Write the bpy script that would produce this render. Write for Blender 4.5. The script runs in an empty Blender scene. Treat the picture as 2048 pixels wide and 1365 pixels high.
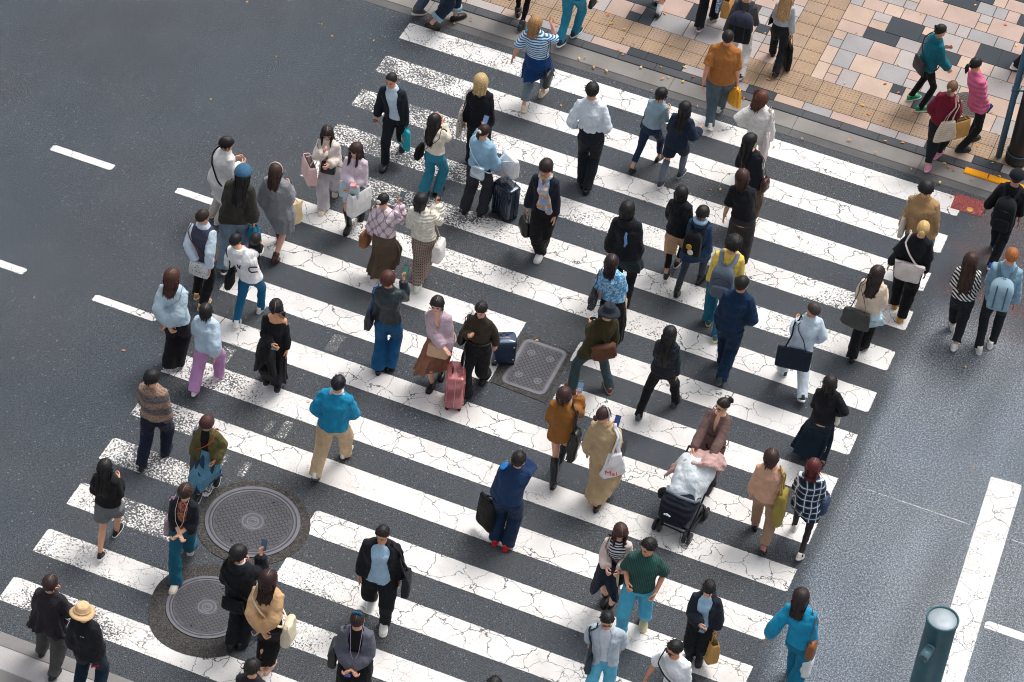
import bpy, bmesh, math, random
import numpy as np
from mathutils import Vector, Matrix, noise as mn
R = math.radians
rng = random.Random(7)
scene = bpy.context.scene
col = scene.collection
# ---------------------------------------------------------------- camera of the photograph
CAM = np.array([12.99200859, -34.43302182, 28.98253017])
AZ, PI_, RO = -0.3024817, 0.76893008, 0.11444876
FPX = 6020.6038866
_f = np.array([math.sin(AZ)*math.cos(PI_), math.cos(AZ)*math.cos(PI_), -math.sin(PI_)])
_r0 = np.array([math.cos(AZ), -math.sin(AZ), 0.0]); _u0 = np.cross(_r0, _f)
_c, _s = math.cos(RO), math.sin(RO)
CR, CU, CF = _c*_r0+_s*_u0, -_s*_r0+_c*_u0, _f
def at(x, y, z=0.0):
    """point of the plane at height z seen at a photo pixel"""
    d = CR*((x-1024)/FPX)-CU*((y-682.5)/FPX)+CF
    return CAM+d*((z-CAM[2])/d[2])
def px(P):
    d = np.asarray(P, float)-CAM; z = d@CF
    return np.array([1024+FPX*(d@CR)/z, 682.5-FPX*(d@CU)/z])
cd = bpy.data.cameras.new('camera'); cam = bpy.data.objects.new('camera', cd); col.objects.link(cam)
cam.matrix_world = Matrix(((CR[0],CU[0],-CF[0],CAM[0]),(CR[1],CU[1],-CF[1],CAM[1]),(CR[2],CU[2],-CF[2],CAM[2]),(0,0,0,1)))
cd.sensor_width = 36; cd.lens = FPX/2048*36; cd.clip_end = 500; cd.clip_start = 1
scene.camera = cam
# ---------------------------------------------------------------- light: bright overcast
w = bpy.data.worlds.new('World'); scene.world = w; w.use_nodes = True
nt = w.node_tree; nt.nodes.clear()
sky = nt.nodes.new('ShaderNodeTexSky'); sky.sky_type = 'NISHITA'; sky.sun_disc = False
SUN_EL, SUN_AZ = 62, 20
sky.sun_elevation = R(SUN_EL); sky.sun_rotation = R(SUN_AZ); sky.air_density = 1.0; sky.dust_density = 4.0; sky.ozone_density = 1.0
hs = nt.nodes.new('ShaderNodeHueSaturation'); hs.inputs['Saturation'].default_value = .22
bg = nt.nodes.new('ShaderNodeBackground'); bg.inputs['Strength'].default_value = .13
ou = nt.nodes.new('ShaderNodeOutputWorld')
nt.links.new(sky.outputs[0], hs.inputs['Color']); nt.links.new(hs.outputs[0], bg.inputs['Color']); nt.links.new(bg.outputs[0], ou.inputs[0])
sl = bpy.data.lights.new('sun', 'SUN'); sl.energy = 1.5; sl.angle = R(21); sl.color = (1, .955, .9)
so = bpy.data.objects.new('sun', sl); col.objects.link(so)
so.rotation_euler = (R(90-SUN_EL), 0, R(180-SUN_AZ)); so.location = (0, 0, 40)
scene.view_settings.view_transform = 'Standard'; scene.view_settings.look = 'None'
scene.view_settings.exposure = 0.28; scene.view_settings.gamma = 1
scene.cycles.filter_width = 1.05; scene.cycles.max_bounces = 5; scene.cycles.diffuse_bounces = 3; scene.cycles.glossy_bounces = 2
scene.cycles.transparent_max_bounces = 6
# ---------------------------------------------------------------- materials
def lin(c):
    """sRGB 0-255 triple to linear"""
    return tuple(((v/255)/12.92 if v/255 <= .04045 else ((v/255+.055)/1.055)**2.4) for v in c)
class NT:
    def __init__(s, name):
        s.m = bpy.data.materials.new(name); s.m.use_nodes = True; s.t = s.m.node_tree
        s.t.nodes.clear(); s.o = s.n('OutputMaterial')
        s.b = s.n('BsdfPrincipled'); s.l(s.b, 0, s.o, 0)
        s.tc = s.n('TexCoord')
    def n(s, k, **kw):
        x = s.t.nodes.new('ShaderNode'+k)
        for a, v in kw.items(): setattr(x, a, v)
        return x
    def l(s, a, i, b, j): s.t.links.new(a.outputs[i], b.inputs[j])
    def noise(s, scale, detail=2, src=None, rough=.5):
        x = s.n('TexNoise'); x.inputs['Scale'].default_value = scale; x.inputs['Detail'].default_value = detail
        x.inputs['Roughness'].default_value = rough
        s.l(src or s.tc, 0 if src else 3, x, 'Vector'); return x
    def map(s, scale, rot=(0, 0, 0), loc=(0, 0, 0)):
        x = s.n('Mapping'); x.inputs['Scale'].default_value = scale; x.inputs['Rotation'].default_value = rot
        x.inputs['Location'].default_value = loc
        s.l(s.tc, 3, x, 0); return x
    def ramp(s, src, i, stops, interp='LINEAR'):
        x = s.n('ValToRGB'); cr = x.color_ramp; cr.interpolation = interp
        while len(cr.elements) < len(stops): cr.elements.new(.5)
        for e, (p, c) in zip(cr.elements, stops):
            e.position = p; e.color = (c, c, c, 1) if not isinstance(c, tuple) else tuple(c)+(1,)
        s.l(src, i, x, 0); return x
    def mix(s, f, a, b, mode='MIX'):
        x = s.n('MixRGB', blend_type=mode)
        for sock, v in ((0, f), (1, a), (2, b)):
            if isinstance(v, tuple) and len(v) == 2 and hasattr(v[0], 'outputs'): s.l(v[0], v[1], x, sock)
            elif isinstance(v, (int, float)): x.inputs[sock].default_value = v if sock == 0 else (v, v, v, 1)
            else: x.inputs[sock].default_value = tuple(v)+(1,)
        return x
    def math(s, op, a, b=0.0, clamp=False):
        x = s.n('Math', operation=op); x.use_clamp = clamp
        for k, v in ((0, a), (1, b)):
            if isinstance(v, tuple): s.l(v[0], v[1], x, k)
            else: x.inputs[k].default_value = v
        return x
    def color(s, src, i=0): s.l(src, i, s.b, 'Base Color')
    def bump(s, src, i, strength, dist=.01):
        x = s.n('Bump'); x.inputs['Strength'].default_value = strength; x.inputs['Distance'].default_value = dist
        s.l(src, i, x, 'Height'); s.l(x, 0, s.b, 'Normal'); return x
    def rough(s, v): s.b.inputs['Roughness'].default_value = v
MATS = {}
def mute(c):
    """dyes a little duller than they photograph; blues lean to teal"""
    g = .3*c[0]+.55*c[1]+.15*c[2]; r, v, b = [x*.92+g*.08 for x in c]
    if b > r+12 and b > v+6: b -= .10*(b-v); v += .06*(b-v)
    if g < 75: r, v, b = [x*(.70+.30*g/75) for x in (r, v, b)]
    return (r, v, b)
def fab(c, pat=None, rough=.85, c2=None, c3=None, fold=.75, sheen=.04):
    """woven or knitted cloth of an sRGB colour, with one of a few printed or knitted patterns"""
    key = ('fab', c, pat, rough, c2, c3, fold)
    if key in MATS: return MATS[key]
    k = NT('cloth'); c = lin(mute(c)); c2 = lin(c2) if c2 else None; c3 = lin(c3) if c3 else None
    k.rough(rough); k.b.inputs['Sheen Weight'].default_value = sheen
    k.b.inputs['Specular IOR Level'].default_value = .25 if rough > .6 else .5
    base = None
    sp = k.n('SeparateXYZ'); k.l(k.tc, 3, sp, 0)
    dn = k.noise(6, 2)
    zz = k.math('ADD', (sp, 2), (k.math('MULTIPLY', (dn, 0), .05), 0))
    def wave(src, f, lo, hi):
        a = k.math('MULTIPLY', src, f*2*math.pi); b = k.math('SINE', (a, 0)); d = k.math('MULTIPLY_ADD', (b, 0), .5); d.inputs[2].default_value = .5
        return k.ramp(d, 0, [(lo, 0.0), (hi, 1.0)])
    if pat == 'stripe':
        base = k.mix((wave((zz, 0), 26, .42, .58), 0), c, c2)
    elif pat == 'pin':
        base = k.mix((wave((sp, 0), 46, .8, .95), 0), c, c2)
    elif pat == 'plaid':
        xx = k.math('ADD', (sp, 0), (k.math('MULTIPLY', (sp, 1), .6), 0))
        a = wave((xx, 0), 9.5, .62, .74); b = wave((zz, 0), 9.5, .62, .74)
        m1 = k.mix((a, 0), c, tuple(.5*(p+q) for p, q in zip(c, c2))); m2 = k.mix((b, 0), (m1, 0), tuple(.4*p+.6*q for p, q in zip(c, c2)))
        li = wave((xx, 0), 9.5, .955, .985); lj = wave((zz, 0), 9.5, .955, .985)
        base = k.mix((k.math('MAXIMUM', (li, 0), (lj, 0)), 0), (m2, 0), c3 or c2)
    elif pat == 'argyle':
        p = k.math('ADD', (sp, 0), (k.math('MULTIPLY', (zz, 0), .62), 0)); q = k.math('SUBTRACT', (sp, 0), (k.math('MULTIPLY', (zz, 0), .62), 0))
        a = wave((p, 0), 8, .46, .54); b = wave((q, 0), 8, .46, .54)
        d = k.math('MULTIPLY', (a, 0), (b, 0))
        m1 = k.mix((d, 0), c, c2)
        base = k.mix((k.math('MAXIMUM', (wave((p, 0), 8, .965, .985), 0), (wave((q, 0), 8, .965, .985), 0)), 0), (m1, 0), c3)
    elif pat == 'check':
        xx = k.math('ADD', (sp, 0), (k.math('MULTIPLY', (sp, 1), .5), 0))
        a = wave((xx, 0), 30, .4, .6); b = wave((zz, 0), 30, .4, .6)
        base = k.mix((k.math('MULTIPLY', (a, 0), (b, 0)), 0), c, c2)
    elif pat == 'zebra':
        wv = k.n('TexWave', wave_type='BANDS', bands_direction='DIAGONAL'); wv.inputs['Scale'].default_value = 9; wv.inputs['Distortion'].default_value = 5
        wv.inputs['Detail'].default_value = 1; wv.inputs['Detail Scale'].default_value = .6
        k.l(k.tc, 3, wv, 0); base = k.mix((k.ramp(wv, 1, [(.45, 0.0), (.55, 1.0)]), 0), c, c2)
    elif pat == 'floral':
        v = k.n('TexVoronoi'); v.inputs['Scale'].default_value = 24; k.l(k.tc, 3, v, 'Vector')
        n2 = k.noise(30, 3)
        m1 = k.mix((k.ramp(n2, 0, [(.46, 0.0), (.54, 1.0)]), 0), c, c2)
        base = k.mix((k.ramp(v, 0, [(.28, 1.0), (.36, 0.0)]), 0), (m1, 0), c3 or c2)
    elif pat == 'fairisle':
        n2 = k.noise(52, 2); b = wave((zz, 0), 5, .3, .7)
        m1 = k.mix((k.ramp(n2, 0, [(.44, 0.0), (.52, 1.0)]), 0), c, c2)
        m2 = k.mix((k.ramp(n2, 0, [(.5, 0.0), (.58, 1.0)]), 0), c, c3)
        base = k.mix((b, 0), (m1, 0), (m2, 0))
    elif pat == 'patch':
        v = k.n('TexVoronoi'); v.inputs['Scale'].default_value = 12; k.l(k.map((1.6, 1.6, .35)), 0, v, 'Vector')
        base = k.mix((k.ramp(v, 1, [(.35, 0.0), (.65, 1.0)], 'CONSTANT'), 0), c, c2)
    elif pat == 'scarf':
        n2 = k.noise(14, 2)
        m1 = k.mix((k.ramp(n2, 0, [(.46, 0.0), (.53, 1.0)]), 0), c, c2)
        n3 = k.noise(9, 2); base = k.mix((k.ramp(n3, 0, [(.54, 0.0), (.6, 1.0)]), 0), (m1, 0), c3)
    elif pat == 'speck':
        v = k.n('TexVoronoi'); v.inputs['Scale'].default_value = 40; k.l(k.tc, 3, v, 'Vector')
        base = k.mix((k.ramp(v, 0, [(.22, 1.0), (.3, 0.0)]), 0), c, c2)
    # random tone of the cloth itself: broad, faint
    n = k.noise(7, 3)
    v = k.ramp(n, 0, [(.3, .84), (.7, 1.1)])
    mm = k.mix(1.0, (base, 0) if base else c, (v, 0), 'MULTIPLY'); k.color(mm)
    f1 = k.noise(1.0, 3, k.map((16, 16, 9))); f2 = k.noise(170, 1)
    h = k.math('ADD', (f1, 0), (k.math('MULTIPLY', (f2, 0), .05), 0))
    if pat in ('quilt',):
        h = k.math('ADD', (h, 0), (k.math('MULTIPLY', (wave((zz, 0), 13, 0, 1), 0), .6), 0))
    if pat == 'cable':
        a = wave((sp, 0), 15, 0, 1); b = wave((zz, 0), 22, 0, 1)
        h = k.math('ADD', (h, 0), (k.math('ADD', (k.math('MULTIPLY', (a, 0), .8), 0), (k.math('MULTIPLY', (b, 0), .5), 0)), 0))
    if pat == 'fur':
        f3 = k.noise(60, 3); h = k.math('ADD', (h, 0), (k.math('MULTIPLY', (f3, 0), .5), 0))
    k.bump(h, 0, fold, .035)
    MATS[key] = k.m; return k.m
def plain(c, rough=.5, metal=0.0, name='paint', spec=.5, grain=.0, coat=0.0):
    key = (c, rough, metal, name, grain, coat)
    if key in MATS: return MATS[key]
    k = NT(name); k.rough(rough); k.b.inputs['Metallic'].default_value = metal; k.b.inputs['Specular IOR Level'].default_value = spec
    k.b.inputs['Coat Weight'].default_value = coat
    n = k.noise(9, 4); v = k.ramp(n, 0, [(.3, .86), (.7, 1.08)])
    k.color(k.mix(1.0, lin(c), (v, 0), 'MULTIPLY'))
    if grain: k.bump(k.noise(120, 2), 0, grain, .004)
    MATS[key] = k.m; return k.m
def skin_mat(c):
    key = ('skin', c)
    if key in MATS: return MATS[key]
    k = NT('skin'); k.rough(.5); k.b.inputs['Specular IOR Level'].default_value = .35
    n = k.noise(16, 3); v = k.ramp(n, 0, [(.35, .9), (.65, 1.06)])
    k.color(k.mix(1.0, lin(c), (v, 0), 'MULTIPLY')); MATS[key] = k.m; return k.m
def hair_mat(c):
    key = ('hair', c)
    if key in MATS: return MATS[key]
    k = NT('hair'); k.rough(.46); k.b.inputs['Specular IOR Level'].default_value = .38
    n = k.noise(1, 3, k.map((130, 130, 9)))
    v = k.ramp(n, 0, [(.3, .55), (.72, 1.6)])
    k.color(k.mix(1.0, lin(c), (v, 0), 'MULTIPLY')); k.bump(n, 0, .6, .006)
    MATS[key] = k.m; return k.m
# ---------------------------------------------------------------- mesh helpers
class MB:
    """collects closed pieces of one mesh"""
    def __init__(s): s.v = []; s.f = []; s.mi = []; s.n = 0
    def add(s, v, f, mi=0):
        v = np.asarray(v, float).reshape(-1, 3); s.v.append(v)
        s.f += [tuple(i+s.n for i in q) for q in f]; s.mi += [mi]*len(f); s.n += len(v); return s
    def loft(s, rings, mi=0, cap=True, closed=True):
        rings = [np.asarray(r, float) for r in rings]; n = len(rings[0]); v = np.concatenate(rings); f = []
        for a in range(len(rings)-1):
            for i in range(n if closed else n-1):
                j = (i+1) % n; f.append((a*n+i, a*n+j, (a+1)*n+j, (a+1)*n+i))
        if cap:
            k = len(rings); v = np.concatenate([v, [rings[0].mean(0)], [rings[-1].mean(0)]])
            for i in range(n):
                j = (i+1) % n
                f.append((k*n, j, i)); f.append((k*n+1, (k-1)*n+i, (k-1)*n+j))
        return s.add(v, f, mi)
    def tube(s, pts, rad, n=10, mi=0, flat=1.0, up=None, rounded=True):
        pts = np.asarray(pts, float); m = len(pts); rad = np.broadcast_to(np.asarray(rad, float), (m,))
        t = np.gradient(pts, axis=0); t /= np.linalg.norm(t, axis=1, keepdims=True)+1e-9
        u = np.array(up if up is not None else (0, 0, 1) if abs(t[0][2]) < .8 else (1, 0, 0), float)
        rings = []; an = np.arange(n)*2*math.pi/n
        for i in range(m):
            u = u-t[i]*(u@t[i]); u /= np.linalg.norm(u)+1e-9; wv = np.cross(t[i], u)
            rings.append(pts[i]+rad[i]*(np.cos(an)[:, None]*u*flat+np.sin(an)[:, None]*wv))
            if rounded and i == 0:
                c = pts[0]; r0 = rings[0]; rings = [c-t[0]*rad[0]*.9+(r0-c)*.35, c-t[0]*rad[0]*.6+(r0-c)*.78, r0]
            if rounded and i == m-1:
                c = pts[-1]; r0 = rings[-1]; rings += [c+t[-1]*rad[-1]*.6+(r0-c)*.78, c+t[-1]*rad[-1]*.9+(r0-c)*.35]
        return s.loft(rings, mi)
    def ell(s, c, r, mi=0, n=12, m=8, rot=None):
        rings = []
        for a in range(m+1):
            th = math.pi*(a+.15)/(m+.3); z = -math.cos(th); q = math.sin(th)
            an = np.arange(n)*2*math.pi/n
            p = np.stack([q*np.cos(an), q*np.sin(an), np.full(n, z)], 1)*np.asarray(r, float)
            rings.append(p)
        rings = [(p@np.asarray(rot).T if rot is not None else p)+np.asarray(c, float) for p in rings]
        return s.loft(rings, mi)
    def box(s, c, d, mi=0, rot=None, bev=.0):
        c = np.asarray(c, float); d = np.asarray(d, float)/2; b = min(bev, min(d)*.9)
        def rr(z, k):
            o = []
            for sx, sy in ((1, 1), (-1, 1), (-1, -1), (1, -1)):
                for q in ((0, 1) if sx*sy > 0 else (1, 0)):
                    o.append((sx*(d[0]-k-(b if q == 0 and b else 0)*.7), sy*(d[1]-k-(b if q == 1 and b else 0)*.7), z))
            return np.array(o)
        rings = [rr(-d[2], b*.8), rr(-d[2]+b, 0), rr(d[2]-b, 0), rr(d[2], b*.8)] if b else [rr(-d[2], 0), rr(d[2], 0)]
        if rot is not None: rings = [x@np.asarray(rot).T for x in rings]
        return s.loft([x+c for x in rings], mi)
    def build(s, name, mats, parent=None, smooth=True, loc=None, rot=None):
        me = bpy.data.meshes.new(name); me.from_pydata(np.concatenate(s.v).tolist(), [], s.f)
        for m in (mats if isinstance(mats, (list, tuple)) else [mats]): me.materials.append(m)
        me.polygons.foreach_set('material_index', s.mi)
        me.polygons.foreach_set('use_smooth', [smooth]*len(s.f)); me.update()
        o = bpy.data.objects.new(name, me); col.objects.link(o)
        if parent: o.parent = parent
        if loc is not None: o.location = loc
        if rot is not None: o.rotation_euler = (0, 0, rot)
        return o
def rotz(a): c, s = math.cos(a), math.sin(a); return np.array([[c, -s, 0], [s, c, 0], [0, 0, 1.0]])
def rotx(a): c, s = math.cos(a), math.sin(a); return np.array([[1.0, 0, 0], [0, c, -s], [0, s, c]])
def roty(a): c, s = math.cos(a), math.sin(a); return np.array([[c, 0, s], [0, 1.0, 0], [-s, 0, c]])
def tag(o, label=None, cat=None, group=None, kind=None):
    for k, v in (('label', label), ('category', cat), ('group', group), ('kind', kind)):
        if v: o[k] = v
    return o
TEX = []
for i_, (sc_, ty_) in enumerate(((.10, 'CLOUDS'), (.16, 'CLOUDS'), (.22, 'CLOUDS'))):
    t_ = bpy.data.textures.new('folds', ty_); t_.noise_scale = sc_; t_.noise_depth = 1; TEX.append(t_)
CREASE = []
for sc_ in (.13, .19):
    t_ = bpy.data.textures.new('creases', 'CLOUDS'); t_.noise_scale = sc_; t_.noise_depth = 0; t_.noise_basis = 'VORONOI_F2_F1'; CREASE.append(t_)
REMESH = []
def soft(o, vox=.014, smooth=5, wr=.012, tex=0):
    """fuse the overlapping pieces of a garment or body into one continuous surface and fold it a little"""
    m = o.modifiers.new('fuse', 'REMESH'); m.mode = 'VOXEL'; m.voxel_size = vox; m.use_smooth_shade = True
    if smooth: s_ = o.modifiers.new('relax', 'SMOOTH'); s_.iterations = smooth; s_.factor = .5
    if wr: d = o.modifiers.new('folds', 'DISPLACE'); d.texture = TEX[tex]; d.strength = wr*2; d.mid_level = .5; d.texture_coords = 'LOCAL'
    if wr > .005: d = o.modifiers.new('creases', 'DISPLACE'); d.texture = CREASE[tex % 2]; d.strength = wr*1.25; d.mid_level = .35; d.texture_coords = 'LOCAL'
    REMESH.append(o); return o
POST = []   # (object, MB of finer pieces to add after the fusing)
def finish():
    dg = bpy.context.evaluated_depsgraph_get(); dg.update()
    new = []
    for o in REMESH: new.append(bpy.data.meshes.new_from_object(o.evaluated_get(dg)))
    for o, me in zip(REMESH, new):
        old = o.data; nm = o.name; o.modifiers.clear(); o.data = me; me.name = nm
    for o, mb in POST:
        me = o.data; v0 = np.empty(len(me.vertices)*3); me.vertices.foreach_get('co', v0)
        b = MB(); b.add(v0, [tuple(p.vertices) for p in me.polygons])
        b.v += mb.v; b.f += [tuple(i+b.n for i in q) for q in mb.f]; b.mi += mb.mi
        m2 = bpy.data.meshes.new(o.name); m2.from_pydata(np.concatenate(b.v).tolist(), [], b.f)
        for m in me.materials: m2.materials.append(m)
        m2.polygons.foreach_set('material_index', b.mi); m2.polygons.foreach_set('use_smooth', [True]*len(b.f)); m2.update()
        o.data = m2
# ---------------------------------------------------------------- people
ZF = [.44, .48, .52, .56, .62, .67, .72, .76, .795, .82, .838, .852, .87]
AF = [.140, .153, .158, .148, .124, .128, .140, .148, .150, .132, .092, .060, .050]
AM = [.130, .144, .149, .145, .139, .145, .158, .166, .168, .150, .100, .064, .056]
BF = [.105, .116, .118, .110, .096, .106, .120, .112, .094, .080, .068, .058, .055]
N = 22
ANG = np.arange(N)*2*math.pi/N
US = np.stack([np.sin(ANG), np.cos(ANG)], 1)      # ring directions, 0 = front, then the person's right
def rnd(a, b): return a+(b-a)*rng.random()
def head_mesh(mb, M, skin=0, lip=1, dark=2, white=3, sc=1.0, male=False, brow=2):
    """head sculpted from horizontal sections: M maps head space (origin under the chin, +y face) to the body"""
    def T(p): return np.asarray(p)@M[:3, :3].T+M[:3, 3]
    zs = np.concatenate([np.linspace(0, .13, 18), np.linspace(.138, .228, 12)])
    n = 40; th = np.arange(n)*2*math.pi/n
    th = th-.35*np.sin(th)        # denser towards the face
    rings = []
    for z in zs:
        t = z/.228
        w = np.interp(t, [0, .06, .2, .4, .6, .8, .92, 1], [.022, .042, .059, .068, .072, .064, .042, .006])*(1.05 if male else 1.0)
        fr = np.interp(t, [0, .05, .15, .3, .5, .62, .8, .92, 1], [.062, .084, .090, .090, .090, .092, .082, .052, .008])
        bk = np.interp(t, [0, .1, .25, .4, .6, .8, .92, 1], [.0, .03, .062, .085, .1, .088, .056, .008])
        x = w*np.sin(th); c = np.cos(th)
        y = np.where(c > 0, fr*np.abs(c)**.8, -bk*np.abs(c)**.9)
        g = lambda cx, cz, sx, sz: np.exp(-((x-cx)/sx)**2-((z-cz)/sz)**2)*(c > 0)
        y = y+.021*g(0, .084, .011, .014)+.010*g(0, .104, .008, .016)        # nose and bridge
        y = y-.009*(g(.031, .109, .015, .011)+g(-.031, .109, .015, .011))    # eye sockets
        y = y+.004*(g(.03, .125, .02, .007)+g(-.03, .125, .02, .007))        # brow
        y = y+.006*g(0, .052, .017, .0055)+.006*g(0, .043, .015, .006)-.003*g(0, .0475, .018, .003)
        y = y+.006*g(0, .018, .016, .012)+.004*(g(.042, .075, .017, .017)+g(-.042, .075, .017, .017))
        rings.append(T(np.stack([x, y-.008, np.full(n, z)], 1)*sc))
    k = mb.n; mb.loft(rings, skin)
    # lips as their own faces
    f0 = len(mb.mi)-((len(zs)-1)*n+2*n)
    for a in range(len(zs)-1):
        zc = (zs[a]+zs[a+1])/2
        if .039 < zc < .056:
            for i in range(n):
                thm = (th[i]+th[(i+1) % n])/2
                if abs(((thm+math.pi) % (2*math.pi))-math.pi) < .30: mb.mi[f0+a*n+i] = lip
    for s in (-1, 1):
        mb.ell(T(np.array([s*.031, .0745, .108])*sc), np.array([.0145, .008, .0068])*sc, white, 10, 6, M[:3, :3])
        mb.ell(T(np.array([s*.031, .0805, .108])*sc), np.array([.0072, .0035, .0066])*sc, dark, 8, 5, M[:3, :3])
        mb.tube([T(np.array(q)*sc) for q in ((s*.014, .083, .121), (s*.03, .083, .126), (s*.047, .071, .121))], .0042*sc, 6, brow)
        mb.tube([T(np.array(q)*sc) for q in ((s*.017, .079, .114), (s*.031, .083, .1165), (s*.046, .072, .112))], .0026*sc, 5, dark)
        mb.ell(T(np.array([s*.077, -.012, .098])*sc), np.array([.011, .020, .031])*sc, skin, 10, 8, M[:3, :3]@rotz(s*-.35))
def hand_parts(curl, side):
    """palm, four unequal bent fingers and a thumb; the hand hangs along -z, thumb to +y, palm to -x (right hand)"""
    mb = MB()
    an = np.arange(12)*2*math.pi/12
    def sec(z, hx, hy, x0=0, y0=0): return np.stack([x0+hx*np.cos(an), y0+hy*np.sin(an), np.full(12, z)], 1)
    mb.loft([sec(.022, .018, .024), sec(0, .019, .026), sec(-.03, .017, .036), sec(-.06, .015, .041, 0, -.001), sec(-.085, .012, .040, 0, -.002), sec(-.096, .008, .034)])
    for k, (y, L_) in enumerate(((.029, .068), (.010, .077), (-.011, .072), (-.031, .056))):
        c = (curl*(1+.12*k)); p = np.array([0, y, -.085]); pts = [p]; a = c*.35
        for q in (.5, .3, .25):
            p = p+np.array([-math.sin(a), (y*.10)*(1-curl*.5), -math.cos(a)])*L_*q; pts.append(p); a += c*.85
        mb.tube(pts, [.0098, .0092, .0085, .0072], 8)
    t = [(-.004, .026, -.022), (-.016, .045, -.045), (-.024-.012*curl, .052-.012*curl, -.072), (-.027-.026*curl, .050-.02*curl, -.092)]
    mb.tube(t, [.0135, .0115, .0098, .008], 8)
    v = np.concatenate(mb.v)
    if side == 'L': v = v*np.array([-1, 1, 1])
    return v, mb.f
HANDS = {(c, s): hand_parts(c, s) for c in (.25, .8, 1.25) for s in 'LR'}
# wrist targets (outward, forward, up) from the shoulder, in body heights; then the elbow's pole and the finger curl
ARM = {'down': ((.045, .02, -.318), (.3, -1, 0), .25), 'fwd': ((.03, .13, -.285), (.3, -1, -.2), .25), 'back': ((.05, -.12, -.285), (.5, -1, .2), .25),
       'phone': ((.012, .15, .015), (.5, -.1, -1), 1.25), 'phonelow': ((-.10, .17, -.14), (.9, -.5, -.5), .8), 'face': ((-.08, .14, .0), (.8, .1, -1), .8),
       'clasp': ((-.088, .13, -.225), (1, -.6, 0), .8), 'behind': ((-.09, -.115, -.262), (1, -.5, 0), .8), 'pocket': ((.035, .05, -.262), (.9, -1, .2), .8),
       'carry': ((-.02, .15, -.15), (.5, -1, -.3), .8), 'hip': ((.03, .02, -.20), (1, -.5, .2), .8), 'strap': ((-.05, .12, -.065), (.6, -.1, -1), 1.25),
       'grip': ((.055, .0, -.315), (.3, -1, 0), 1.25), 'gripf': ((.06, .09, -.30), (.3, -1, 0), 1.25), 'gripb': ((.06, -.10, -.295), (.4, -1, 0), 1.25),
       'out': ((.10, .11, -.16), (.4, -1, -.5), .25), 'push': ((.01, .27, -.17), (.6, -.2, -1), 1.25), 'cross': ((-.20, .14, -.21), (1, -.3, -.4), .25),
       'armlink': ((.0, .12, -.16), (.6, -1, -.3), .8), 'wave': ((.02, .13, .06), (.8, .2, -1), .25), 'wide': ((.13, -.03, -.29), (.4, -1, .2), .25)}
def ik(a, b, l1, l2, pole):
    a = np.asarray(a, float); b = np.asarray(b, float); d = b-a; L_ = np.linalg.norm(d); m = (l1+l2)*.995
    if L_ > m: b = a+d/L_*m; d = b-a; L_ = m
    L_ = max(L_, abs(l1-l2)+.01); u = d/L_
    x = (l1*l1-l2*l2+L_*L_)/(2*L_); h = math.sqrt(max(l1*l1-x*x, 0))
    p = np.asarray(pole, float); p = p-u*(p@u); p /= np.linalg.norm(p)+1e-9
    return a+u*x+p*h, b
PEOPLE = {}
class P: pass
def hull_ring(cs, rs, z, plus=0.0, wob=None):
    """section around circles (both legs): the outline of their hull"""
    out = []
    for i, u in enumerate(US):
        k = max(range(len(cs)), key=lambda j: cs[j]@u+rs[j])
        r = rs[k]+plus*(1+(wob[i] if wob is not None else 0))
        out.append((*(cs[k]+u*r), z))
    return np.array(out)
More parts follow.
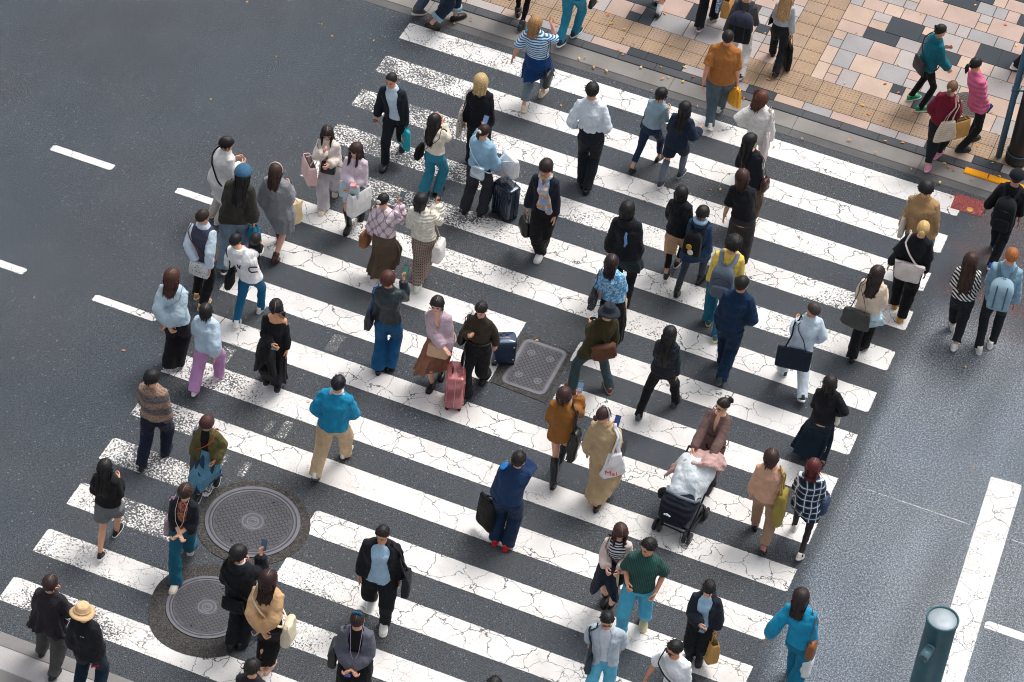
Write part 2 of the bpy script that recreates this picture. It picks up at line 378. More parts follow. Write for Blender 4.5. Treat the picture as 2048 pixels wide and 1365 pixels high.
def person(key, label, head=None, L=None, Rf=None, f=None, stride=.0, H=None, face=17, look=(0, 12), arms=('down', 'down'), male=False, build=1.0,
           skin=(226, 172, 142), hair=('short', (26, 22, 22)), wear=(), shoes=('sneaker', (40, 40, 44), (235, 235, 235)), group='pedestrians crossing the road',
           gap=.085, z0=0.0, hz=1.0, extra=()):
    q = P(); q.key = key; q.male = male; q.build = build
    hd = AZ+R(face); fw = np.array([math.sin(hd), math.cos(hd), 0]); rt = np.array([math.cos(hd), -math.sin(hd), 0])
    M = np.array([rt, fw, (0, 0, 1.0)])                     # world -> body
    if f is not None and L is None:
        B = at(*f, z0); pl = np.array([-gap, stride/2, 0]); pr = np.array([gap, -stride/2, 0])
    else:
        gl, gr = at(*L, z0), at(*Rf, z0); B = (gl+gr)/2; pl, pr = M@(gl-B), M@(gr-B)
    if head is not None:
        g = B+fw*.03
        if H is None:
            H = min(np.arange(1.42, 1.9, .01), key=lambda h: np.hypot(*(px(g+[0, 0, h])-np.array(head))))
        hl = M@(at(*head, z0+H)-B); hl[:2] = np.clip(hl[:2], (-.24, -.12), (.24, .34))
    else:
        H = H or 1.68; hl = np.array([0, .04, H])
    q.H = H; q.B = B; q.hd = hd; k = H/1.68; kb = k*build
    # legs
    L1, L2 = .245*H, .245*H
    ank = {}
    foot = {}
    for nm, p, o in (('L', pl, pr), ('R', pr, pl)):
        d = o[1]-p[1]
        lift = min(max((d-.22)*1.7, 0), 1.0)               # the trailing foot rolls onto its toes
        pitch = lift*.95; ay = -.055*k; az = .075*k
        ball = np.array([p[0], p[1]+.06*k, 0])
        back = np.array([0, -.115*k, az])
        a = ball+rotx(-pitch)@back
        ank[nm] = a; foot[nm] = (ball, pitch)
    hipx = .082*kb
    pz = .515*H*hz
    pc = np.array([0, 0, 0.0])
    for nm, s in (('L', -1), ('R', 1)):
        a = ank[nm]; dxy = np.hypot(a[0]-s*hipx, a[1]); m = (L1+L2)*.985
        pz = min(pz, a[2]+math.sqrt(max(m*m-dxy*dxy, .04))+.02*H)
    q.pz = pz
    def zl(fr): return fr/.52*pz if fr <= .52 else pz+(fr-.52)/.48*(H-pz)
    def off(fr): t = max((fr-.52)/.34, 0); return hl[:2]*np.array([.85, .8])*min(t, 1)**1.15*(1 if t < 1.2 else 1)
    q.zl, q.off = zl, off
    def ab(fr):
        return np.interp(fr, ZF, AM if male else AF)*kb, np.interp(fr, ZF, BF)*kb*(1.06 if male else 1)
    q.ab = ab
    hip = {'L': np.array([-hipx, 0, zl(.50)]), 'R': np.array([hipx, 0, zl(.50)])}
    knee = {}
    for nm, s in (('L', -1), ('R', 1)): knee[nm], ank[nm] = ik(hip[nm], ank[nm], L1, L2, (s*.12, 1, .1))
    q.hip, q.knee, q.ank = hip, knee, ank
    # arms
    sh, el, wr, curl = {}, {}, {}, {}
    for nm, s, ar in (('L', -1, arms[0]), ('R', 1, arms[1])):
        spec = ARM[ar] if isinstance(ar, str) else ar
        sx = (.140 if male else .124)*kb
        c = off(.80); S = np.array([s*sx+c[0], c[1], zl(.797)])
        T = S+np.array([s*(spec[0][0]*.8 if spec[0][0] > 0 else spec[0][0]*.86), spec[0][1], spec[0][2]])*H
        sh[nm] = S; curl[nm] = spec[2]
        el[nm], wr[nm] = ik(S, T, .168*H, .152*H, (s*spec[1][0]*.55, spec[1][1], spec[1][2]))
    q.sh, q.el, q.wr = sh, el, wr
    # head frame
    hs = .212*min(max(k, .9), 1.06)/.228*1.055
    yaw, pit = look
    HR = rotz(-R(yaw))@rotx(-R(pit))
    top = np.array([hl[0], hl[1], H])
    cen = top-np.array([0, 0, .105*hs])                    # skull centre
    HM = np.eye(4); HM[:3, :3] = HR; HM[:3, 3] = cen-HR@(np.array([0, 0, .128])*hs)
    q.HM, q.hs, q.cen, q.top = HM, hs, cen, top
    def HT(p): return HR@(np.asarray(p, float)*hs)+HM[:3, 3]
    q.HT = HT
    nb = np.array([*off(.845), zl(.845)])
    # ------------------------------------------------ body: one skin surface
    mb = MB(); rings = []
    for fr in (.45, .48, .52, .56, .60, .64, .68, .72, .76, .79, .81, .825, .84):
        a, b = ab(fr); c = off(fr)
        sk = .018 if fr < .63 else .008
        rings.append(np.stack([c[0]+(a-sk)*US[:, 0], c[1]+(b-sk)*US[:, 1], np.full(N, zl(fr))], 1))
    mb.loft(rings)
    nt_ = HT((0, -.012, .03)); mb.tube([nb-[0, 0, .05], nb+[0, 0, .0], nt_, HT((0, -.01, .06))], np.array([.062, .056, .050, .048])*k*(1.1 if male else 1), 12)
    lg = .70 if any(w_[0] == 'trousers' and w_[-1].get('hem', .045) < .2 for w_ in wear) else 1.0
    for nm in 'LR':
        h, kn, a = hip[nm], knee[nm], ank[nm]
        cb = 1.0 if lg == 1 else .2
        cf = a*.65+kn*.35+np.array([0, -.012*cb, 0]); cf2 = a*.35+kn*.65+np.array([0, -.014*cb, 0])
        mb.tube([h, h*.6+kn*.4, kn, cf2, cf, a], np.array([.072*(lg+1)/2, .068*lg, .050*lg, .052*lg, .043*lg, .034])*kb, 12)
        ball, pit_ = foot[nm]
        mb.tube([a+[0, 0, .01], a-[0, 0, .03], ball+[0, 0, .025]], np.array([.034, .034, .026])*k, 8)
        S, E, W = sh[nm], el[nm], wr[nm]; inn = np.array([off(.8)[0]*.5+S[0]*.5, S[1], S[2]-.01])
        mb.tube([inn, S, S*.55+E*.45, E, E*.6+W*.4, W+(W-E)/np.linalg.norm(W-E)*.012], np.array([.05, .052, .046, .038, .037, .026])*kb**.5*k**.5, 12)
    lipc = tuple(int(v*m) for v, m in zip(skin, (.82, .55, .52)))
    body = mb.build('person', [skin_mat(skin), skin_mat(lipc), plain((24, 18, 17), .3, name='eye'), plain((225, 220, 215), .3, name='eye'), ], None)
    soft(body, .0145, 5, 0)
    ex = MB(); head_mesh(ex, HM, sc=hs, male=male)
    for nm in 'LR':
        d = wr[nm]-el[nm]; d /= np.linalg.norm(d); ref = np.array([0, 1, .0]) if abs(d[1]) < .75 else np.array([0, .2, 1.0])
        yv = ref-d*(ref@d); yv /= np.linalg.norm(yv); zv = -d; xv = np.cross(yv, zv)
        v, fcs = HANDS[(curl[nm], nm)]; ex.add((v*k*.97)@np.array([xv, yv, zv])+wr[nm], fcs, 0)
    POST.append((body, ex))
    body.location = B; body.rotation_euler = (0, 0, -hd)
    tag(body, label, 'person', group); q.body = body
    q.hand = {nm: wr[nm]+(wr[nm]-el[nm])/np.linalg.norm(wr[nm]-el[nm])*.075*k for nm in 'LR'}
    q.world = lambda p: Vector(B+np.asarray(p, float)@M)
    q.curl = curl; q.tidx = rng.randrange(3)
    PEOPLE[key] = q
    make_hair(q, *hair)
    for wv in wear: WEAR[wv[0]](q, *[a for a in wv[1:] if not isinstance(a, dict)], **(wv[-1] if isinstance(wv[-1], dict) else {}))
    make_shoes(q, foot, *shoes)
    for e in extra: EXTRA[e[0]](q, *[a for a in e[1:] if not isinstance(a, dict)], **(e[-1] if isinstance(e[-1], dict) else {}))
    return q
def legpt(q, nm, z):
    h, kn, a = q.hip[nm], q.knee[nm], q.ank[nm]
    if z >= kn[2]: t = min(max((z-kn[2])/(h[2]-kn[2]+1e-6), 0), 1); p = kn+(h-kn)*t; r = .055+.03*t
    else: t = min(max((z-a[2])/(kn[2]-a[2]+1e-6), 0), 1); p = a+(kn-a)*t; r = .04+.015*t
    return p[:2], r*q.H/1.68*q.build
def ring_at(q, fr, fit, gapang=0.0, thick=.031, wob=None, flare=0.0):
    z = q.zl(fr); fit = fit*.70
    if fr >= .47:
        a, b = q.ab(fr); c = q.off(fr)
        fx = fit*(1 if fr < .79 else .55 if fr < .83 else .35)
        def pt(an, d):
            w_ = 0 if wob is None else np.interp(an % (2*math.pi), np.append(ANG, 2*math.pi), np.append(wob, wob[0]))*fit
            return np.array([c[0]+(a+fx+w_-d)*math.sin(an), c[1]+(b+fx+w_-d)*math.cos(an), z])
    else:
        cs, rs = zip(*[legpt(q, nm, max(z, .1)) for nm in 'LR'])
        hr = hull_ring(cs, rs, z, fit+flare, wob); cc = hr.mean(0)
        def pt(an, d):
            u = an/(2*math.pi)*N; i = int(u) % N; t = u-int(u); p = hr[i]*(1-t)+hr[(i+1) % N]*t
            dd = cc-p; return p+dd/(np.linalg.norm(dd)+1e-9)*d
    if gapang <= 0: return np.array([pt(a_, 0) for a_ in ANG])
    an = np.linspace(gapang, 2*math.pi-gapang, N)
    return np.array([pt(a_, 0) for a_ in an]+[pt(a_, thick) for a_ in an[::-1]])
def w_top(q, c, hem=.50, fit=.026, sleeve='long', cuff=1.0, gap=None, name='top', neck='crew', flare=0.0, vox=.0125, wr=.010, sl=.0, hood=False, top=.842, rough=.85, bare='', thin=None):
    """upper garment: torso shell plus sleeves, fused; gap = half opening angle at hem, waist, chest for open fronts"""
    mat = c if hasattr(c, 'node_tree') else fab(c, rough=rough)
    sl *= .7; mb = MB(); k = q.H/1.68
    frs = [x for x in (.10, .14, .18, .22, .26, .30, .34, .38, .42, .46, .49, .52, .56, .60, .64, .68, .72, .76, .79, .81, .825, .842, .856) if hem < x <= top+.001]
    frs = [hem]+frs
    wob = np.array([rnd(-.25, .25) for _ in range(N)])
    rings = []
    for fr in frs:
        ft = fit*(1+.55*max(0, (.62-fr))*4*.25)+(flare*max(0, (.60-fr)/.3))
        g = 0 if not gap else max(.02, float(np.interp(fr, [hem, .62, .74, .84], [gap[0], gap[1], gap[2], gap[2]*1.7])))
        rings.append(ring_at(q, fr, ft*(.75 if fr > .8 else 1)*(.35 if thin and fr > .77 else 1), g, wob=wob*(.6 if fr < .6 else .25)))
    mb.loft(rings, cap=True)
    if sleeve:
        end = {'long': 1.0, 'short': 0.0, 'elbow': .12, 'three': .6}[sleeve]
        for nm in 'LR':
            S, E, W = q.sh[nm], q.el[nm], q.wr[nm]
            inn = np.array([q.off(.8)[0]*.45+S[0]*.55, S[1]*.9+q.off(.8)[1]*.1, S[2]-.012])
            r = np.array([.054, .056, .050, .046])*k*q.build**.5+fit*.8*np.array([.3, .4, .62, .7])+np.array([0, .3, 1, 1])*sl
            if end > .5:
                e2 = E+(W-E)*(1.02 if end == 1 else end)
                pts = [inn, S, S*.5+E*.5, E, E*.6+W*.4, e2*.93+E*.07, e2]
                if nm == bare: pts[0], pts[1] = S*.72+E*.28, S*.65+E*.35
                rad = [r[0], r[1], r[2], r[3], .045*k+fit*.75+sl*1.1, (.041*k+fit*.55+sl)*cuff, .037*k*cuff+.004]
            else:
                t = .72 if end == 0 else 1.0
                e2 = S+(E-S)*t
                pts = [inn, S, S*.5+e2*.5, e2]; rad = [r[0], r[1], r[2], r[3]+.008]
            mb.tube(pts, rad, 14, rounded=False)
    nb = np.array([*q.off(.845), q.zl(.845)])
    an = np.arange(17)*2*math.pi/16
    def circ(z, a, b, y0=0.0): return [nb+[a*math.sin(t), y0+b*math.cos(t), z] for t in an]
    if neck == 'crew': mb.tube(circ(.0, .064*k, .062*k), .013, 8, rounded=False)
    elif neck == 'high': mb.tube(circ(.012, .060*k, .058*k), .018, 8, rounded=False); mb.tube(circ(.03, .057*k, .055*k), .014, 8, rounded=False)
    elif neck == 'collar':
        p = [nb+[.068*k*math.sin(t), .064*k*math.cos(t), .016+.014*(1-math.cos(t))*.5] for t in np.linspace(.35, 2*math.pi-.35, 18)]
        mb.tube(p, .017, 8); p = [nb+[.08*k*math.sin(t), .078*k*math.cos(t), .002] for t in np.linspace(.5, 2*math.pi-.5, 18)]; mb.tube(p, .016, 8)
    elif neck == 'lapel':
        p = [nb+[.072*k*math.sin(t), .068*k*math.cos(t), .006+.012*(1-math.cos(t))*.5] for t in np.linspace(.9, 2*math.pi-.9, 14)]; mb.tube(p, .018, 8)
    if hood:
        for rr, zz, yy, rad in ((.085, .006, -.035, .034), (.075, -.022, -.062, .036), (.05, -.05, -.085, .032)):
            p = [nb+[rr*k*math.sin(t), yy+rr*.85*k*math.cos(t), zz-.012*math.cos(t)] for t in np.linspace(1.0, 2*math.pi-1.0, 14)]; mb.tube(p, rad*k, 10)
    o = mb.build(name, mat, q.body)
    soft(o, vox, 3 if gap else 4, wr*.6 if gap else wr, q.tidx); return o
def w_inner(q, c, hem=.50, fit=.012, neck='crew', name='shirt'):
    return w_top(q, c, hem, fit, None, 1, None, name, neck, wr=.004, vox=.014, thin=True)
def w_trousers(q, c, waist=.60, fit=.014, thigh=.092, knee=.070, hemr=.066, hem=.045, name='trousers', rough=.85, wr=.010, cuffc=None):
    """hem as a fraction of the leg length above the floor"""
    mat = c if hasattr(c, 'node_tree') else fab(c, rough=rough); mb = MB(); k = q.H/1.68; kb = k*q.build
    frs = [.462, .48, .50, .52, .54, .56, .58, .60, .62]
    mb.loft([ring_at(q, max(fr, .4701), fit)*1.0+np.array([0, 0, q.zl(fr)-q.zl(max(fr, .4701))]) for fr in frs if fr <= waist+.001])
    for nm in 'LR':
        h, kn, a = q.hip[nm], q.knee[nm], q.ank[nm]
        pts = [h, h*.72+kn*.28, h*.4+kn*.6, kn]; rad = [thigh*kb, (thigh-.002)*kb, (thigh*.45+knee*.55)*kb, knee*kb]
        z = hem*q.H*.5/.5
        low = a+(a-kn)/np.linalg.norm(a-kn)*.022*k if hem < .08 else None
        if hem >= .26: end = kn+(h-kn)*min((hem-.26)/.22, 1); pts = [h, (h+end)/2, end]; rad = [thigh*kb, (thigh+hemr)/2*kb, hemr*kb]
        else:
            end = low if low is not None else a+(kn-a)*min((hem-.05)/.2, 1)
            pts += [kn*.6+end*.4, kn*.2+end*.8, end]; rad += [(knee*.6+hemr*.4)*k, hemr*k, hemr*1.04*k]
        mb.tube(pts, rad, 14, rounded=False)
        if cuffc: MB().tube([end+(kn-end)*.02+[0, 0, .0], end+(kn-end)/np.linalg.norm(kn-end)*.075], hemr*1.13*k, 14, rounded=False).build('cuff', fab(cuffc), q.body)
    o = mb.build(name, mat, q.body); soft(o, .0125, 4, wr, (q.tidx+1) % 3); return o
def w_skirt(q, c, waist=.61, hem=.12, fit=.02, flare=.05, pleat=.25, name='skirt', rough=.85, sway=(0, 0), np_=7):
    mat = c if hasattr(c, 'node_tree') else fab(c, rough=rough); mb = MB(); rings = []
    ph = rnd(0, 6); wob = np.array([math.sin(np_*a+ph)*1.0+.4*math.sin(3*a+ph*2) for a in ANG])
    for t in np.linspace(0, 1, 16):
        fr = waist+(hem-waist)*t
        rg = ring_at(q, fr, fit+(flare*t**1.3 if fr >= .47 else 0), flare=flare*t**1.3, wob=wob*pleat*min(t*1.6, 1))
        rg = rg+np.array([sway[0]*t*t, sway[1]*t*t, 0]); rings.append(rg)
    rings[-1][:, 2] += np.array([.012*math.sin(np_*a) for a in ANG])
    mb.loft(rings); o = mb.build(name, mat, q.body); soft(o, .0125, 3, .007, q.tidx); return o
def w_sock(q, c, top=.2, name='sock', fat=0.006):
    for nm in 'LR':
        kn, a = q.knee[nm], q.ank[nm]; e = a+(kn-a)*min((top-.04)/.21, 1.0) if top <= .27 else kn+(q.hip[nm]-kn)*(top-.27)/.22
        k = q.H/1.68; back = np.array([0, -.013, 0])
        pts = [a-[0, 0, .03], a, a*.65+kn*.35+back, a*.35+kn*.65+back, kn]; rad = [.036, .036, .045, .054, .053]
        if top <= .27:
            cut = (top-.04)/.21; pts = pts[:2]+[p for p, t in zip(pts[2:4], (.35, .65)) if t < cut-.05]+[e]; rad = rad[:2]+[r for r, t in zip(rad[2:4], (.35, .65)) if t < cut-.05]+[float(np.interp(cut, [0, .35, .65, 1], [.036, .045, .054, .053]))]
        else: pts.append(e); rad.append(.075)
        MB().tube(pts, np.array(rad)*k+fat, 14, rounded=False).build(name, c if hasattr(c, 'node_tree') else fab(c), q.body)
def w_scarf(q, c):
    k = q.H/1.68; nb = np.array([*q.off(.845), q.zl(.845)]); mb = MB()
    mb.tube([nb+[.075*k*math.sin(t), .01+.075*k*math.cos(t), .012+.01*math.sin(3*t)] for t in np.linspace(.3, 2*math.pi-.3, 20)], .028, 10)
    for s, z1, x1 in ((-1, .56, -.06), (1, .60, .03)):
        y = q.off(.72)[1]+q.ab(.72)[1]+.05
        mb.tube([nb+[s*.05, .07, .0], np.array([s*.04+q.off(.75)[0], y, q.zl(.77)]), np.array([x1*.7, y-.005, q.zl(.69)]), np.array([x1*1.5, y-.015, q.zl(z1)])], [.03, .045, .055, .06], 10, flat=.4, up=(0, 1, 0))
    o = mb.build('scarf', c, q.body); soft(o, .011, 3, .008)
WEAR = dict(top=w_top, inner=w_inner, trousers=w_trousers, skirt=w_skirt, sock=w_sock, scarf=w_scarf)
def make_shoes(q, foot, kind='sneaker', c=(40, 40, 44), sole=(235, 235, 235)):
    if kind is None: return
    k = q.H/1.68*(1.14 if q.male else 1.07); n = 14; an = np.arange(n)*2*math.pi/n
    for nm in 'LR':
        ball, pitch = foot[nm]; s = -1 if nm == 'L' else 1; mb = MB(); Rm = rotz(-s*.10)@rotx(-pitch)
        base = np.array([0, -.06*k, 0])                      # body frame offset so the ball sits on the ground point
        def T(p): return ball+(np.asarray(p)*k)@Rm.T
        def sec(z, y0, y1, wf, mid=.0):
            cy, hy = (y0+y1)/2, (y1-y0)/2; y = cy+hy*np.cos(an)
            ww = wf*1.16*(1+.18*np.tanh((y-cy)/hy*2))*np.sign(np.sin(an))*np.abs(np.sin(an))**.62
            return np.stack([ww, y, np.full(n, z)], 1)
        mats = [plain(c, .55 if kind in ('sneaker', 'slip') else .32, name='shoe', grain=.2), plain(sole, .6, name='sole')]
        y0, y1 = -.19, .085
        sh_ = .028 if kind in ('sneaker', 'slip') else .016
        mb.loft([T(sec(.0, y0+.006, y1-.006, .036)), T(sec(.006, y0, y1, .040)), T(sec(sh_, y0, y1, .041)), T(sec(sh_+.002, y0+.006, y1-.006, .038))], 1)
        up = [sec(sh_, y0+.004, y1-.006, .038)]
        if kind == 'loafer': up += [sec(.04, y0+.004, y1-.02, .037), sec(.055, y0+.006, y1-.06, .033), sec(.065, y0+.008, -.02, .028), sec(.066, y0+.015, -.04, .02)]
        else: up += [sec(.045, y0+.004, y1-.014, .039), sec(.062, y0+.006, y1-.05, .036), sec(.078, y0+.008, .0, .033), sec(.095, y0+.012, -.055, .031), sec(.100, y0+.02, -.065, .024)]
        mb.loft([T(r_) for r_ in up], 0)
        if kind in ('boot', 'tallboot', 'midboot'):
            a, kn = q.ank[nm], q.knee[nm]; t = {'boot': .22, 'midboot': .45, 'tallboot': .88}[kind]; back = np.array([0, -.012, 0])
            pts = [T((0, -.13, .03)), a+[0, 0, .0], a+(kn-a)*t*.5+back, a+(kn-a)*t+back*.5]
            mb.tube(pts, np.array([.040, .044, .054 if t > .4 else .046, .062 if t > .6 else .052 if t > .4 else .05])*k, 14, 0, rounded=False)
        if kind in ('heel', 'tallboot'): mb.box(T((0, -.165, .012)), (.05*k, .05*k, .03*k), 1, Rm, .005)
        if kind == 'sneaker' and sole != c:
            for i in range(3): mb.tube([T((-.024, -.0-.02*i, .066+.010*i)), T((0, .008-.02*i, .072+.010*i)), T((.024, -.0-.02*i, .066+.010*i))], .0035, 5, 1)
        mb.build('shoe', mats, q.body)
# ---------------------------------------------------------------- hair, hats, glasses
def make_hair(q, style='short', c=(26, 22, 22), o=None):
    o = dict(o or {}); mat = hair_mat(c); hs, HT = q.hs, q.HT; mb = MB()
    if style == 'none': return
    n = 60; m = 13; ths = np.arange(n)*2*math.pi/n; sd = rnd(0, 50)
    D = {'short': (54, 98, 136, .016, 0, 0), 'crop': (55, 94, 134, .011, 0, 0), 'bowl': (74, 104, 126, .020, .02, 0), 'bob': (72, 98, 104, .026, .10, .04), 'long': (60, 96, 100, .024, .30, .0),
         'up': (58, 92, 132, .010, 0, 0), 'afro': (62, 100, 132, .040, 0, 0)}[style if style not in ('bun', 'pony', 'clip') else 'up']
    pf, ps, pb, th, ln, cv = D; ln = o.get('len', ln); th = o.get('th', th); wav = o.get('wave', 0); bang = o.get('bang', 0); tap = o.get('taper', .25)
    pf += bang; wide = o.get('wide', 1.0); front = o.get('front', 62); swing = o.get('swing', 0)
    m_ = .018 if style in ('long',) else .01
    inv = lambda z: np.interp(z, [q.zl(f_) for f_ in (.5, .6, .7, .8, .835, .86)], [.5, .6, .7, .8, .835, .86])
    grid = []; inner = []
    nd = 14 if ln else 0
    for i, t in enumerate(ths):
        a = abs(((t+math.pi) % (2*math.pi))-math.pi)
        pe = R(np.interp(math.degrees(a), [0, 28, 62, 90, 140, 180], [pf, pf+2, (pf+ps)/2+6, ps, (ps+pb)/2+8, pb]))
        if style == 'short' or style == 'crop': pe += R(3)*mn.noise((i*.9, sd, 0))
        st = mn.noise((math.cos(t)*9+sd, math.sin(t)*9, 1.3)); st2 = mn.noise((math.cos(t)*3.2+sd, math.sin(t)*3.2, 4))
        colm, coli = [], []
        for j in range(m+1):
            p = pe*(.02+.98*j/m); w_ = th*(1-.35*(j == m)*(ln == 0))
            if style in ('short', 'crop', 'bowl'): w_ += (.010 if style == 'short' else .004)*mn.noise((math.sin(p)*math.sin(t)*9+sd, math.sin(p)*math.cos(t)*9, math.cos(p)*9))*min(j/3, 1)
            if style == 'afro': w_ += .018*mn.noise((math.sin(p)*math.sin(t)*7+sd, math.sin(p)*math.cos(t)*7, math.cos(p)*7))+.008*mn.noise((i*3.1, j*2.7, sd))
            w_ += (st*.006+.0035*mn.noise((i*1.7, j*.25, sd)))*min(j/4, 1)
            if ln: w_ -= .006*max(0, 1-j/4)
            rx, ry, rz = .079+w_*wide, .0985+w_, .101+w_*.75
            d = np.array([math.sin(p)*math.sin(t), math.sin(p)*math.cos(t), math.cos(p)])
            colm.append(HT(np.array([rx, ry, rz])*d+(0, -.011, .127))); k2 = .84
            coli.append(HT(np.array([rx, ry, rz])*d*k2+(0, -.011, .127)))
        if ln:
            fr_ = min(max((math.degrees(a)-front)/14, 0), 1)
            l_ = ln*fr_*(1+.10*st+.12*st2+(.10 if a > 2.4 else 0))
            p0 = colm[-1]; e = p0.copy(); ax = np.array([q.cen[0], q.cen[1]])
            for j in range(1, nd+1):
                s = j/nd; z = p0[2]-l_*s; xy = ax+(p0[:2]-ax)*(1-tap*s*fr_)
                xy = xy+np.array([swing, 0])*s*s*ln
                if wav: xy = xy+wav*np.array([math.sin(s*ln*42+st2*5), math.cos(s*ln*36+st*4)])*min(s*2, 1)
                e = np.array([xy[0], xy[1], z])
                if z < q.zl(.845):
                    f_ = inv(z); A, Bq = q.ab(f_); c0 = q.off(f_); A += .03; Bq += m_+.022
                    if f_ > .8: A = max(A, .12)
                    u = (e[0]-c0[0])/A
                    if abs(u) < 1:
                        yy = Bq*math.sqrt(max(1-u*u, 0))
                        if a > R(74): e[1] = min(e[1], c0[1]-yy-.006*(1+st))
                        else: e[1] = max(e[1], c0[1]+yy+.006)
                colm.append(e.copy()); ii = e.copy(); v = np.array([*ax, z])-e; ii += v/(np.linalg.norm(v)+1e-9)*min(.022, np.linalg.norm(v)*.5); coli.append(ii)
        grid.append(colm); inner.append(coli)
    G, I = np.array(grid), np.array(inner); m1 = G.shape[1]
    v = np.concatenate([G.reshape(-1, 3), I.reshape(-1, 3)]); f = []; K = n*m1
    for i in range(n):
        i2 = (i+1) % n
        for j in range(m1-1):
            f.append((i*m1+j, i2*m1+j, i2*m1+j+1, i*m1+j+1)); f.append((K+i*m1+j, K+i*m1+j+1, K+i2*m1+j+1, K+i2*m1+j))
        f.append((i*m1+m1-1, i2*m1+m1-1, K+i2*m1+m1-1, K+i*m1+m1-1))
    v = np.concatenate([v, [G[:, 0].mean(0)]])
    for i in range(n): f.append((2*K, ((i+1) % n)*m1, i*m1))
    mb.add(v, f)
    # loose locks along the lower edge break the outline
    if ln:
        for _ in range(int(o.get('locks', 22))):
            i = rng.randrange(n); a = abs(((ths[i]+math.pi) % (2*math.pi))-math.pi)
            if math.degrees(a) < front+8: continue
            c_ = G[i, m+1::3]; jit = np.array([rnd(-.012, .012), rnd(-.012, .004), 0]); tail = c_[-1]+[jit[0]*1.5, jit[1], -rnd(.015, .05)]
            mb.tube([*(c_+jit*.6), tail], np.linspace(.011, .003, len(c_)+1), 6)
    else:
        for _ in range(22 if style in ('short', 'afro') else 0):
            i = rng.randrange(n); j = rng.randrange(3, m1); b_ = G[i, j]; d = b_-HT((0, -.011, .127)); d /= np.linalg.norm(d)
            mb.tube([b_-d*.006, b_+d*.004+[rnd(-.01, .01), rnd(-.01, .01), 0], b_+d*.010+[rnd(-.02, .02), rnd(-.02, .02), -.004]], [.009, .007, .002], 5)
    mats = [mat]
    if o.get('part') is not None:
        x0 = o['part']; pts = []
        for p in np.linspace(R(-38), R(min(pf, 62)-4), 12):
            rx, rz = .0965+th-.004, .101+th*.75-.003
            pts.append(HT((x0, math.sin(p)*rx-.011, math.cos(p)*rz*math.sqrt(max(1-(x0/.09)**2, .2))+.127)))
        mb.tube(pts, [.002]+[.0042]*10+[.002], 5, 1); mats.append(plain((150, 122, 108) if sum(c) < 300 else (215, 190, 160), .6, name='scalp'))
    if style == 'bun':
        bc = o.get('at', (0, -.13, .135)); r = o.get('r', .042)
        mb.ell(HT(bc), (r, r*.85, r), 0, 14, 10)
        for k_ in range(7): t = k_*.9; mb.tube([HT(np.array(bc)+r*np.array([math.sin(t+s)*.95, -.25, math.cos(t+s)*.95])) for s in np.linspace(0, 1.1, 6)], .010, 6)
    if style == 'pony':
        L_ = o.get('plen', .2); s0 = HT((0, -.115, .12)); pts = [s0, s0+[0, -.035, .0], s0+[0, -.05, -.05], s0+[.01, -.045, -L_*.6], s0+[.0, -.035, -L_]]
        mb.tube(pts, [.022, .03, .032, .028, .008], 10)
        for _ in range(5): j = np.array([rnd(-.02, .02), rnd(-.02, .01), rnd(-.02, .01)]); mb.tube([p+j for p in pts[1:]], [.012, .013, .011, .003], 6)
    h = mb.build('hair', mats, q.body)
    if style == 'clip' or o.get('clip'):
        cc = o.get('clip', (240, 232, 215)); k = MB()
        for dx, dz, rr in ((-.02, .01, .022), (.02, .012, .02), (0, -.012, .02), (.004, .03, .018)): k.ell(HT((dx+o.get('cx', 0), -.125-.01*(dz > .02), .12+dz)), (rr, .016, rr), 0, 10, 8)
        if style == 'clip':
            s0 = HT((0, -.12, .10)); mb2 = MB(); mb2.tube([s0, s0+[0, -.03, -.03], s0+[.01, -.02, -.10]], [.03, .028, .008], 10); mb2.build('hair_tail', mat, q.body)
        k.build('hair_clip', plain(cc, .7, name='clip'), q.body)
def e_glasses(q, c=(40, 30, 26), lens=None):
    mb = MB(); HT = q.HT; mi = 1
    for s in (-1, 1):
        cp = [HT((s*.033+.024*math.cos(t), .094-.006*abs(math.cos(t)), .106+.019*math.sin(t))) for t in np.linspace(0, 2*math.pi, 15)]
        mb.tube(cp, .0032, 5, 0, rounded=False); mb.tube([HT((s*.056, .086, .11)), HT((s*.08, .03, .112)), HT((s*.083, -.02, .106))], .0028, 5)
        if lens: mb.ell(HT((s*.033, .0915, .106)), np.array([.024, .003, .018])*q.hs, 1, 12, 6, q.HM[:3, :3])
    mb.tube([HT((-.01, .094, .11)), HT((.01, .094, .11))], .003, 5)
    mb.build('glasses', [plain(c, .3, name='frame')]+([plain(lens, .1, name='lens')] if lens else []), q.body)
def e_mask(q, c=(236, 232, 230)):
    mb = MB(); rings = []; th = np.linspace(-1.25, 1.25, 13)
    for z, k in ((.008, .9), (.02, 1.02), (.045, 1.07), (.07, 1.1), (.086, 1.04)):
        rings.append([q.HT((.067*k*math.sin(t), .088*k*math.cos(t)**.8+.012*math.exp(-(t/.5)**2)*(z > .02)-.006, z)) for t in th]+[q.HT((.060*k*math.sin(t), .07*math.cos(t), z)) for t in th[::-1]])
    mb.loft(rings); mb.build('face_mask', fab(c, fold=.2), q.body)
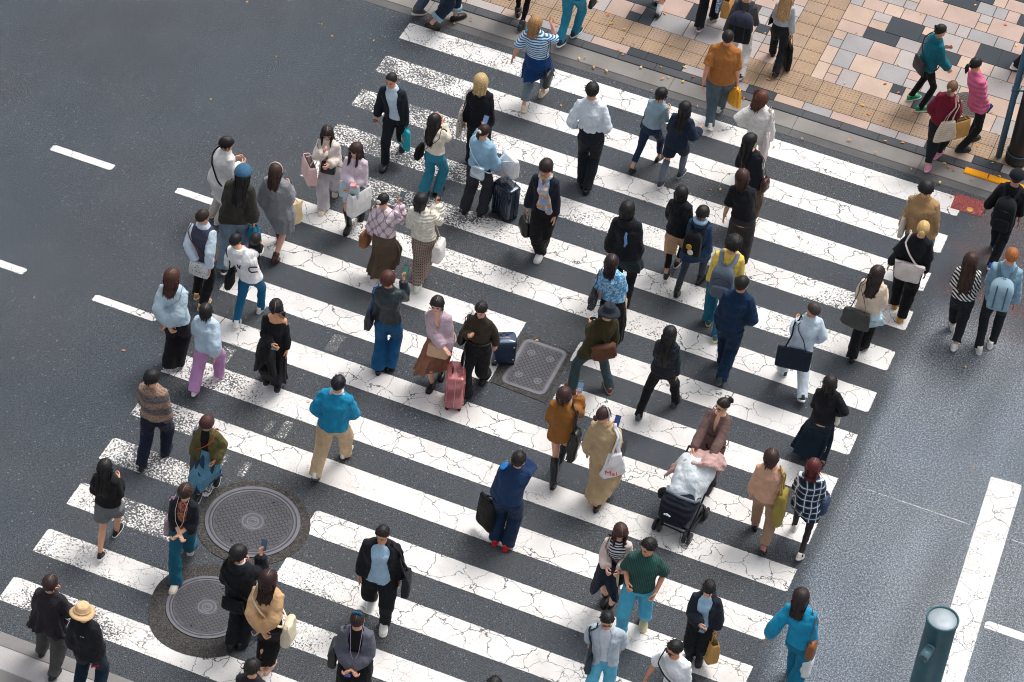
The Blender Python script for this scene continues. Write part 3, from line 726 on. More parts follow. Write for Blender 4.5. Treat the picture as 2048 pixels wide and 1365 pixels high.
def e_cap(q, c, brim=True, c2=None):
    mb = MB(); HT = q.HT; n = 28; rings = []
    for p in np.linspace(4, 92, 10):
        p = R(p); rings.append([HT((.117*math.sin(p)*math.sin(t), -.012+.135*math.sin(p)*math.cos(t), .134+.124*math.cos(p))) for t in np.arange(n)*2*math.pi/n])
    mb.loft(rings)
    tt = np.linspace(-.95, .95, 13)
    if brim:
        o_ = [HT((.122*math.sin(t)*1.0, .115+.085*math.cos(t)-.03, .118-.02*math.cos(t)+.018)) for t in tt]; i_ = [HT((.112*math.sin(t), .126*math.cos(t)-.012, .138)) for t in tt]
        v = np.array(o_+i_); v2 = v+[0, 0, -.007]; f = []
        for i in range(12): f += [(i, i+1, 14+i, 13+i), (26+i, 39+i, 40+i, 27+i), (i, 26+i, 27+i, i+1)]
        mb.add(np.concatenate([v, v2]), f)
    mb.ell(HT((0, -.012, .259)), (.009, .009, .006)); mb.build('cap', fab(c, fold=.3), q.body)
def e_bucket(q, c, band=None, w=.165):
    mb = MB(); n = 32; an = np.arange(n)*2*math.pi/n; HT = q.HT
    prof = [(.02, .232), (.055, .235), (.080, .228), (.086, .21), (.094, .175), (.100, .150), (.103, .142), (w*.86, .122), (w, .103), (w*.99, .098), (.10, .132)]
    rings = [[HT(((r*1.0)*math.sin(t)*(1+.03*math.sin(3*t)), -.012+r*1.14*math.cos(t), z+.012+.010*math.sin(2*t+1)*(r > .12)-.016*math.exp(-((math.sin(t))/.35)**2)*(r < .06))) for t in an] for r, z in prof]
    mb.loft(rings, cap=True); o = mb.build('bucket_hat', fab(c, fold=.35), q.body)
    if band: k = MB(); k.tube([HT((.104*math.sin(t), -.012+.104*1.14*math.cos(t), .164)) for t in np.linspace(0, 2*math.pi, 33)], .010, 6, rounded=False); k.build('hat_band', fab(band), o)
def e_headband(q, c):
    mb = MB(); mb.tube([q.HT((.104*math.sin(t), .012, .127+.118*math.cos(t))) for t in np.linspace(-1.75, 1.75, 20)], .0085, 8); mb.build('headband', plain(c, .5, name='band'), q.body)
def e_earphones(q, c=(215, 210, 205), hand='R'):
    mb = MB(); h = q.hand[hand]; y = q.off(.7)[1]+q.ab(.7)[1]+.055
    for s in (-1, 1): mb.tube([q.HT((s*.08, .0, .09)), np.array([s*.06, y, q.zl(.80)]), np.array([s*.05, y+.02, q.zl(.70)]), np.array([0, y+.03, q.zl(.62)]), h], .0035, 5)
    mb.build('earphone_cord', plain(c, .5, name='cord'), q.body)
def e_strap(q, side='R', c=(30, 28, 30), wd=.014, low=.50, flat=.35, fit=.045, name='strap', dz=0):
    """strap from one shoulder across the body to the opposite hip"""
    strap_loop(q, side, low, wd, flat, fit).build(name, fab(c, fold=.15), q.body)
def strap_loop(q, side, low, wd, flat, fit):
    s = 1 if side == 'R' else -1; mb = MB(); pts = []
    for t in np.linspace(0, 2*math.pi, 41):
        fr = .832 if abs(math.cos(t)) < 0 else (.835+low)/2+(.835-low)/2*math.cos(t)
        if fr > .80: fr = .80+(fr-.80)*.95
        a, b = q.ab(min(fr, .80)); c0 = q.off(fr); top_ = max((fr-.79)/.045, 0)
        an = s*(math.pi/2)+t
        x = (a+fit)*math.sin(an)*(1-.42*top_); y = (b+fit)*math.cos(an)*(1-.1*top_)
        pts.append((c0[0]+x, c0[1]+y, q.zl(fr)+.03*top_+.008))
    mb.tube(pts, wd, 8, flat=flat, up=(1, 0, .3), rounded=False); return mb
def e_waistband(q, c, fr=.60, fit=.03):
    mb = MB(); mb.tube([ring_at(q, fr, fit)[i % N] for i in range(N+1)], .016, 6, flat=.5, rounded=False); mb.build('belt', plain(c, .4, name='leather'), q.body)
EXTRA = dict(glasses=e_glasses, mask=e_mask, cap=e_cap, bucket=e_bucket, headband=e_headband, earphones=e_earphones, strap=e_strap, belt=e_waistband)
# ---------------------------------------------------------------- things people carry
def thing_at(q, name, mb, mats, origin, label, cat, group=None, smooth=True):
    """mesh given in the person's frame becomes a thing of its own standing at its own origin"""
    o_ = np.asarray(origin, float); mb.v = [v-o_ for v in mb.v]
    o = mb.build(name, mats, None, smooth, q.world(o_), -q.hd); o['_o'] = list(map(float, o_)); return tag(o, label, cat, group)
def part_of(o, name, mb, mats, smooth=True):
    o_ = np.array(o['_o']); mb.v = [v-o_ for v in mb.v]; return mb.build(name, mats, o, smooth)
def sack(cx, w, d, h, ztop, taper=1.0, n=24, e=.5, crumple=.012, bulge=.1, lean=0.0, rot=0.0):
    """soft bag body: sections from bottom to mouth; cx = (x, y) of its middle, w along y, d along x"""
    rings = []; sd = rnd(0, 99); an = np.arange(n)*2*math.pi/n
    for t in (0, .03, .12, .25, .4, .55, .7, .82, .92, 1.0):
        k = (1-(1-taper)*t); b = 1+bulge*math.sin(math.pi*min(t*1.1, 1)); rr = .8 if t == 0 else .95 if t == .03 else 1
        ss, cc = np.sin(an), np.cos(an)
        x = np.sign(ss)*np.abs(ss)**e*d/2*rr*b*(1 if t < .7 else 1-.35*(t-.7)/.3); y = np.sign(cc)*np.abs(cc)**e*w/2*rr*k
        p = np.stack([x, y, np.full(n, ztop-h*(1-t))], 1)
        for i in range(n):
            nz = mn.noise((math.cos(an[i])*2.2+sd, math.sin(an[i])*2.2, t*3.5)); p[i, 0] += nz*crumple*1.3; p[i, 1] += nz*crumple
        p[:, 0] += lean*(1-t)
        p = p@rotz(rot).T; p[:, :2] += cx; rings.append(p)
    return rings
def loop(mb, p0, p1, apex, r=.008, n=9, flat=.5, mi=0, keep=None):
    p0, p1, ap = map(np.asarray, (p0, p1, apex)); pts = []
    for t in np.linspace(0, 1, n):
        a = t*math.pi; e = p0+(p1-p0)*t; l = 1-abs(2*t-1)**2.2
        p = e*(1-l)+(ap+(e-(p0+p1)/2)*.25)*l
        pts.append(keep(p) if keep else p)
    mb.tube(pts, r, 7, mi, flat=flat, up=(1, 0, .1)); return mb
def outside(q, p, m=.062):
    """keeps a strap on the outside of the clothed torso"""
    f_ = float(np.interp(p[2], [q.zl(x) for x in (.48, .56, .64, .72, .80, .84)], [.48, .56, .64, .72, .80, .84]))
    if p[2] > q.zl(.825): return p
    a, b = q.ab(f_); c = q.off(f_); a += m; b += m; d = np.array([(p[0]-c[0])/a, (p[1]-c[1])/b]); L_ = math.hypot(*d)
    if L_ < 1 and L_ > .05: p = p.copy(); t = min(max((q.zl(.825)-p[2])/.05, 0), 1); p[1] = c[1]+(p[1]-c[1])*(1+(1/L_-1)*t); p[0] = c[0]+(p[0]-c[0])*(1+(1/L_-1)*t)
    return p
def bag(key, kind, label, where='hR', c=(200, 190, 170), w=.34, h=.36, d=.11, drop=.2, taper=.9, strapc=None, rough=.8, pat=None, c2=None, c3=None, group=None, rot=0.0, dx=0.0, dy=0.0, dz=0.0, name=None, crumple=.012, cat=None, e=.5, two=True, sr=.008, mat=None, bulge=.1, deco=None):
    """where: hL/hR in a hand, sL/sR over a shoulder, eL/eR hung on the bent forearm, x.. slung across (bag at that hip), b at the back"""
    q = PEOPLE[key]; s = 1 if where[1:2] == 'R' else -1; k = q.H/1.68; mb = MB()
    if where[0] == 'h': ap = q.hand[where[1]]+[0, 0, .012]; c0 = ap[:2]+[s*.0+dx, dy]; zt = ap[2]-drop+dz
    elif where[0] == 'e': ap = q.el[where[1]]*.45+q.wr[where[1]]*.55+[0, 0, .03]; c0 = ap[:2]+[s*.03+dx, dy]; zt = ap[2]-drop+dz
    elif where[0] == 's':
        f_ = .80; ap = np.array([q.off(.81)[0]+s*.125*k, q.off(.81)[1], q.zl(.815)+.055]); zt = ap[2]-drop+dz
        c0 = np.array([q.off(.6)[0]+s*(q.ab(.6)[0]+.06+d/2)+dx, q.off(.6)[1]+dy])
    elif where[0] == 'x':
        c0 = np.array([s*(q.ab(.52)[0]+.05+d/2)+dx, dy]); zt = q.zl(.56)+dz; ap = None
    elif where[0] == 'b':
        c0 = np.array([q.off(.66)[0]+dx, q.off(.66)[1]-q.ab(.66)[1]-.05-d/2+dy]); zt = q.zl(.70)+dz; ap = None; rot = rot+math.pi/2
    elif where[0] == 'f':
        c0 = np.array([q.off(.6)[0]+dx, q.off(.6)[1]+q.ab(.6)[1]+.055+d/2+dy]); zt = q.zl(.60)+dz; ap = None; rot = rot+math.pi/2
    if kind == 'paper': e, bulge, crumple = .22, .02, .004
    m = mat or (fab(c, pat, rough, c2, c3, fold=.45) if rough > .55 else plain(c, rough, name='leather', grain=.15))
    rg = sack(c0, w, d, h, zt, taper, e=e, crumple=crumple, rot=rot, bulge=bulge); mb.loft(rg)
    nm = name or {'tote': 'tote_bag', 'hand': 'handbag', 'plastic': 'plastic_bag', 'paper': 'paper_bag', 'cross': 'crossbody_bag', 'shoulder': 'shoulder_bag'}[kind]
    o = thing_at(q, nm, mb, m, (c0[0], c0[1], zt-h), label, cat or 'bag', group)
    sm = fab(strapc or c, fold=.15) if rough > .55 or strapc else m; Rz = rotz(rot)
    def wp(x, y, z): return np.array([*c0, 0])+Rz@np.array([x, y, 0])+[0, 0, z]
    if ap is not None:
        for sx in ((-1, 1) if two else (0,)):
            loop(st := MB(), wp(sx*d*.28, -w*taper*.30, zt-.015), wp(sx*d*.28, w*taper*.30, zt-.015), ap+np.array([sx*.012, 0, .025 if where[0] == 's' else 0]), sr, n=21, keep=(lambda p: outside(q, p)) if where[0] == 's' else None)
            part_of(o, 'strap' if where[0] == 's' else 'handle', st, sm)
    elif kind == 'cross':
        st = strap_loop(q, 'L' if s > 0 and where != 'b' or where == 'b' else 'R', .53, sr*1.2, .35, .068) if where != 'bL' else strap_loop(q, 'R', .6, sr*1.2, .35, .05)
        part_of(o, 'strap', st, sm)
    if kind == 'paper':      # mouth of the bag: inner shade painted as a darker paper sheet
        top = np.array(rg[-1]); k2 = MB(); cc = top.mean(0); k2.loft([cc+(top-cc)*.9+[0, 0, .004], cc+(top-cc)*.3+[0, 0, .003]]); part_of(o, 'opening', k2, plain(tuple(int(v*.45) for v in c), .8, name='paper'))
    if deco: deco(o, q, c0, zt, w, d, h, Rz)
    return o
def deco_face(bits, sgn=-1):
    """small printed shapes on the broad side that faces out: (y, z, size y, size z, colour)"""
    def g(o, q, c0, zt, w, d, h, Rz):
        for (y, z, sy, sz, c) in bits:
            mb = MB(); p = np.array([*c0, 0])+Rz@np.array([sgn*(d/2*1.16+.004), y, 0])+[0, 0, zt-h+z*h]
            mb.box(p, (.006, sy, sz), 0, Rz, .002); part_of(o, 'print', mb, plain(c, .6, name='print'))
    return g
def phone(key, hand, label, c=(20, 22, 28), screen=(60, 90, 110), tilt=35, off=(0, .02, .045), lit=False):
    q = PEOPLE[key]; mb = MB(); s = 1 if hand == 'R' else -1; p = q.hand[hand]+np.array(off)*np.array([s, 1, 1]); Rm = rotx(R(-tilt))
    mb.box(p, (.074, .010, .150), 0, Rm, .004)
    o = thing_at(q, 'phone', mb, plain(c, .3, name='phone'), p, label, 'phone', 'phones held in hands')
    k = MB(); k.box(p+Rm@np.array([0, -.0062, 0]), (.066, .002, .138), 0, Rm); part_of(o, 'screen', k, plain(screen, .12, name='screen'), False); return o
def backpack(key, label, c, w=.31, h=.44, d=.15, straps=None, pocket=True, c2=None, flap=False, z=.70, deco=None, strapw=.024):
    q = PEOPLE[key]; k = q.H/1.68; y0 = q.off(z)[1]-q.ab(.7)[1]-.045; x0 = q.off(z)[0]; zt = q.zl(.795); mb = MB()
    m = fab(c, fold=.35, rough=.75); n = 28; an = np.arange(n)*2*math.pi/n
    def sec(t, dd, ww, yo=0): return np.stack([x0+ww/2*np.sign(np.sin(an))*np.abs(np.sin(an))**.45, y0-dd/2+yo+dd/2*np.sign(np.cos(an))*np.abs(np.cos(an))**.5, np.full(n, zt-h+t*h)], 1)
    mb.loft([sec(t, d*dk, w*wk) for t, dk, wk in ((0, .8, .86), (.03, .95, .96), (.15, 1.06, 1), (.4, 1.08, 1), (.65, 1.0, .98), (.8, .9, .93), (.9, .75, .82), (.97, .5, .6), (1, .25, .35))])
    o = thing_at(q, 'backpack', mb, m, (x0, y0, zt-h), label, 'backpack')
    if pocket:
        p = MB(); p.loft([sec(t, .07, w*wk, -d*1.0+.02) for t, wk in ((.05, .6), (.08, .72), (.3, .76), (.42, .7), (.46, .5))]); part_of(o, 'front_pocket', p, fab(c2 or c, fold=.3, rough=.75))
        p = MB(); p.tube([(x0+.38*w*math.sin(t), y0-d*1.0-.012*abs(math.cos(t)), zt-h*.42+.17*h*math.cos(t)) for t in np.linspace(-1.5, 1.5, 12)], .004, 5); part_of(o, 'zip', p, plain((18, 18, 20), .4, name='zip'))
    if flap:
        p = MB(); p.loft([sec(t, d*dk, w*wk, -.004) for t, dk, wk in ((.66, 1.12, 1.03), (.68, 1.16, 1.05), (.82, 1.05, 1.0), (.93, .8, .85), (1.0, .5, .6), (1.02, .2, .3))]); part_of(o, 'flap', p, fab(c2 or c, fold=.3, rough=.75))
        for s in (-1, 1): p = MB(); p.tube([(x0+s*w*.22, y0-d*1.13, zt-.02), (x0+s*w*.22, y0-d*1.17, zt-h*.4), (x0+s*w*.22, y0-d*1.12, zt-h*.85)], .011, 6, flat=.4, up=(0, 1, 0)); part_of(o, 'buckle_strap', p, fab(straps or c))
    for s in (-1, 1):
        p = MB(); sx = s*.105*k; c8 = q.off(.8)
        p.tube([(x0+s*w*.22, y0-.03, zt-.035), (c8[0]+sx*.9, c8[1]-.105*k, q.zl(.80)+.02), (c8[0]+sx, c8[1]-.04, q.zl(.822)+.03), (c8[0]+sx, c8[1]+.055, q.zl(.815)+.02), (c8[0]+sx*1.2, q.off(.74)[1]+q.ab(.74)[1]+.03, q.zl(.74)), (c8[0]+sx*1.55, q.off(.66)[1]+.05, q.zl(.64)), (x0+s*w*.42, y0-.03, zt-h*.85)], strapw, 8, flat=.35, up=(0, -1, .6))
        part_of(o, 'shoulder_strap', p, fab(straps or c, fold=.2))
    p = MB(); loop(p, (x0-.04, y0-.03, zt-.02), (x0+.04, y0-.03, zt-.02), (x0, y0-.03, zt+.05), .008); part_of(o, 'handle', p, fab(straps or c))
    if deco:
        for (x, z_, sx, sz, c_) in deco: p = MB(); p.ell((x0+x, y0-d*1.1-.02, zt-h+z_*h), (sx, .014, sz), 0, 10, 8); part_of(o, 'charm', p, plain(c_, .5, name='charm'))
    return o
def drape(key, name, label, cat, c, where='R', w=.30, h=.42, d=.14, sharp=.5, dx=0.0, dy=0.0, pts=3, dz=0.0):
    """a coat hung over the forearm"""
    q = PEOPLE[key]; ap = q.el[where]*.55+q.wr[where]*.45; s = 1 if where == 'R' else -1; mb = MB(); zt = ap[2]+.07+dz; n = 26; an = np.arange(n)*2*math.pi/n; rings = []; sd = rnd(0, 50)
    for t in np.linspace(0, 1, 12):
        b = math.sin(min(t*4, 1)*math.pi/2); r = []
        for a in an:
            nz = mn.noise((math.cos(a)*1.8+sd, math.sin(a)*1.8, t*2)); fl = 1+.30*t*math.sin(pts*a+sd)+.35*nz*t
            r.append((ap[0]+dx+s*.02+d*b*math.sin(a)*(.75+.5*t)*fl, ap[1]+dy+w/2*b*math.cos(a)*fl, zt-h*t*(1+.25*t*math.sin(pts*a+sd))))
        rings.append(r)
    mb.loft(rings); o = thing_at(q, name, mb, fab(c), (ap[0], ap[1], zt-h), label, cat); soft(o, .013, 4, .012, 1); return o
def suitcase(q, p, yaw, label, c, handle=True, size=(.37, .24, .54), rough=.25, tilt=0, ribs=True, metal=.3, corners=None, grip=None):
    """p = floor point in the person's frame"""
    w_, d_, h_ = size; body = MB(); n = 32; an = np.arange(n)*2*math.pi/n
    def sec(z, k): return np.stack([np.sign(np.sin(an))*np.abs(np.sin(an))**.32*w_/2*k, np.sign(np.cos(an))*np.abs(np.cos(an))**.32*d_/2*k, np.full(n, z)], 1)
    body.loft([sec(z, k) for z, k in ((.05, .86), (.06, .95), (.08, 1), (h_+.02, 1), (h_+.04, .95), (h_+.05, .86))])
    m = plain(c, rough, metal, name='shell', coat=.4)
    o = body.build('suitcase', m, None, True, q.world(p), -q.hd+yaw); tag(o, label, 'suitcase')
    if ribs:
        for s in (-1, 1):
            for i in range(6):
                x = (i-2.5)*w_*.135; k = MB(); k.tube([(x, s*(d_/2-.001), .10), (x, s*(d_/2+.002), h_*.5), (x, s*(d_/2-.001), h_)], .008, 6); k.build('rib', m, o)
        for i in range(5): x = (i-2)*w_*.15; k = MB(); k.tube([(x, .03, h_+.05), (x, d_*.42, h_+.046)], .007, 6); k.build('rib', m, o)
    k = MB(); k.tube([(w_/2*1.002, 0, .06), (w_/2+.003, 0, h_*.5), (w_/2*.99, 0, h_+.04), (0, 0, h_+.052), (-w_/2*.99, 0, h_+.04), (-w_/2-.003, 0, h_*.5), (-w_/2*1.002, 0, .06)], .006, 6); k.build('zip', plain((200, 180, 180) if corners else (20, 22, 26), .3, .6, name='zip'), o)
    if corners:
        for sx in (-1, 1):
            for z in (.13, h_-.04):
                for sy in (-1, 1): k = MB(); k.ell((sx*w_*.36, sy*d_*.5, z), (.016, .01, .012), 0, 8, 6); k.build('stud', plain((225, 200, 195), .25, .7, name='stud'), o)
    for sx in (-1, 1):
        for sy in (-1, 1):
            k = MB(); cx, cy = sx*w_*.36, sy*d_*.34; k.tube([(cx-.014, cy, .025), (cx+.014, cy, .025)], .025, 12); k.box((cx, cy, .05), (.03, .035, .03), 0, None, .005); k.build('wheel', plain((18, 18, 20), .5, name='wheel'), o)
    k = MB(); loop(k, (-.07, -d_*.2, h_+.045), (.07, -d_*.2, h_+.045), (0, -d_*.2, h_+.085), .009); k.build('carry_handle', plain((20, 22, 28), .4, name='grip'), o)
    if handle:
        top = grip if grip else .98; k = MB()
        for s in (-1, 1): k.tube([(s*.08, d_*.36, h_+.03), (s*.08, d_*.36, top)], .007, 8)
        k.build('pull_pole', plain((190, 185, 185), .25, .9, name='steel'), o)
        k = MB(); k.tube([(-.10, d_*.36, top), (.10, d_*.36, top)], .014, 8); k.build('pull_grip', plain((40, 38, 40), .4, name='grip'), o)
    if tilt: o.rotation_euler = (R(tilt), 0, -q.hd+yaw)
    return o
# ---------------------------------------------------------------- ground, markings, pavement
def attr_mesh(name, v, f, cols, m, kind='structure', extra=None):
    me = bpy.data.meshes.new(name); me.from_pydata(v, [], f); me.materials.append(m)
    for an, cc in cols.items():
        a = me.color_attributes.new(an, 'FLOAT_COLOR', 'POINT'); a.data.foreach_set('color', np.concatenate([cc, np.ones((len(cc), 1))], 1).ravel())
    me.update(); o = bpy.data.objects.new(name, me); col.objects.link(o); return tag(o, kind=kind) if kind else o
def gridv(xs, ys, z):
    X, Y = np.meshgrid(xs, ys); v = np.stack([X.ravel(), Y.ravel(), np.full(X.size, z)], 1); nx = len(xs)
    f = [(j*nx+i, j*nx+i+1, (j+1)*nx+i+1, (j+1)*nx+i) for j in range(len(ys)-1) for i in range(nx-1)]; return v, f
def asphalt(name, use_attr=True, c=(66, 69, 75), speck=.5):
    k = NT(name); k.rough(.85); k.b.inputs['Specular IOR Level'].default_value = .25
    a = k.n('Attribute', attribute_name='tone') if use_attr else None
    n1 = k.noise(62, 2, rough=.7); n2 = k.noise(24, 3, rough=.7); n3 = k.noise(1.3, 4); n4 = k.noise(.35, 2)
    g = k.ramp(n1, 0, [(.30, .22), (.48, .85), (.60, 1.3), (.72, 2.4)]); g2 = k.ramp(n2, 0, [(.3, .72), (.7, 1.3)]); g3 = k.ramp(n3, 0, [(.3, .94), (.7, 1.06)])
    b = k.mix(1.0, (a, 0) if a else lin(c), (g, 0), 'MULTIPLY'); b = k.mix(1.0, (b, 0), (g2, 0), 'MULTIPLY')
    if a:
        ca = k.n('Attribute', attribute_name='coarse'); n6 = k.noise(31, 3, rough=.75); g6 = k.ramp(n6, 0, [(.34, .42), (.5, .95), (.66, 1.75)]); b = k.mix((k.math('MULTIPLY', (ca, 2), .62), 0), (b, 0), (k.mix(1.0, (b, 0), (g6, 0), 'MULTIPLY'), 0)); b = k.mix(1.0, (b, 0), (g3, 0), 'MULTIPLY')
    hu = k.ramp(n4, 0, [(.38, (1.03, 1.0, .97)), (.62, (.97, 1.0, 1.03))]); b = k.mix(1.0, (b, 0), (hu, 0), 'MULTIPLY')
    n5 = k.noise(1.0, 3, k.map((11, 1.1, 1)), rough=.6); g5 = k.ramp(n5, 0, [(.35, .965), (.65, 1.035)]); b = k.mix(1.0, (b, 0), (g5, 0), 'MULTIPLY')
    v = k.n('TexVoronoi'); v.inputs['Scale'].default_value = 22; k.l(k.tc, 3, v, 'Vector')
    sp = k.ramp(v, 0, [(.16, 1.0), (.27, 0.0)]); wn = k.math('GREATER_THAN', (k.n('SeparateColor'), 0), .88)
    k.l(v, 1, wn.inputs[0].links[0].from_node, 0)
    f = k.math('MULTIPLY', (k.math('MULTIPLY', (sp, 0), (wn, 0)), 0), speck)
    b = k.mix((f, 0), (b, 0), lin((168, 170, 172))); k.color(b)
    k.bump(n1, 0, .35, .006); return k.m
# road surface: older patches, the darker crossing, the paler coarse carriageway on its right
xs = np.concatenate([np.arange(-24, -8, 1.0), np.arange(-8, 16, .14), np.arange(16, 40.1, 1.0)]); ys = np.concatenate([np.arange(-30, -15.2, 1.0), np.arange(-15.2, .71, .14)])
v, f = gridv(xs, ys, 0.0)
X, Y = v[:, 0], v[:, 1]
sm = lambda t: np.clip(t, 0, 1)**2*(3-2*np.clip(t, 0, 1))
wob = np.array([mn.noise((x*.9, y*.9, 3)) for x, y in zip(X, Y)]); wob2 = np.array([mn.noise((x*3, y*3, 9)) for x, y in zip(X, Y)])
base = np.array(lin((76, 82, 89)))[None]*np.ones((len(v), 1))
inx = sm((X+.12+.15*wob)/.25)*sm((9.15-X+.12*wob)/.3)*sm((Y+13.6)/.3)
c_in = np.array(lin((78, 82, 87))); tone = base*(1-inx[:, None])+c_in*inx[:, None]
rz = sm((X-9.02+.10*wob)/.28)*sm((-1.9-Y+.35*wob)/.9); c_r = np.array(lin((117, 124, 132))); tone = tone*(1-rz[:, None])+c_r*rz[:, None]
rb = sm((X-9.0)/.4)*sm((Y+2.2)/.5); c_b = np.array(lin((88, 85, 87))); tone = tone*(1-rb[:, None])+c_b*rb[:, None]
for (yc, hw, x0, x1, am) in ((-1.05, .10, 8.95, 10.6, .5), (-2.0, .16, 9.0, 10.8, .6), (-2.5, .14, 9.3, 11, .4), (-.25, .2, 9.3, 10.2, .35)):
    a = np.exp(-((Y-yc)/hw)**2)*sm((X-x0)/.2)*sm((x1-X)/.5)*am*np.clip(.8+wob2*.6, 0, 1); tone = tone*(1-a[:, None])+np.array(lin((112, 84, 86)))*a[:, None]
strk = np.array([mn.noise((x*2.6, y*.35, 5)) for x, y in zip(X, Y)]); tone *= (1+.05*wob+.04*wob2+.22*strk*rz)[:, None]
for x, y, r, k_ in ((-2.8, -6.4, .9, .92), (-1.0, -9.5, 1.2, .9), (2.6, -6.2, .6, .85), (3.9, -6.0, .5, .84), (-4, -3, 1.5, .92), (10.5, -4, .8, .9), (10.0, -7.2, .7, 1.08)): tone *= (1-(1-k_)*np.exp(-((X-x)**2+(Y-y)**2)/r**2))[:, None]
attr_mesh('road', v.tolist(), f, {'tone': tone, 'coarse': np.repeat((.25+.75*rz)[:, None], 3, 1)}, asphalt('asphalt'))
# paint: cracked, flaking, with ragged edges
def paint_mat():
    k = NT('road_paint'); k.rough(.7); k.b.inputs['Specular IOR Level'].default_value = .3
    at_ = k.n('Attribute', attribute_name='wear'); sc = k.n('SeparateColor'); k.l(at_, 0, sc, 0)     # r wear, g edge distance, b crack density
    dn = k.noise(5, 4); dv = k.n('VectorMath', operation='MULTIPLY_ADD'); k.l(dn, 1, dv, 0); dv.inputs[1].default_value = (.26, .26, .26); k.l(k.tc, 3, dv, 2)
    def cr(scale, wd, src):
        x = k.n('TexVoronoi', feature='DISTANCE_TO_EDGE'); x.inputs['Scale'].default_value = scale; k.l(src, 0, x, 'Vector'); return k.ramp(x, 0, [(wd*.45, 1.0), (wd, 0.0)])
    c1 = cr(2.9, .016, dv); c2 = cr(6.0, .022, dv); 
    m1 = k.noise(.8, 2); w1 = k.ramp(m1, 0, [(.36, 0.0), (.52, 1.0)]); c1b = k.math('MULTIPLY', (c1, 0), (w1, 0))
    m2 = k.noise(1.1, 2, k.map((1, 1, 1), loc=(7, 3, 0))); w2 = k.math('ADD', (m2, 0), (sc, 2)); w2r = k.ramp(w2, 0, [(.62, 0.0), (.85, 1.0)])
    c2b = k.math('MULTIPLY', (c2, 0), (w2r, 0))
    fl = k.noise(34, 4, rough=.66); fd = k.noise(3.5, 2); th = k.math('ADD', (fl, 0), (k.math('MULTIPLY', (fd, 0), .35), 0))
    th2 = k.math('ADD', (th, 0), (k.math('MULTIPLY', (sc, 0), .42), 0)); wr = k.ramp(th2, 0, [(.835, 0.0), (.90, .92)])
    en = k.noise(48, 2); ed = k.math('SUBTRACT', (sc, 1), (k.math('MULTIPLY', (en, 0), .55), 0)); er = k.ramp(ed, 0, [(.0, 1.0), (.06, 0.0)])
    gone = k.math('MAXIMUM', (k.math('MAXIMUM', (wr, 0), (er, 0)), 0), (k.math('MULTIPLY', (c1b, 0), .85), 0)); gone = k.math('MAXIMUM', (gone, 0), (k.math('MULTIPLY', (c2b, 0), .7), 0))
    n = k.noise(2.2, 4); d = k.ramp(n, 0, [(.3, (.73, .70, .68)), (.5, (.81, .79, .77)), (.72, (.87, .855, .84))])
    g = k.noise(130, 2); gg = k.ramp(g, 0, [(.3, .93), (.7, 1.04)]); k.color(k.mix(1.0, (d, 0), (gg, 0), 'MULTIPLY'))
    tr = k.n('BsdfTransparent'); mx = k.n('MixShader'); k.l(gone, 0, mx, 0); k.l(k.b, 0, mx, 1); k.l(tr, 0, mx, 2); k.l(mx, 0, k.o, 0)
    k.bump(g, 0, .2, .004); return k.m
PAINT = paint_mat()
WEARB = [(.3, -1.2, 1.0, .7), (.6, -2.0, 1.3, .9), (1.3, -2.5, 1.1, .8), (1.0, -3.0, .9, 1.0), (1.9, -3.1, .8, 1.1), (2.1, -3.7, .55, 1.5), (2.2, -4.6, .5, .6), (.9, -3.8, .8, .7), (1.4, -4.6, .6, .5), (1.5, -.2, .8, .45),
         (.4, -9.2, .7, .8), (.9, -9.9, .7, .9), (1.3, -10.1, .4, 1.0), (.6, -10.3, .7, .8), (.9, -11.0, .6, 1.2), (1.4, -11.2, .5, 1.2), (.4, -11.9, .6, .5), (.6, -13.0, .7, .7), (1.3, -12.9, .6, .8), (1.0, -8.4, .5, .6), (.5, -8.2, .6, .5),
         (3.4, -11.0, .5, .6), (3.6, -11.9, .7, .6), (3.3, -4.6, .6, .5), (3.2, -3.4, .8, .4), (4.3, -3.1, .6, .45), (5.4, -2.6, .7, .35), (6.2, -3.9, .8, .45), (6.0, -3.1, .5, .5), (7.7, -3.2, .6, .5), (8.2, -3.0, .6, .5), (5.0, -5.0, .5, .35), (5.6, -5.0, .7, .4), (7.6, -4.0, .5, .5)]
def stripe(name, x0, x1, y0, y1, wear=0.0, blobs=True, crack=0.0, z=.004):
    xs = np.linspace(x0, x1, max(int((x1-x0)/.06), 4)); ys = np.linspace(y0, y1, max(int((y1-y0)/.03), 5)); v, f = gridv(xs, ys, z)
    d = np.minimum(np.minimum(v[:, 0]-x0, x1-v[:, 0]), np.minimum(v[:, 1]-y0, y1-v[:, 1]))
    wv = np.full(len(v), wear)
    if blobs:
        for (bx, by, r, a) in WEARB: wv = wv+a*.5*np.exp(-(((v[:, 0]-bx)/r)**2+((v[:, 1]-by)/(r*.8))**2))
        wv += .22*np.exp(-((v[:, 1]-y0)/.06)**2)*np.array([max(0, mn.noise((x*.7, y0*3, 2))) for x in v[:, 0]])*2
    cc = np.stack([np.clip(wv, 0, .8 if wear > .5 else .52), np.clip(d/.035, 0, 1), np.full(len(v), crack)], 1)
    return attr_mesh(name, v.tolist(), f, {'wear': cc}, PAINT)
for i in range(16):
    yt = -.9*i; yb = yt-.45
    if i == 15: continue
    spans = [(0, 9.0)]
    if i == 6: spans = [(0, 4.13), (4.91, 9.0)]
    if i == 7: spans = [(0, 4.10), (4.97, 9.0)]
    if i == 8: spans = [(0, 9.0)]
    if i in (11, 12): spans = [(0, 1.62), (2.94, 9.0)]
    if i == 13: spans = [(0, 1.80), (2.98, 9.0)]
    for a, b in spans: stripe('zebra_stripe', a, b, yb, yt, crack=.14 if i in (3, 4, 9, 10, 11, 12, 13) else .05)
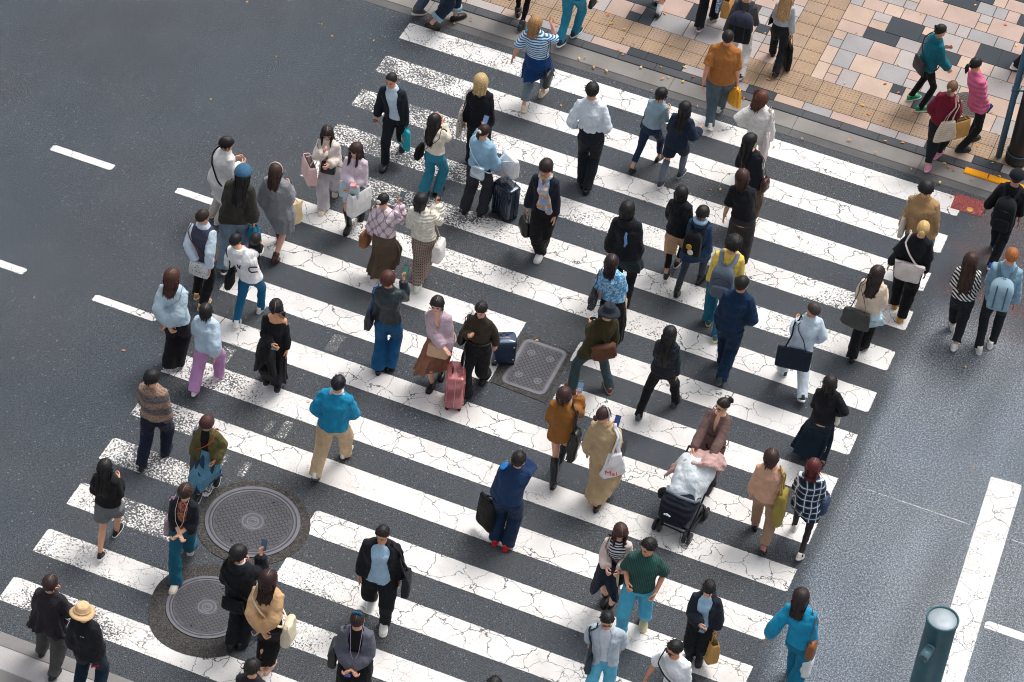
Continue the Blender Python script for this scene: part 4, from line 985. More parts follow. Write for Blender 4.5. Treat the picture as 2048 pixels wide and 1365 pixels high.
for a, b, y in ((-3.475, -2.44, -5.12), (-1.46, -.42, -5.13), (-3.55, -2.51, -7.63), (-1.475, -.47, -7.65), (-5.5, -4.45, -5.12)): stripe('lane_dash', a, b, y-.082, y+.075, blobs=False, wear=-.5, crack=-.9)
stripe('stop_line', 10.86, 11.31, -5.55, -5.30, blobs=False, crack=.2)
def skewquad(name, pts, wear=.1, crack=.1, nx=14, ny=90):
    p = [np.array(q) for q in pts]; v = []; cc = []
    for j in range(ny+1):
        for i in range(nx+1):
            u, t = i/nx, j/ny; a = p[0]*(1-u)+p[1]*u; b = p[3]*(1-u)+p[2]*u; q = a*(1-t)+b*t; v.append((*q, .004))
            d = min(u, 1-u)*np.linalg.norm(p[1]-p[0]); d2 = min(t, 1-t)*np.linalg.norm(p[3]-p[0]); cc.append((wear, min(min(d, d2)/.035, 1), crack))
    f = [(j*(nx+1)+i, j*(nx+1)+i+1, (j+1)*(nx+1)+i+1, (j+1)*(nx+1)+i) for j in range(ny) for i in range(nx)]
    return attr_mesh(name, v, f, {'wear': np.array(cc)}, PAINT)
bpy.data.objects.remove(bpy.data.objects['stop_line'])
skewquad('stop_line', [(10.84, -5.33), (11.29, -5.29), (11.62, -11.2), (11.17, -11.3)], .12, .12)
stripe('lane_line', 11.46, 15.0, -8.0, -7.84, blobs=False, crack=-.1)
stripe('worn_line', 9.35, 10.88, -6.345, -6.315, wear=.35, blobs=False); stripe('worn_line', 11.36, 14, -6.36, -6.33, wear=.35, blobs=False)
for a in ((1.9, -8.97, .16, .36), (1.72, -8.96, .10, .26), (1.80, -7.17, .2, .38), (1.35, -9.87, .2, .35), (1.75, -9.82, .12, .3), (.55, -8.05, .22, .36)): stripe('worn_marking', a[0], a[0]+a[2], a[1], a[1]+a[3], wear=.70, blobs=False)
def seam(pts, wd=.006):
    mb = MB(); p = np.array([(x+rnd(-.012, .012), y, .0105) for x, y in pts])
    for a, b in zip(p[:-1], p[1:]):
        d = (b-a)[:2]; n_ = np.array([-d[1], d[0], 0])/np.linalg.norm(d)*wd/2*rnd(.6, 1.4); mb.add([a-n_, b-n_, b+n_, a+n_], [(0, 1, 2, 3)])
    return tag(mb.build('asphalt_seam', plain((48, 48, 50), .85, name='tar'), None, False), kind='structure')
seam([(.40+.02*mn.noise((t, 0, 0))-.03*t, -6.5-.35*t) for t in np.arange(0, 8, .5)])
seam([(3.02+.01*math.sin(t*9), -12.1-.2*t) for t in np.arange(0, 4, .5)])
tag(MB().add([(8.84, -.30, .006), (9.32, -.28, .006), (9.36, .07, .006), (8.83, .07, .006)], [(0, 1, 2, 3)]).build('red_road_paint', asphalt('red_paint', False, (148, 78, 76), .1), None, False), kind='structure')
# asphalt collars round the covers
def disc(name, cx, cy, r, z, m, n=64, kind='structure', wobble=0.0, th=.003):
    an = np.arange(n)*2*math.pi/n; rr = r*(1+wobble*np.sin(an*3+1)+wobble*.7*np.sin(an*5)); t = np.stack([cx+rr*np.cos(an), cy+rr*np.sin(an)], 1)
    mb = MB(); mb.loft([np.c_[t, np.full(n, z-th)], np.c_[t, np.full(n, z)], np.c_[(t-[cx, cy])*.5+[cx, cy], np.full(n, z)]]); o = mb.build(name, m, None, False); return tag(o, kind=kind) if kind else o
COLLAR = asphalt('collar_asphalt', False, (74, 71, 69), .10)
disc('asphalt_collar', 2.32, -10.48, .735, .0085, COLLAR, wobble=.004); disc('asphalt_collar', 2.46, -12.06, .77, .0125, COLLAR, wobble=.015)
_q = ((4.16, -5.62), (4.90, -5.68), (4.93, -6.76), (4.11, -6.72))
tag(MB().loft([np.array([(x, y, z) for x, y in _q]) for z in (.005, .0085)]).build('asphalt_collar', COLLAR, None, False), kind='structure')
IRON = plain((82, 82, 88), .5, .35, 'cast_iron', grain=.25); IRON2 = plain((108, 108, 117), .48, .4, 'cast_iron_rim', grain=.2); GROOVE = plain((50, 50, 53), .7, name='groove')
def strip(mb, pts, wd, z, inside=None):
    P_ = [np.array(p) for p in pts]
    for a, b in zip(P_[:-1], P_[1:]):
        if inside and not (inside(a) and inside(b)): continue
        d = b-a; L_ = np.linalg.norm(d)
        if L_ < 1e-6: continue
        n_ = np.array([-d[1], d[0]])/L_*wd/2; e = d/L_*wd*.35; z_ = z+rnd(0, .0006)
        mb.add([(*(a-n_-e), z_), (*(b-n_+e), z_), (*(b+n_+e), z_), (*(a+n_-e), z_)], [(0, 1, 2, 3)])
def ringstrip(mb, cx, cy, r, wd, z, n=72):
    t = np.arange(n)*2*math.pi/n; a, b = [np.c_[cx+q_*np.cos(t), cy+q_*np.sin(t), np.full(n, z)] for q_ in (r-wd/2, r+wd/2)]
    mb.add(np.concatenate([a, b]), [(i, (i+1) % n, n+(i+1) % n, n+i) for i in range(n)])
def manhole(cx, cy, r, ang, label, z=.0125, zig=True):
    o = disc('manhole_cover', cx, cy, r, z+.006, IRON, 72, None, th=.01); tag(o, label, 'manhole cover', 'manhole covers in the crossing')
    k = MB(); ringstrip(k, cx, cy, r*.965, r*.07, z+.0085, 80); ringstrip(k, cx, cy, r*.875, r*.035, z+.0085, 80); k.build('rim', IRON2, o, False)
    k = MB(); ringstrip(k, cx, cy, r*.92, r*.02, z+.0075, 80); ringstrip(k, cx, cy, r*.845, r*.018, z+.0075, 80)
    c_, s_ = math.cos(ang), math.sin(ang); ins = lambda p: .24*r < math.hypot(p[0]-cx, p[1]-cy) < .82*r
    sp = r*.115; am = sp*.36; per = r*.135
    for i in range(-8, 9):
        pts = []
        for j in range(-16, 17):
            x, y = j*per/2, i*sp+(am if j % 2 else -am); pts.append((cx+c_*x-s_*y, cy+s_*x+c_*y))
        strip(k, pts, r*.019, z+.0075, ins); 
        p2 = [(cx+c_*x-s_*(i*sp+sp*.5), cy+s_*x+c_*(i*sp+sp*.5)) for x in np.arange(-r, r, per/2)]; strip(k, p2, r*.014, z+.0075, ins)
    k.build('tread_pattern', GROOVE, o, False)
    k = MB(); ringstrip(k, cx, cy, r*.215, r*.03, z+.0085, 40); ringstrip(k, cx, cy, r*.115, r*.035, z+.0085, 30)
    for t in (.6, 3.74): strip(k, [(cx+r*.06*math.cos(t+a)*1.1, cy+r*.06*math.sin(t+a)) for a in np.linspace(0, 2.2, 8)], r*.03, z+.0088)
    for i in range(5): strip(k, [(cx-r*.1+i*r*.05, cy-r*.165), (cx-r*.075+i*r*.05, cy-r*.165)], r*.04, z+.0088)
    k.build('emblem', IRON2, o, False)
    for s in (-1, 1): k = MB(); a = ang+1.35+(0 if s > 0 else math.pi); k.tube([(cx+.70*r*math.cos(a), cy+.70*r*math.sin(a), z+.004), (cx+.70*r*math.cos(a), cy+.70*r*math.sin(a), z+.0092)], r*.025, 10, rounded=False); k.build('painted_lift_hole', plain((15, 15, 16), .8, name='hole_shade'), o)  # black plug on the plate; the dark inside each hole is painted colour
    return o
manhole(2.31, -10.47, .615, -.02, 'large round iron manhole cover with zigzag tread, fully uncovered'); manhole(2.42, -12.03, .515, .1, 'round iron manhole cover partly hidden by the man in the black hoodie', z=.0165)
# rounded rectangular grate cover
def rrect(x0, y0, x1, y1, r, z, n=6, sk=0.0):
    out = []
    for cx, cy, a0 in ((x1-r, y1-r, 0), (x0+r, y1-r, 90), (x0+r, y0+r, 180), (x1-r, y0+r, 270)):
        for i in range(n+1): a = R(a0+90*i/n); out.append((cx+r*math.cos(a), cy+r*math.sin(a), z))
    return np.array(out)
X0, Y0, X1, Y1 = 4.215, -6.66, 4.862, -5.70
k = MB(); k.loft([rrect(X0, Y0, X1, Y1, .10, .006), rrect(X0, Y0, X1, Y1, .10, .0125), rrect(X0+.03, Y0+.03, X1-.03, Y1-.03, .08, .0128)]); o = k.build('drain_cover', IRON, None, False); tag(o, 'rounded rectangular iron cover with a diamond tread', 'manhole cover')
k = MB(); a, b = rrect(X0+.005, Y0+.005, X1-.005, Y1-.005, .1, .0145), rrect(X0+.05, Y0+.05, X1-.05, Y1-.05, .07, .0145); nn = len(a); k.add(np.concatenate([a, b]), [(i, (i+1) % nn, nn+(i+1) % nn, nn+i) for i in range(nn)]); k.build('rim', IRON2, o, False)
k = MB(); ins = lambda p: X0+.06 < p[0] < X1-.06 and Y0+.06 < p[1] < Y1-.06
for i in range(-14, 30):
    for s in (-1, 1): strip(k, [(X0+t*.03+(0 if s > 0 else .0), (Y0+i*.075+s*t*.03*1.15)) for t in range(0, 23)], .011, .0140, ins)
k.build('tread_pattern', GROOVE, o, False)
for x, y in ((4.40, -5.95), (4.68, -5.95), (4.40, -6.42), (4.68, -6.42)):
    k = MB(); ringstrip(k, x, y, .05, .014, .0150, 20); [strip(k, [(x, y), (x+.05*math.cos(t), y+.05*math.sin(t))], .012, .0150) for t in np.arange(6)*math.pi/3]; k.build('emblem', IRON2, o, False)
# ---------------------------------------------------------------- pavement beyond the crossing
def stone(name, c, var=.10, rough=.8, big=2.0):
    k = NT(name); k.rough(rough); k.b.inputs['Specular IOR Level'].default_value = .3; n = k.noise(big, 4); n2 = k.noise(70, 2)
    a = k.ramp(n, 0, [(.3, 1-var), (.7, 1+var)]); b = k.ramp(n2, 0, [(.3, .92), (.7, 1.07)]); k.color(k.mix(1.0, (k.mix(1.0, lin(c), (a, 0), 'MULTIPLY'), 0), (b, 0), 'MULTIPLY')); k.bump(n2, 0, .15, .003); return k.m
def slab(name, x0, x1, y0, y1, z, m, th=.1, bev=.012, kind='structure'):
    mb = MB()
    mb.loft([np.array([(x0, y0, z-th), (x1, y0, z-th), (x1, y1, z-th), (x0, y1, z-th)]), np.array([(x0, y0, z-bev), (x1, y0, z-bev), (x1, y1, z-bev), (x0, y1, z-bev)]), np.array([(x0+bev, y0+bev, z), (x1-bev, y0+bev, z), (x1-bev, y1-bev, z), (x0+bev, y1-bev, z)])])
    return tag(mb.build(name, m, None, False), kind=kind)
GUT = stone('gutter_concrete', (138, 134, 131), .18); GUTL = stone('gutter_low', (98, 97, 98), .18); KERB = stone('kerb_granite', (82, 84, 88), .12)
GUTD = stone('gutter_concrete_dark', (128, 126, 126), .15)
mbs = {'g': MB(), 'l': MB(), 'k': MB()}
def blk(mb, x0, x1, y0, y1, z, th=.1, bev=.006): mb.loft([np.array([(x0, y0, z-th), (x1, y0, z-th), (x1, y1, z-th), (x0, y1, z-th)]), np.array([(x0, y0, z-bev), (x1, y0, z-bev), (x1, y1, z-bev), (x0, y1, z-bev)]), np.array([(x0+bev, y0+bev, z), (x1-bev, y0+bev, z), (x1-bev, y1-bev, z), (x0+bev, y1-bev, z)])])
for x0, x1 in zip(np.arange(-20, 34, 2.0), np.arange(-18, 36, 2.0)):
    blk(mbs['l'], x0+.16, x1+.156, .15, .318, .006); blk(mbs['g'], x0+.16, x1+.156, .318, .645, .014)
for x0 in np.arange(-20, 34, .6): blk(mbs['k'], x0+.41, x0+1.006, .645, .81, .030)
tag(mbs['l'].build('gutter_edge', GUTL, None, False), kind='structure'); tag(mbs['g'].build('gutter', GUT, None, False), kind='structure'); tag(mbs['k'].build('kerb', KERB, None, False), kind='structure')
TM = [stone('tile_pink', (187, 163, 152), .12), stone('tile_beige', (188, 164, 148), .11), stone('tile_grey', (168, 161, 160), .10), stone('tile_pale', (178, 170, 167), .09), stone('tile_slate', (62, 68, 75), .07), stone('tile_peach', (196, 173, 157), .1), stone('tile_silver', (160, 157, 158), .09)]
W_ = [(0, 24), (1, 12), (2, 20), (3, 13), (4, 21), (5, 8), (6, 10)]
pick = lambda: rng.choices([a for a, _ in W_], [b for _, b in W_])[0]
mb = MB(); ZP = .032; g_ = .0055
def tile(x0, x1, y0, y1, mi): 
    z = ZP+rnd(-.0008, .0008); b = .003
    mb.loft([np.array([(x0+g_, y0+g_, z-.02), (x1-g_, y0+g_, z-.02), (x1-g_, y1-g_, z-.02), (x0+g_, y1-g_, z-.02)]), np.array([(x0+g_, y0+g_, z-b), (x1-g_, y0+g_, z-b), (x1-g_, y1-g_, z-b), (x0+g_, y1-g_, z-b)]), np.array([(x0+g_+b, y0+g_+b, z), (x1-g_-b, y0+g_+b, z), (x1-g_-b, y1-g_-b, z), (x0+g_+b, y1-g_-b, z)])], mi)
x = -6.0
while x < 15: wd = rng.choice([.30, .45, .45, .6]); tile(x, x+wd, .81, 1.005, pick()); x += wd
y = 1.63
while y < 9:
    hh = rng.choice([.30, .30, .44])
    for xa, xb in ((-6.0, 5.42), (6.03, 15.0)):
        x = xa
        while x < xb-.05:
            wd = rng.choice([.20, .28, .36, .44, .44, .54]); wd = min(wd, xb-x); wd = xb-x if xb-x-wd < .14 else wd
            if hh > .4 and wd < .35 and rng.random() < .6: tile(x, x+wd, y, y+hh/2, pick()); tile(x, x+wd, y+hh/2, y+hh, pick())
            else: tile(x, x+wd, y, y+hh, pick())
            x += wd
    y += hh
tag(mb.build('pavement', TM, None, False), kind='structure')
mb = MB(); mb.add([(-20, .70, .012), (34, .70, .012), (34, 14, .012), (-20, 14, .012)], [(0, 1, 2, 3)]); tag(mb.build('pavement_bed', stone('joint_mortar', (92, 84, 80), .1), None, False), kind='structure')
TAC = [stone('tactile_tan', (164, 140, 118), .13), stone('tactile_tan_warm', (170, 145, 121), .12), stone('tactile_tan_pink', (167, 144, 125), .12)]
mb = MB(); n6 = np.arange(6)*2*math.pi/6
for r_ in range(2):
    for i in range(-20, 50):
        x0 = i*.3125; y0 = 1.005+r_*.3125; tile_mi = rng.randrange(3); z = ZP; b = .003
        mb.loft([np.array([(x0+g_, y0+g_, z-.02), (x0+.3125-g_, y0+g_, z-.02), (x0+.3125-g_, y0+.3125-g_, z-.02), (x0+g_, y0+.3125-g_, z-.02)]), np.array([(x0+g_, y0+g_, z), (x0+.3125-g_, y0+g_, z), (x0+.3125-g_, y0+.3125-g_, z), (x0+g_, y0+.3125-g_, z)])], tile_mi)
        if 0 < x0 < 10.5:
            for a in range(5):
                for c_ in range(5):
                    cx, cy = x0+.038+a*.059, y0+.038+c_*.059
                    mb.loft([np.stack([cx+rr*np.cos(n6), cy+rr*np.sin(n6), np.full(6, z+zz)], 1) for rr, zz in ((.0165, 0), (.013, .005), (.007, .0065))], tile_mi)
for c_ in range(2):
    for i in range(26):
        x0 = 5.42+c_*.305; y0 = 1.63+i*.305; mi = rng.randrange(3); z = ZP
        mb.loft([np.array([(x0+g_, y0+g_, z-.02), (x0+.305-g_, y0+g_, z-.02), (x0+.305-g_, y0+.305-g_, z-.02), (x0+g_, y0+.305-g_, z-.02)]), np.array([(x0+g_, y0+g_, z), (x0+.305-g_, y0+g_, z), (x0+.305-g_, y0+.305-g_, z), (x0+g_, y0+.305-g_, z)])], mi)
        for a in range(4):
            cx = x0+.045+a*.072; mb.loft([np.array([(cx-w2, y0+.02+e, z+zz), (cx+w2, y0+.02+e, z+zz), (cx+w2, y0+.285-e, z+zz), (cx-w2, y0+.285-e, z+zz)]) for w2, e, zz in ((.018, 0, 0), (.014, .006, .006), (.011, .008, .0065))], mi)
tag(mb.build('tactile_paving', TAC, None, False), kind='structure')
# near kerb, lower left
slab('gutter', -20, .30, -13.69, -13.48, .012, stone('near_gutter', (176, 168, 164), .12)); slab('gutter', .306, 34, -13.69, -13.48, .012, stone('near_gutter_dark', (140, 137, 136), .14)); slab('gutter', -20, 34, -14.03, -13.69, .02, stone('near_kerb', (188, 184, 184), .1)); slab('pavement', -20, 34, -30, -14.03, .026, stone('near_pavement', (134, 132, 132), .12, big=1.0))
# yellow painted kerb edge, brass survey cap, pavement cover
k = MB(); 
for x0, x1 in ((8.80, 9.16), (9.17, 9.52), (9.53, 9.9), (9.91, 10.5)): blk(k, x0, x1, .545, .69, .037, .03, .01)
tag(k.build('yellow_kerb_paint', stone('yellow_paint', (240, 160, 24), .16), None, False), kind='structure')
k = MB(); an = np.arange(24)*2*math.pi/24; cx, cy = ground_b = at(1648+1490/5.12, 180+1230/5.12)[:2]
k.loft([np.stack([cx+r_*np.cos(an), cy+r_*np.sin(an), np.full(24, z)], 1) for r_, z in ((.052, .006), (.052, .011), (.045, .013), (.02, .013))]); tag(k.build('survey_cap', plain((196, 150, 84), .35, .6, 'brass'), None), 'small round brass cap set in the red road paint', 'survey marker')
cx, cy = 8.45, 2.12; o = disc('manhole_cover', cx, cy, .30, .0385, plain((74, 70, 66), .7, .3, 'old_iron', grain=.4), 48, None, th=.02); tag(o, 'small dark manhole cover in the tiled pavement beside the woman in burgundy', 'manhole cover')
k = MB(); ringstrip(k, cx, cy, .27, .014, .0402, 40)
for i in range(-5, 6):
    for j in range(-5, 6):
        x, y = cx+i*.05+(.025 if j % 2 else 0), cy+j*.045
        if math.hypot(x-cx, y-cy) < .25: k.box((x, y, .041), (.026, .018, .006), 0, rotz(.6))
k.build('tread_pattern', plain((96, 88, 80), .6, .3, 'old_iron_stud'), o, False)
# fallen leaves
mb = MB()
def leaf(x, y, z, L_, a, mi):
    w2 = L_*rnd(.22, .32); c_, s_ = math.cos(a), math.sin(a); pts = [(-.5, 0, 0), (-.2, .8, .012), (.2, .7, .012), (.55, 0, .004), (.2, -.7, .012), (-.2, -.8, .012)]
    mb.add([(x+c_*p*L_-s_*q_*w2, y+s_*p*L_+c_*q_*w2, z+.004+h*rnd(.4, 1.5)) for p, q_, h in pts], [(0, 1, 2, 3, 4, 5)], mi)
for _ in range(150): leaf(rnd(-2.5, 11), 1.7+rnd(0, 1)**1.3*6, ZP, rnd(.04, .08), rnd(0, 6.3), rng.randrange(4))
for _ in range(46): leaf(rnd(-1, 11), rnd(.8, 1.7), ZP+.006, rnd(.04, .075), rnd(0, 6.3), rng.randrange(4))
for _ in range(44): leaf(rnd(-.6, 10), rnd(.1, .8), .034, rnd(.04, .075), rnd(0, 6.3), rng.randrange(4))
for _ in range(34): leaf(rnd(-3, 11), -rnd(0, 1)**2*10, .010, rnd(.035, .06), rnd(0, 6.3), rng.randrange(4))
tag(mb.build('fallen_leaves', [plain((236, 178, 60), .7, name='leaf'), plain((226, 150, 70), .7, name='leaf_orange'), plain((240, 200, 110), .7, name='leaf_pale'), plain((206, 110, 60), .7, name='leaf_brown')], None, False), kind='stuff', label='yellow and orange fallen leaves scattered on the paving', cat='leaves')
# ---------------------------------------------------------------- posts
B = at(1997, 314, .03); h = 4.6; k = MB(); n = 20; an = np.arange(n)*2*math.pi/n
BLUE = plain((64, 104, 128), .45, name='blue_paint', grain=.1)
k.loft([np.stack([r_*np.cos(an), r_*np.sin(an), np.full(n, z)], 1) for r_, z in ((.048, 0), (.048, 1.0), (.048, h), (.04, h+.02))]); o = k.build('sign_post', BLUE, None, loc=B); tag(o, 'thin blue steel post standing on the tiled pavement', 'post')
k = MB()
for z in (1.28, 1.34): k.tube([(.05*math.cos(t), .05*math.sin(t), z) for t in np.linspace(0, 2*math.pi, 17)], .012, 6, rounded=False)
k.tube([(.05, 0, 1.31), (.24, .06, 1.31)], .015, 6); k.build('clamp', BLUE, o)
B = at(2032, 322, .03); k = MB(); r0 = .155
BLK = plain((30, 32, 36), .4, name='black_paint', grain=.1)
k.loft([np.stack([r_*np.cos(an), r_*np.sin(an), np.full(n, z)], 1) for r_, z in ((r0+.015, 0), (r0+.02, .02), (r0+.02, .16), (r0+.004, .18), (r0, .2), (r0, 3.6), (r0-.03, 3.62))]); o = k.build('lamp_column', BLK, None, loc=B); tag(o, 'thick black steel column with a collar at its foot', 'column')
k = MB(); k.tube([((r0+.016)*math.cos(t), (r0+.016)*math.sin(t), .19) for t in np.linspace(0, 2*math.pi, 25)], .012, 6, rounded=False); k.build('base_ring', plain((60, 88, 104), .4, name='ring_paint'), o)
# teal signal post, lower right
ht = 2.3; T_ = at(1886, 1237, ht); B = np.array([T_[0], T_[1], 0]); r0 = .185; n = 40; an = np.arange(n)*2*math.pi/n; k = MB()
TEAL = plain((50, 98, 110), .52, name='teal_paint', grain=.12)
k.loft([np.stack([r_*np.cos(an), r_*np.sin(an), np.full(n, z)], 1) for r_, z in ((r0+.02, 0), (r0+.02, .12), (r0, .14), (r0, ht-.05), (r0+.012, ht-.045), (r0+.012, ht), (r0-.006, ht), (r0-.006, ht-.04))]); o = k.build('signal_post', TEAL, None, loc=B); tag(o, 'stout teal metal post with a flat round lid and a small side lamp', 'post')
k = MB(); k.loft([np.stack([r_*np.cos(an), r_*np.sin(an), np.full(n, z)], 1) for r_, z in ((r0-.010, ht-.06), (r0-.010, ht-.02), (r0-.014, ht-.016), (.05, ht-.014))]); lid = k.build('lid', plain((158, 170, 178), .45, .1, 'lid_paint'), o)
for t in (.4, 1.7, 3.3, 4.8): k = MB(); k.ell(((r0-.03)*math.cos(t), (r0-.03)*math.sin(t), ht-.012), (.007, .007, .004), 0, 8, 6); k.build('screw', plain((225, 225, 225), .3, .5, 'screw'), lid)
d = np.array([-.18, -.98, 0]); d /= np.linalg.norm(d); k = MB(); zc = ht-.36
k.tube([d*r0*.9+[0, 0, zc], d*(r0+.04)+[0, 0, zc]], .058, 20, rounded=False); k.tube([d*(r0+.03)+[0, 0, zc], d*(r0+.20)+[0, 0, zc-.01]], .062, 20, rounded=False); lp = k.build('side_lamp', plain((104, 140, 150), .35, .2, 'lamp_paint'), o)
k = MB(); k.tube([d*(r0+.185)+[0, 0, zc-.01], d*(r0+.206)+[0, 0, zc-.01]], .05, 18, rounded=False); k.build('lamp_glass', plain((70, 96, 100), .15, name='lamp_glass'), lp)
# ---------------------------------------------------------------- the crowd
PAV = 'pedestrians on the pavement'
def T(c, **k): return ('top', c, k)
def IN(c, **k): return ('inner', c, k)
def TR(c, **k): return ('trousers', c, k)
def SK(c, **k): return ('skirt', c, k)
BK = (26, 23, 24); DB = (46, 31, 28); BR = (74, 44, 34); RB = (84, 34, 28)
NAVY = (30, 38, 58); BLACK = (30, 31, 36); SN = ('sneaker', (42, 42, 46), (235, 235, 235)); WS = ('sneaker', (236, 234, 230), (245, 243, 238)); BS = ('sneaker', (34, 34, 38), (34, 34, 38)); LO = ('loafer', (26, 25, 27), (26, 25, 27))
OPEN = (.62, .42, .40); WIDEO = (.8, .6, .45)
# --- along the top edge and on the pavement
person('cuffed', 'person in wide dark jeans with rolled pale cuffs and black shoes at the kerb', f=(884, 46), L=(916, 37), Rf=(862, 60), H=1.72, face=55, male=True, arms=('fwd', 'down'), wear=[TR((30, 48, 74), thigh=.105, knee=.09, hemr=.088, hem=.10, cuffc=(150, 182, 204)), T((40, 46, 60))], shoes=LO, z0=.02)
person('sole', 'person in faded blue jeans lifting a dark trainer, beside the rolled cuffs', L=(836, 31), Rf=(892, 20), H=1.72, face=48, male=True, wear=[TR((74, 86, 110), thigh=.1, knee=.085, hemr=.075), T((60, 62, 70))], shoes=('sneaker', (84, 84, 74), (226, 222, 214)), z0=.01)
person('boots', 'person in black tights and black ankle boots stepping on the kerb', L=(1036, 28), Rf=(1043, 58), H=1.62, face=8, arms=('grip', 'down'), wear=[TR((24, 24, 27), thigh=.078, knee=.055, hemr=.040), SK((30, 31, 38), hem=.33, flare=.05), T((30, 34, 50))], shoes=('boot', (52, 54, 60), (40, 40, 44)), group=PAV, z0=.02)
bag('boots', 'hand', 'small black handbag held by the person in black ankle boots', 'hL', (26, 26, 30), .26, .2, .1, .10, rough=.4)
person('teal', 'person in teal jeans and dark canvas shoes crossing the tactile paving', L=(1120, 92), Rf=(1153, 68), H=1.76, face=22, male=True, arms=('down', 'gripf'), wear=[TR((40, 142, 178), thigh=.1, knee=.072, hemr=.064), T((34, 36, 42))], shoes=('sneaker', (34, 42, 62), (236, 236, 236)), group=PAV, z0=.03)
bag('teal', 'hand', 'black folded bag held by the person in teal jeans', 'hR', (28, 28, 32), .22, .16, .06, .03, rough=.6)
person('socks', 'person with bare legs, white socks and black loafers on the pavement', L=(1312, 3), Rf=(1316, 33), H=1.6, face=5, wear=[SK(NAVY, hem=.30, flare=.05), T(NAVY), ('sock', (238, 238, 236), {'top': .11})], shoes=LO, group=PAV, z0=.03)
person('paper', 'person in black trousers carrying two shopping bags, rear sole showing', L=(1397, 62), Rf=(1428, 36), H=1.7, face=15, arms=('down', 'grip'), wear=[TR((28, 32, 38), thigh=.1, knee=.085, hemr=.08), T((36, 38, 46))], shoes=('sneaker', (62, 60, 62), (205, 205, 205)), group=PAV, z0=.03)
bag('paper', 'paper', 'brown paper shopping bag beside a blue printed bag', 'hR', (206, 150, 84), .30, .34, .14, .14, taper=1.0, rough=.8, dx=.07)
bag('paper', 'tote', 'white shopping bag with blue print, carried with a brown paper bag', 'hR', (220, 232, 246), .3, .3, .06, .12, pat='floral', c2=(90, 150, 206), dx=-.06)
person('rucksack', 'person in charcoal shirt and white trousers with a navy roll-top backpack', head=(1497, -24), L=(1462, 118), Rf=(1481, 158), face=12, male=True, arms=('back', 'fwd'), hair=('short', (40, 32, 30)), wear=[TR((232, 230, 226), thigh=.1, knee=.082, hemr=.07), T((74, 72, 72), fit=.035, cuff=1.2)], shoes=SN, group=PAV, z0=.03)
backpack('rucksack', 'navy and black roll-top backpack on the person in white trousers', (26, 28, 34), .36, .52, .14, straps=(48, 54, 76), pocket=False, flap=True, c2=(50, 56, 78))
person('blondelong', 'person with long loose blonde hair, pale grey jumper and black jeans', head=(1577, -18), L=(1546, 106), Rf=(1549, 156), face=14, arms=('carry', 'grip'), hair=('long', (184, 150, 106), {'len': .34, 'taper': -.05, 'wide': 1.2, 'locks': 30}), wear=[TR((32, 38, 46), thigh=.095, knee=.08, hemr=.074), T((178, 186, 194), hem=.58, fit=.03)], shoes=LO, group=PAV, z0=.03)
bag('blondelong', 'tote', 'slim black carrier bag with red handles held by the long-haired blonde', 'hR', (30, 32, 38), .30, .46, .08, .16, taper=.95, strapc=(150, 24, 44), rot=.5)
drape('blondelong', 'jacket', 'black jacket hung over the arm of the long-haired blonde', 'jacket', (30, 30, 33), 'L', .2, .26, .07)
person('orange', 'broad person in a rust brown short-sleeved shirt and grey trousers', head=(1458, 62), L=(1417, 266), Rf=(1441, 216), face=8, male=True, build=1.2, arms=('back', 'grip'), skin=(222, 160, 132), hair=('crop', (30, 26, 26)), wear=[TR((82, 100, 114), thigh=.11, knee=.085, hemr=.075), T((178, 112, 52), hem=.48, fit=.045, sleeve='elbow', neck='collar', flare=.02)], shoes=WS)
bag('orange', 'plastic', 'bright orange yellow plastic bag held by the person in the rust shirt', 'hR', (250, 172, 20), .24, .30, .12, .10, taper=.7, crumple=.03, rough=.6, rot=.9)
person('breton', 'blonde person in a blue and white striped top with a blue jacket at the waist', head=(1073, 35), L=(1045, 228), Rf=(1087, 188), face=15, look=(28, 5), build=1.12, arms=('wide', 'wave'), skin=(232, 168, 142), hair=('bob', (166, 124, 82), {'len': .17, 'locks': 24}), wear=[TR((118, 136, 148), thigh=.1, knee=.08, hemr=.07, hem=.10), T(fab((226, 238, 246), 'stripe', c2=(20, 120, 178)), hem=.56, fit=.045, sleeve='elbow'), SK((14, 62, 140), waist=.60, hem=.30, fit=.05, flare=.03, pleat=.5, name='tied_jacket')], shoes=('sneaker', (226, 214, 190), (236, 226, 196)), extra=[('glasses',)])
bag('breton', 'shoulder', 'rounded black leather shoulder bag at the hip of the striped top', 'sR', (38, 42, 48), .30, .24, .10, .62, rough=.4, dx=-.03, dy=-.08, two=False, e=.75)
person('hoodedteal', 'person in a teal hooded jacket, black leggings and green trainers on the pavement', head=(1885, 50), L=(1826, 198), Rf=(1845, 222), face=62, look=(5, 5), arms=('carry', 'fwd'), hair=('bun', BK, {'at': (0, -.11, .19), 'r': .035}), wear=[TR((26, 27, 32), thigh=.082, knee=.062, hemr=.05, hem=.07), T((14, 112, 134), hem=.49, fit=.05, hood=True, sl=.008)], shoes=('sneaker', (28, 148, 92), (228, 236, 228)), group=PAV, z0=.03)
bag('hoodedteal', 'cross', 'flat black satchel at the back of the teal hooded jacket', 'b', (34, 40, 50), .30, .24, .06, rough=.5, dz=-.14)
person('pinkpuffer', 'person in a pink quilted jacket with a black ponytail', head=(1955, 117), f=(1935, 292), stride=.3, face=58, look=(0, 10), arms=('fwd', 'gripf'), hair=('pony', BK, {'plen': .14}), wear=[TR((34, 36, 44)), T(fab((234, 112, 154), 'quilt'), hem=.47, fit=.045, neck='high', wr=.006)], shoes=BS, group=PAV, z0=.03)
phone('pinkpuffer', 'R', 'blue phone in the hand of the pink quilted jacket', (30, 60, 110), (40, 90, 150))
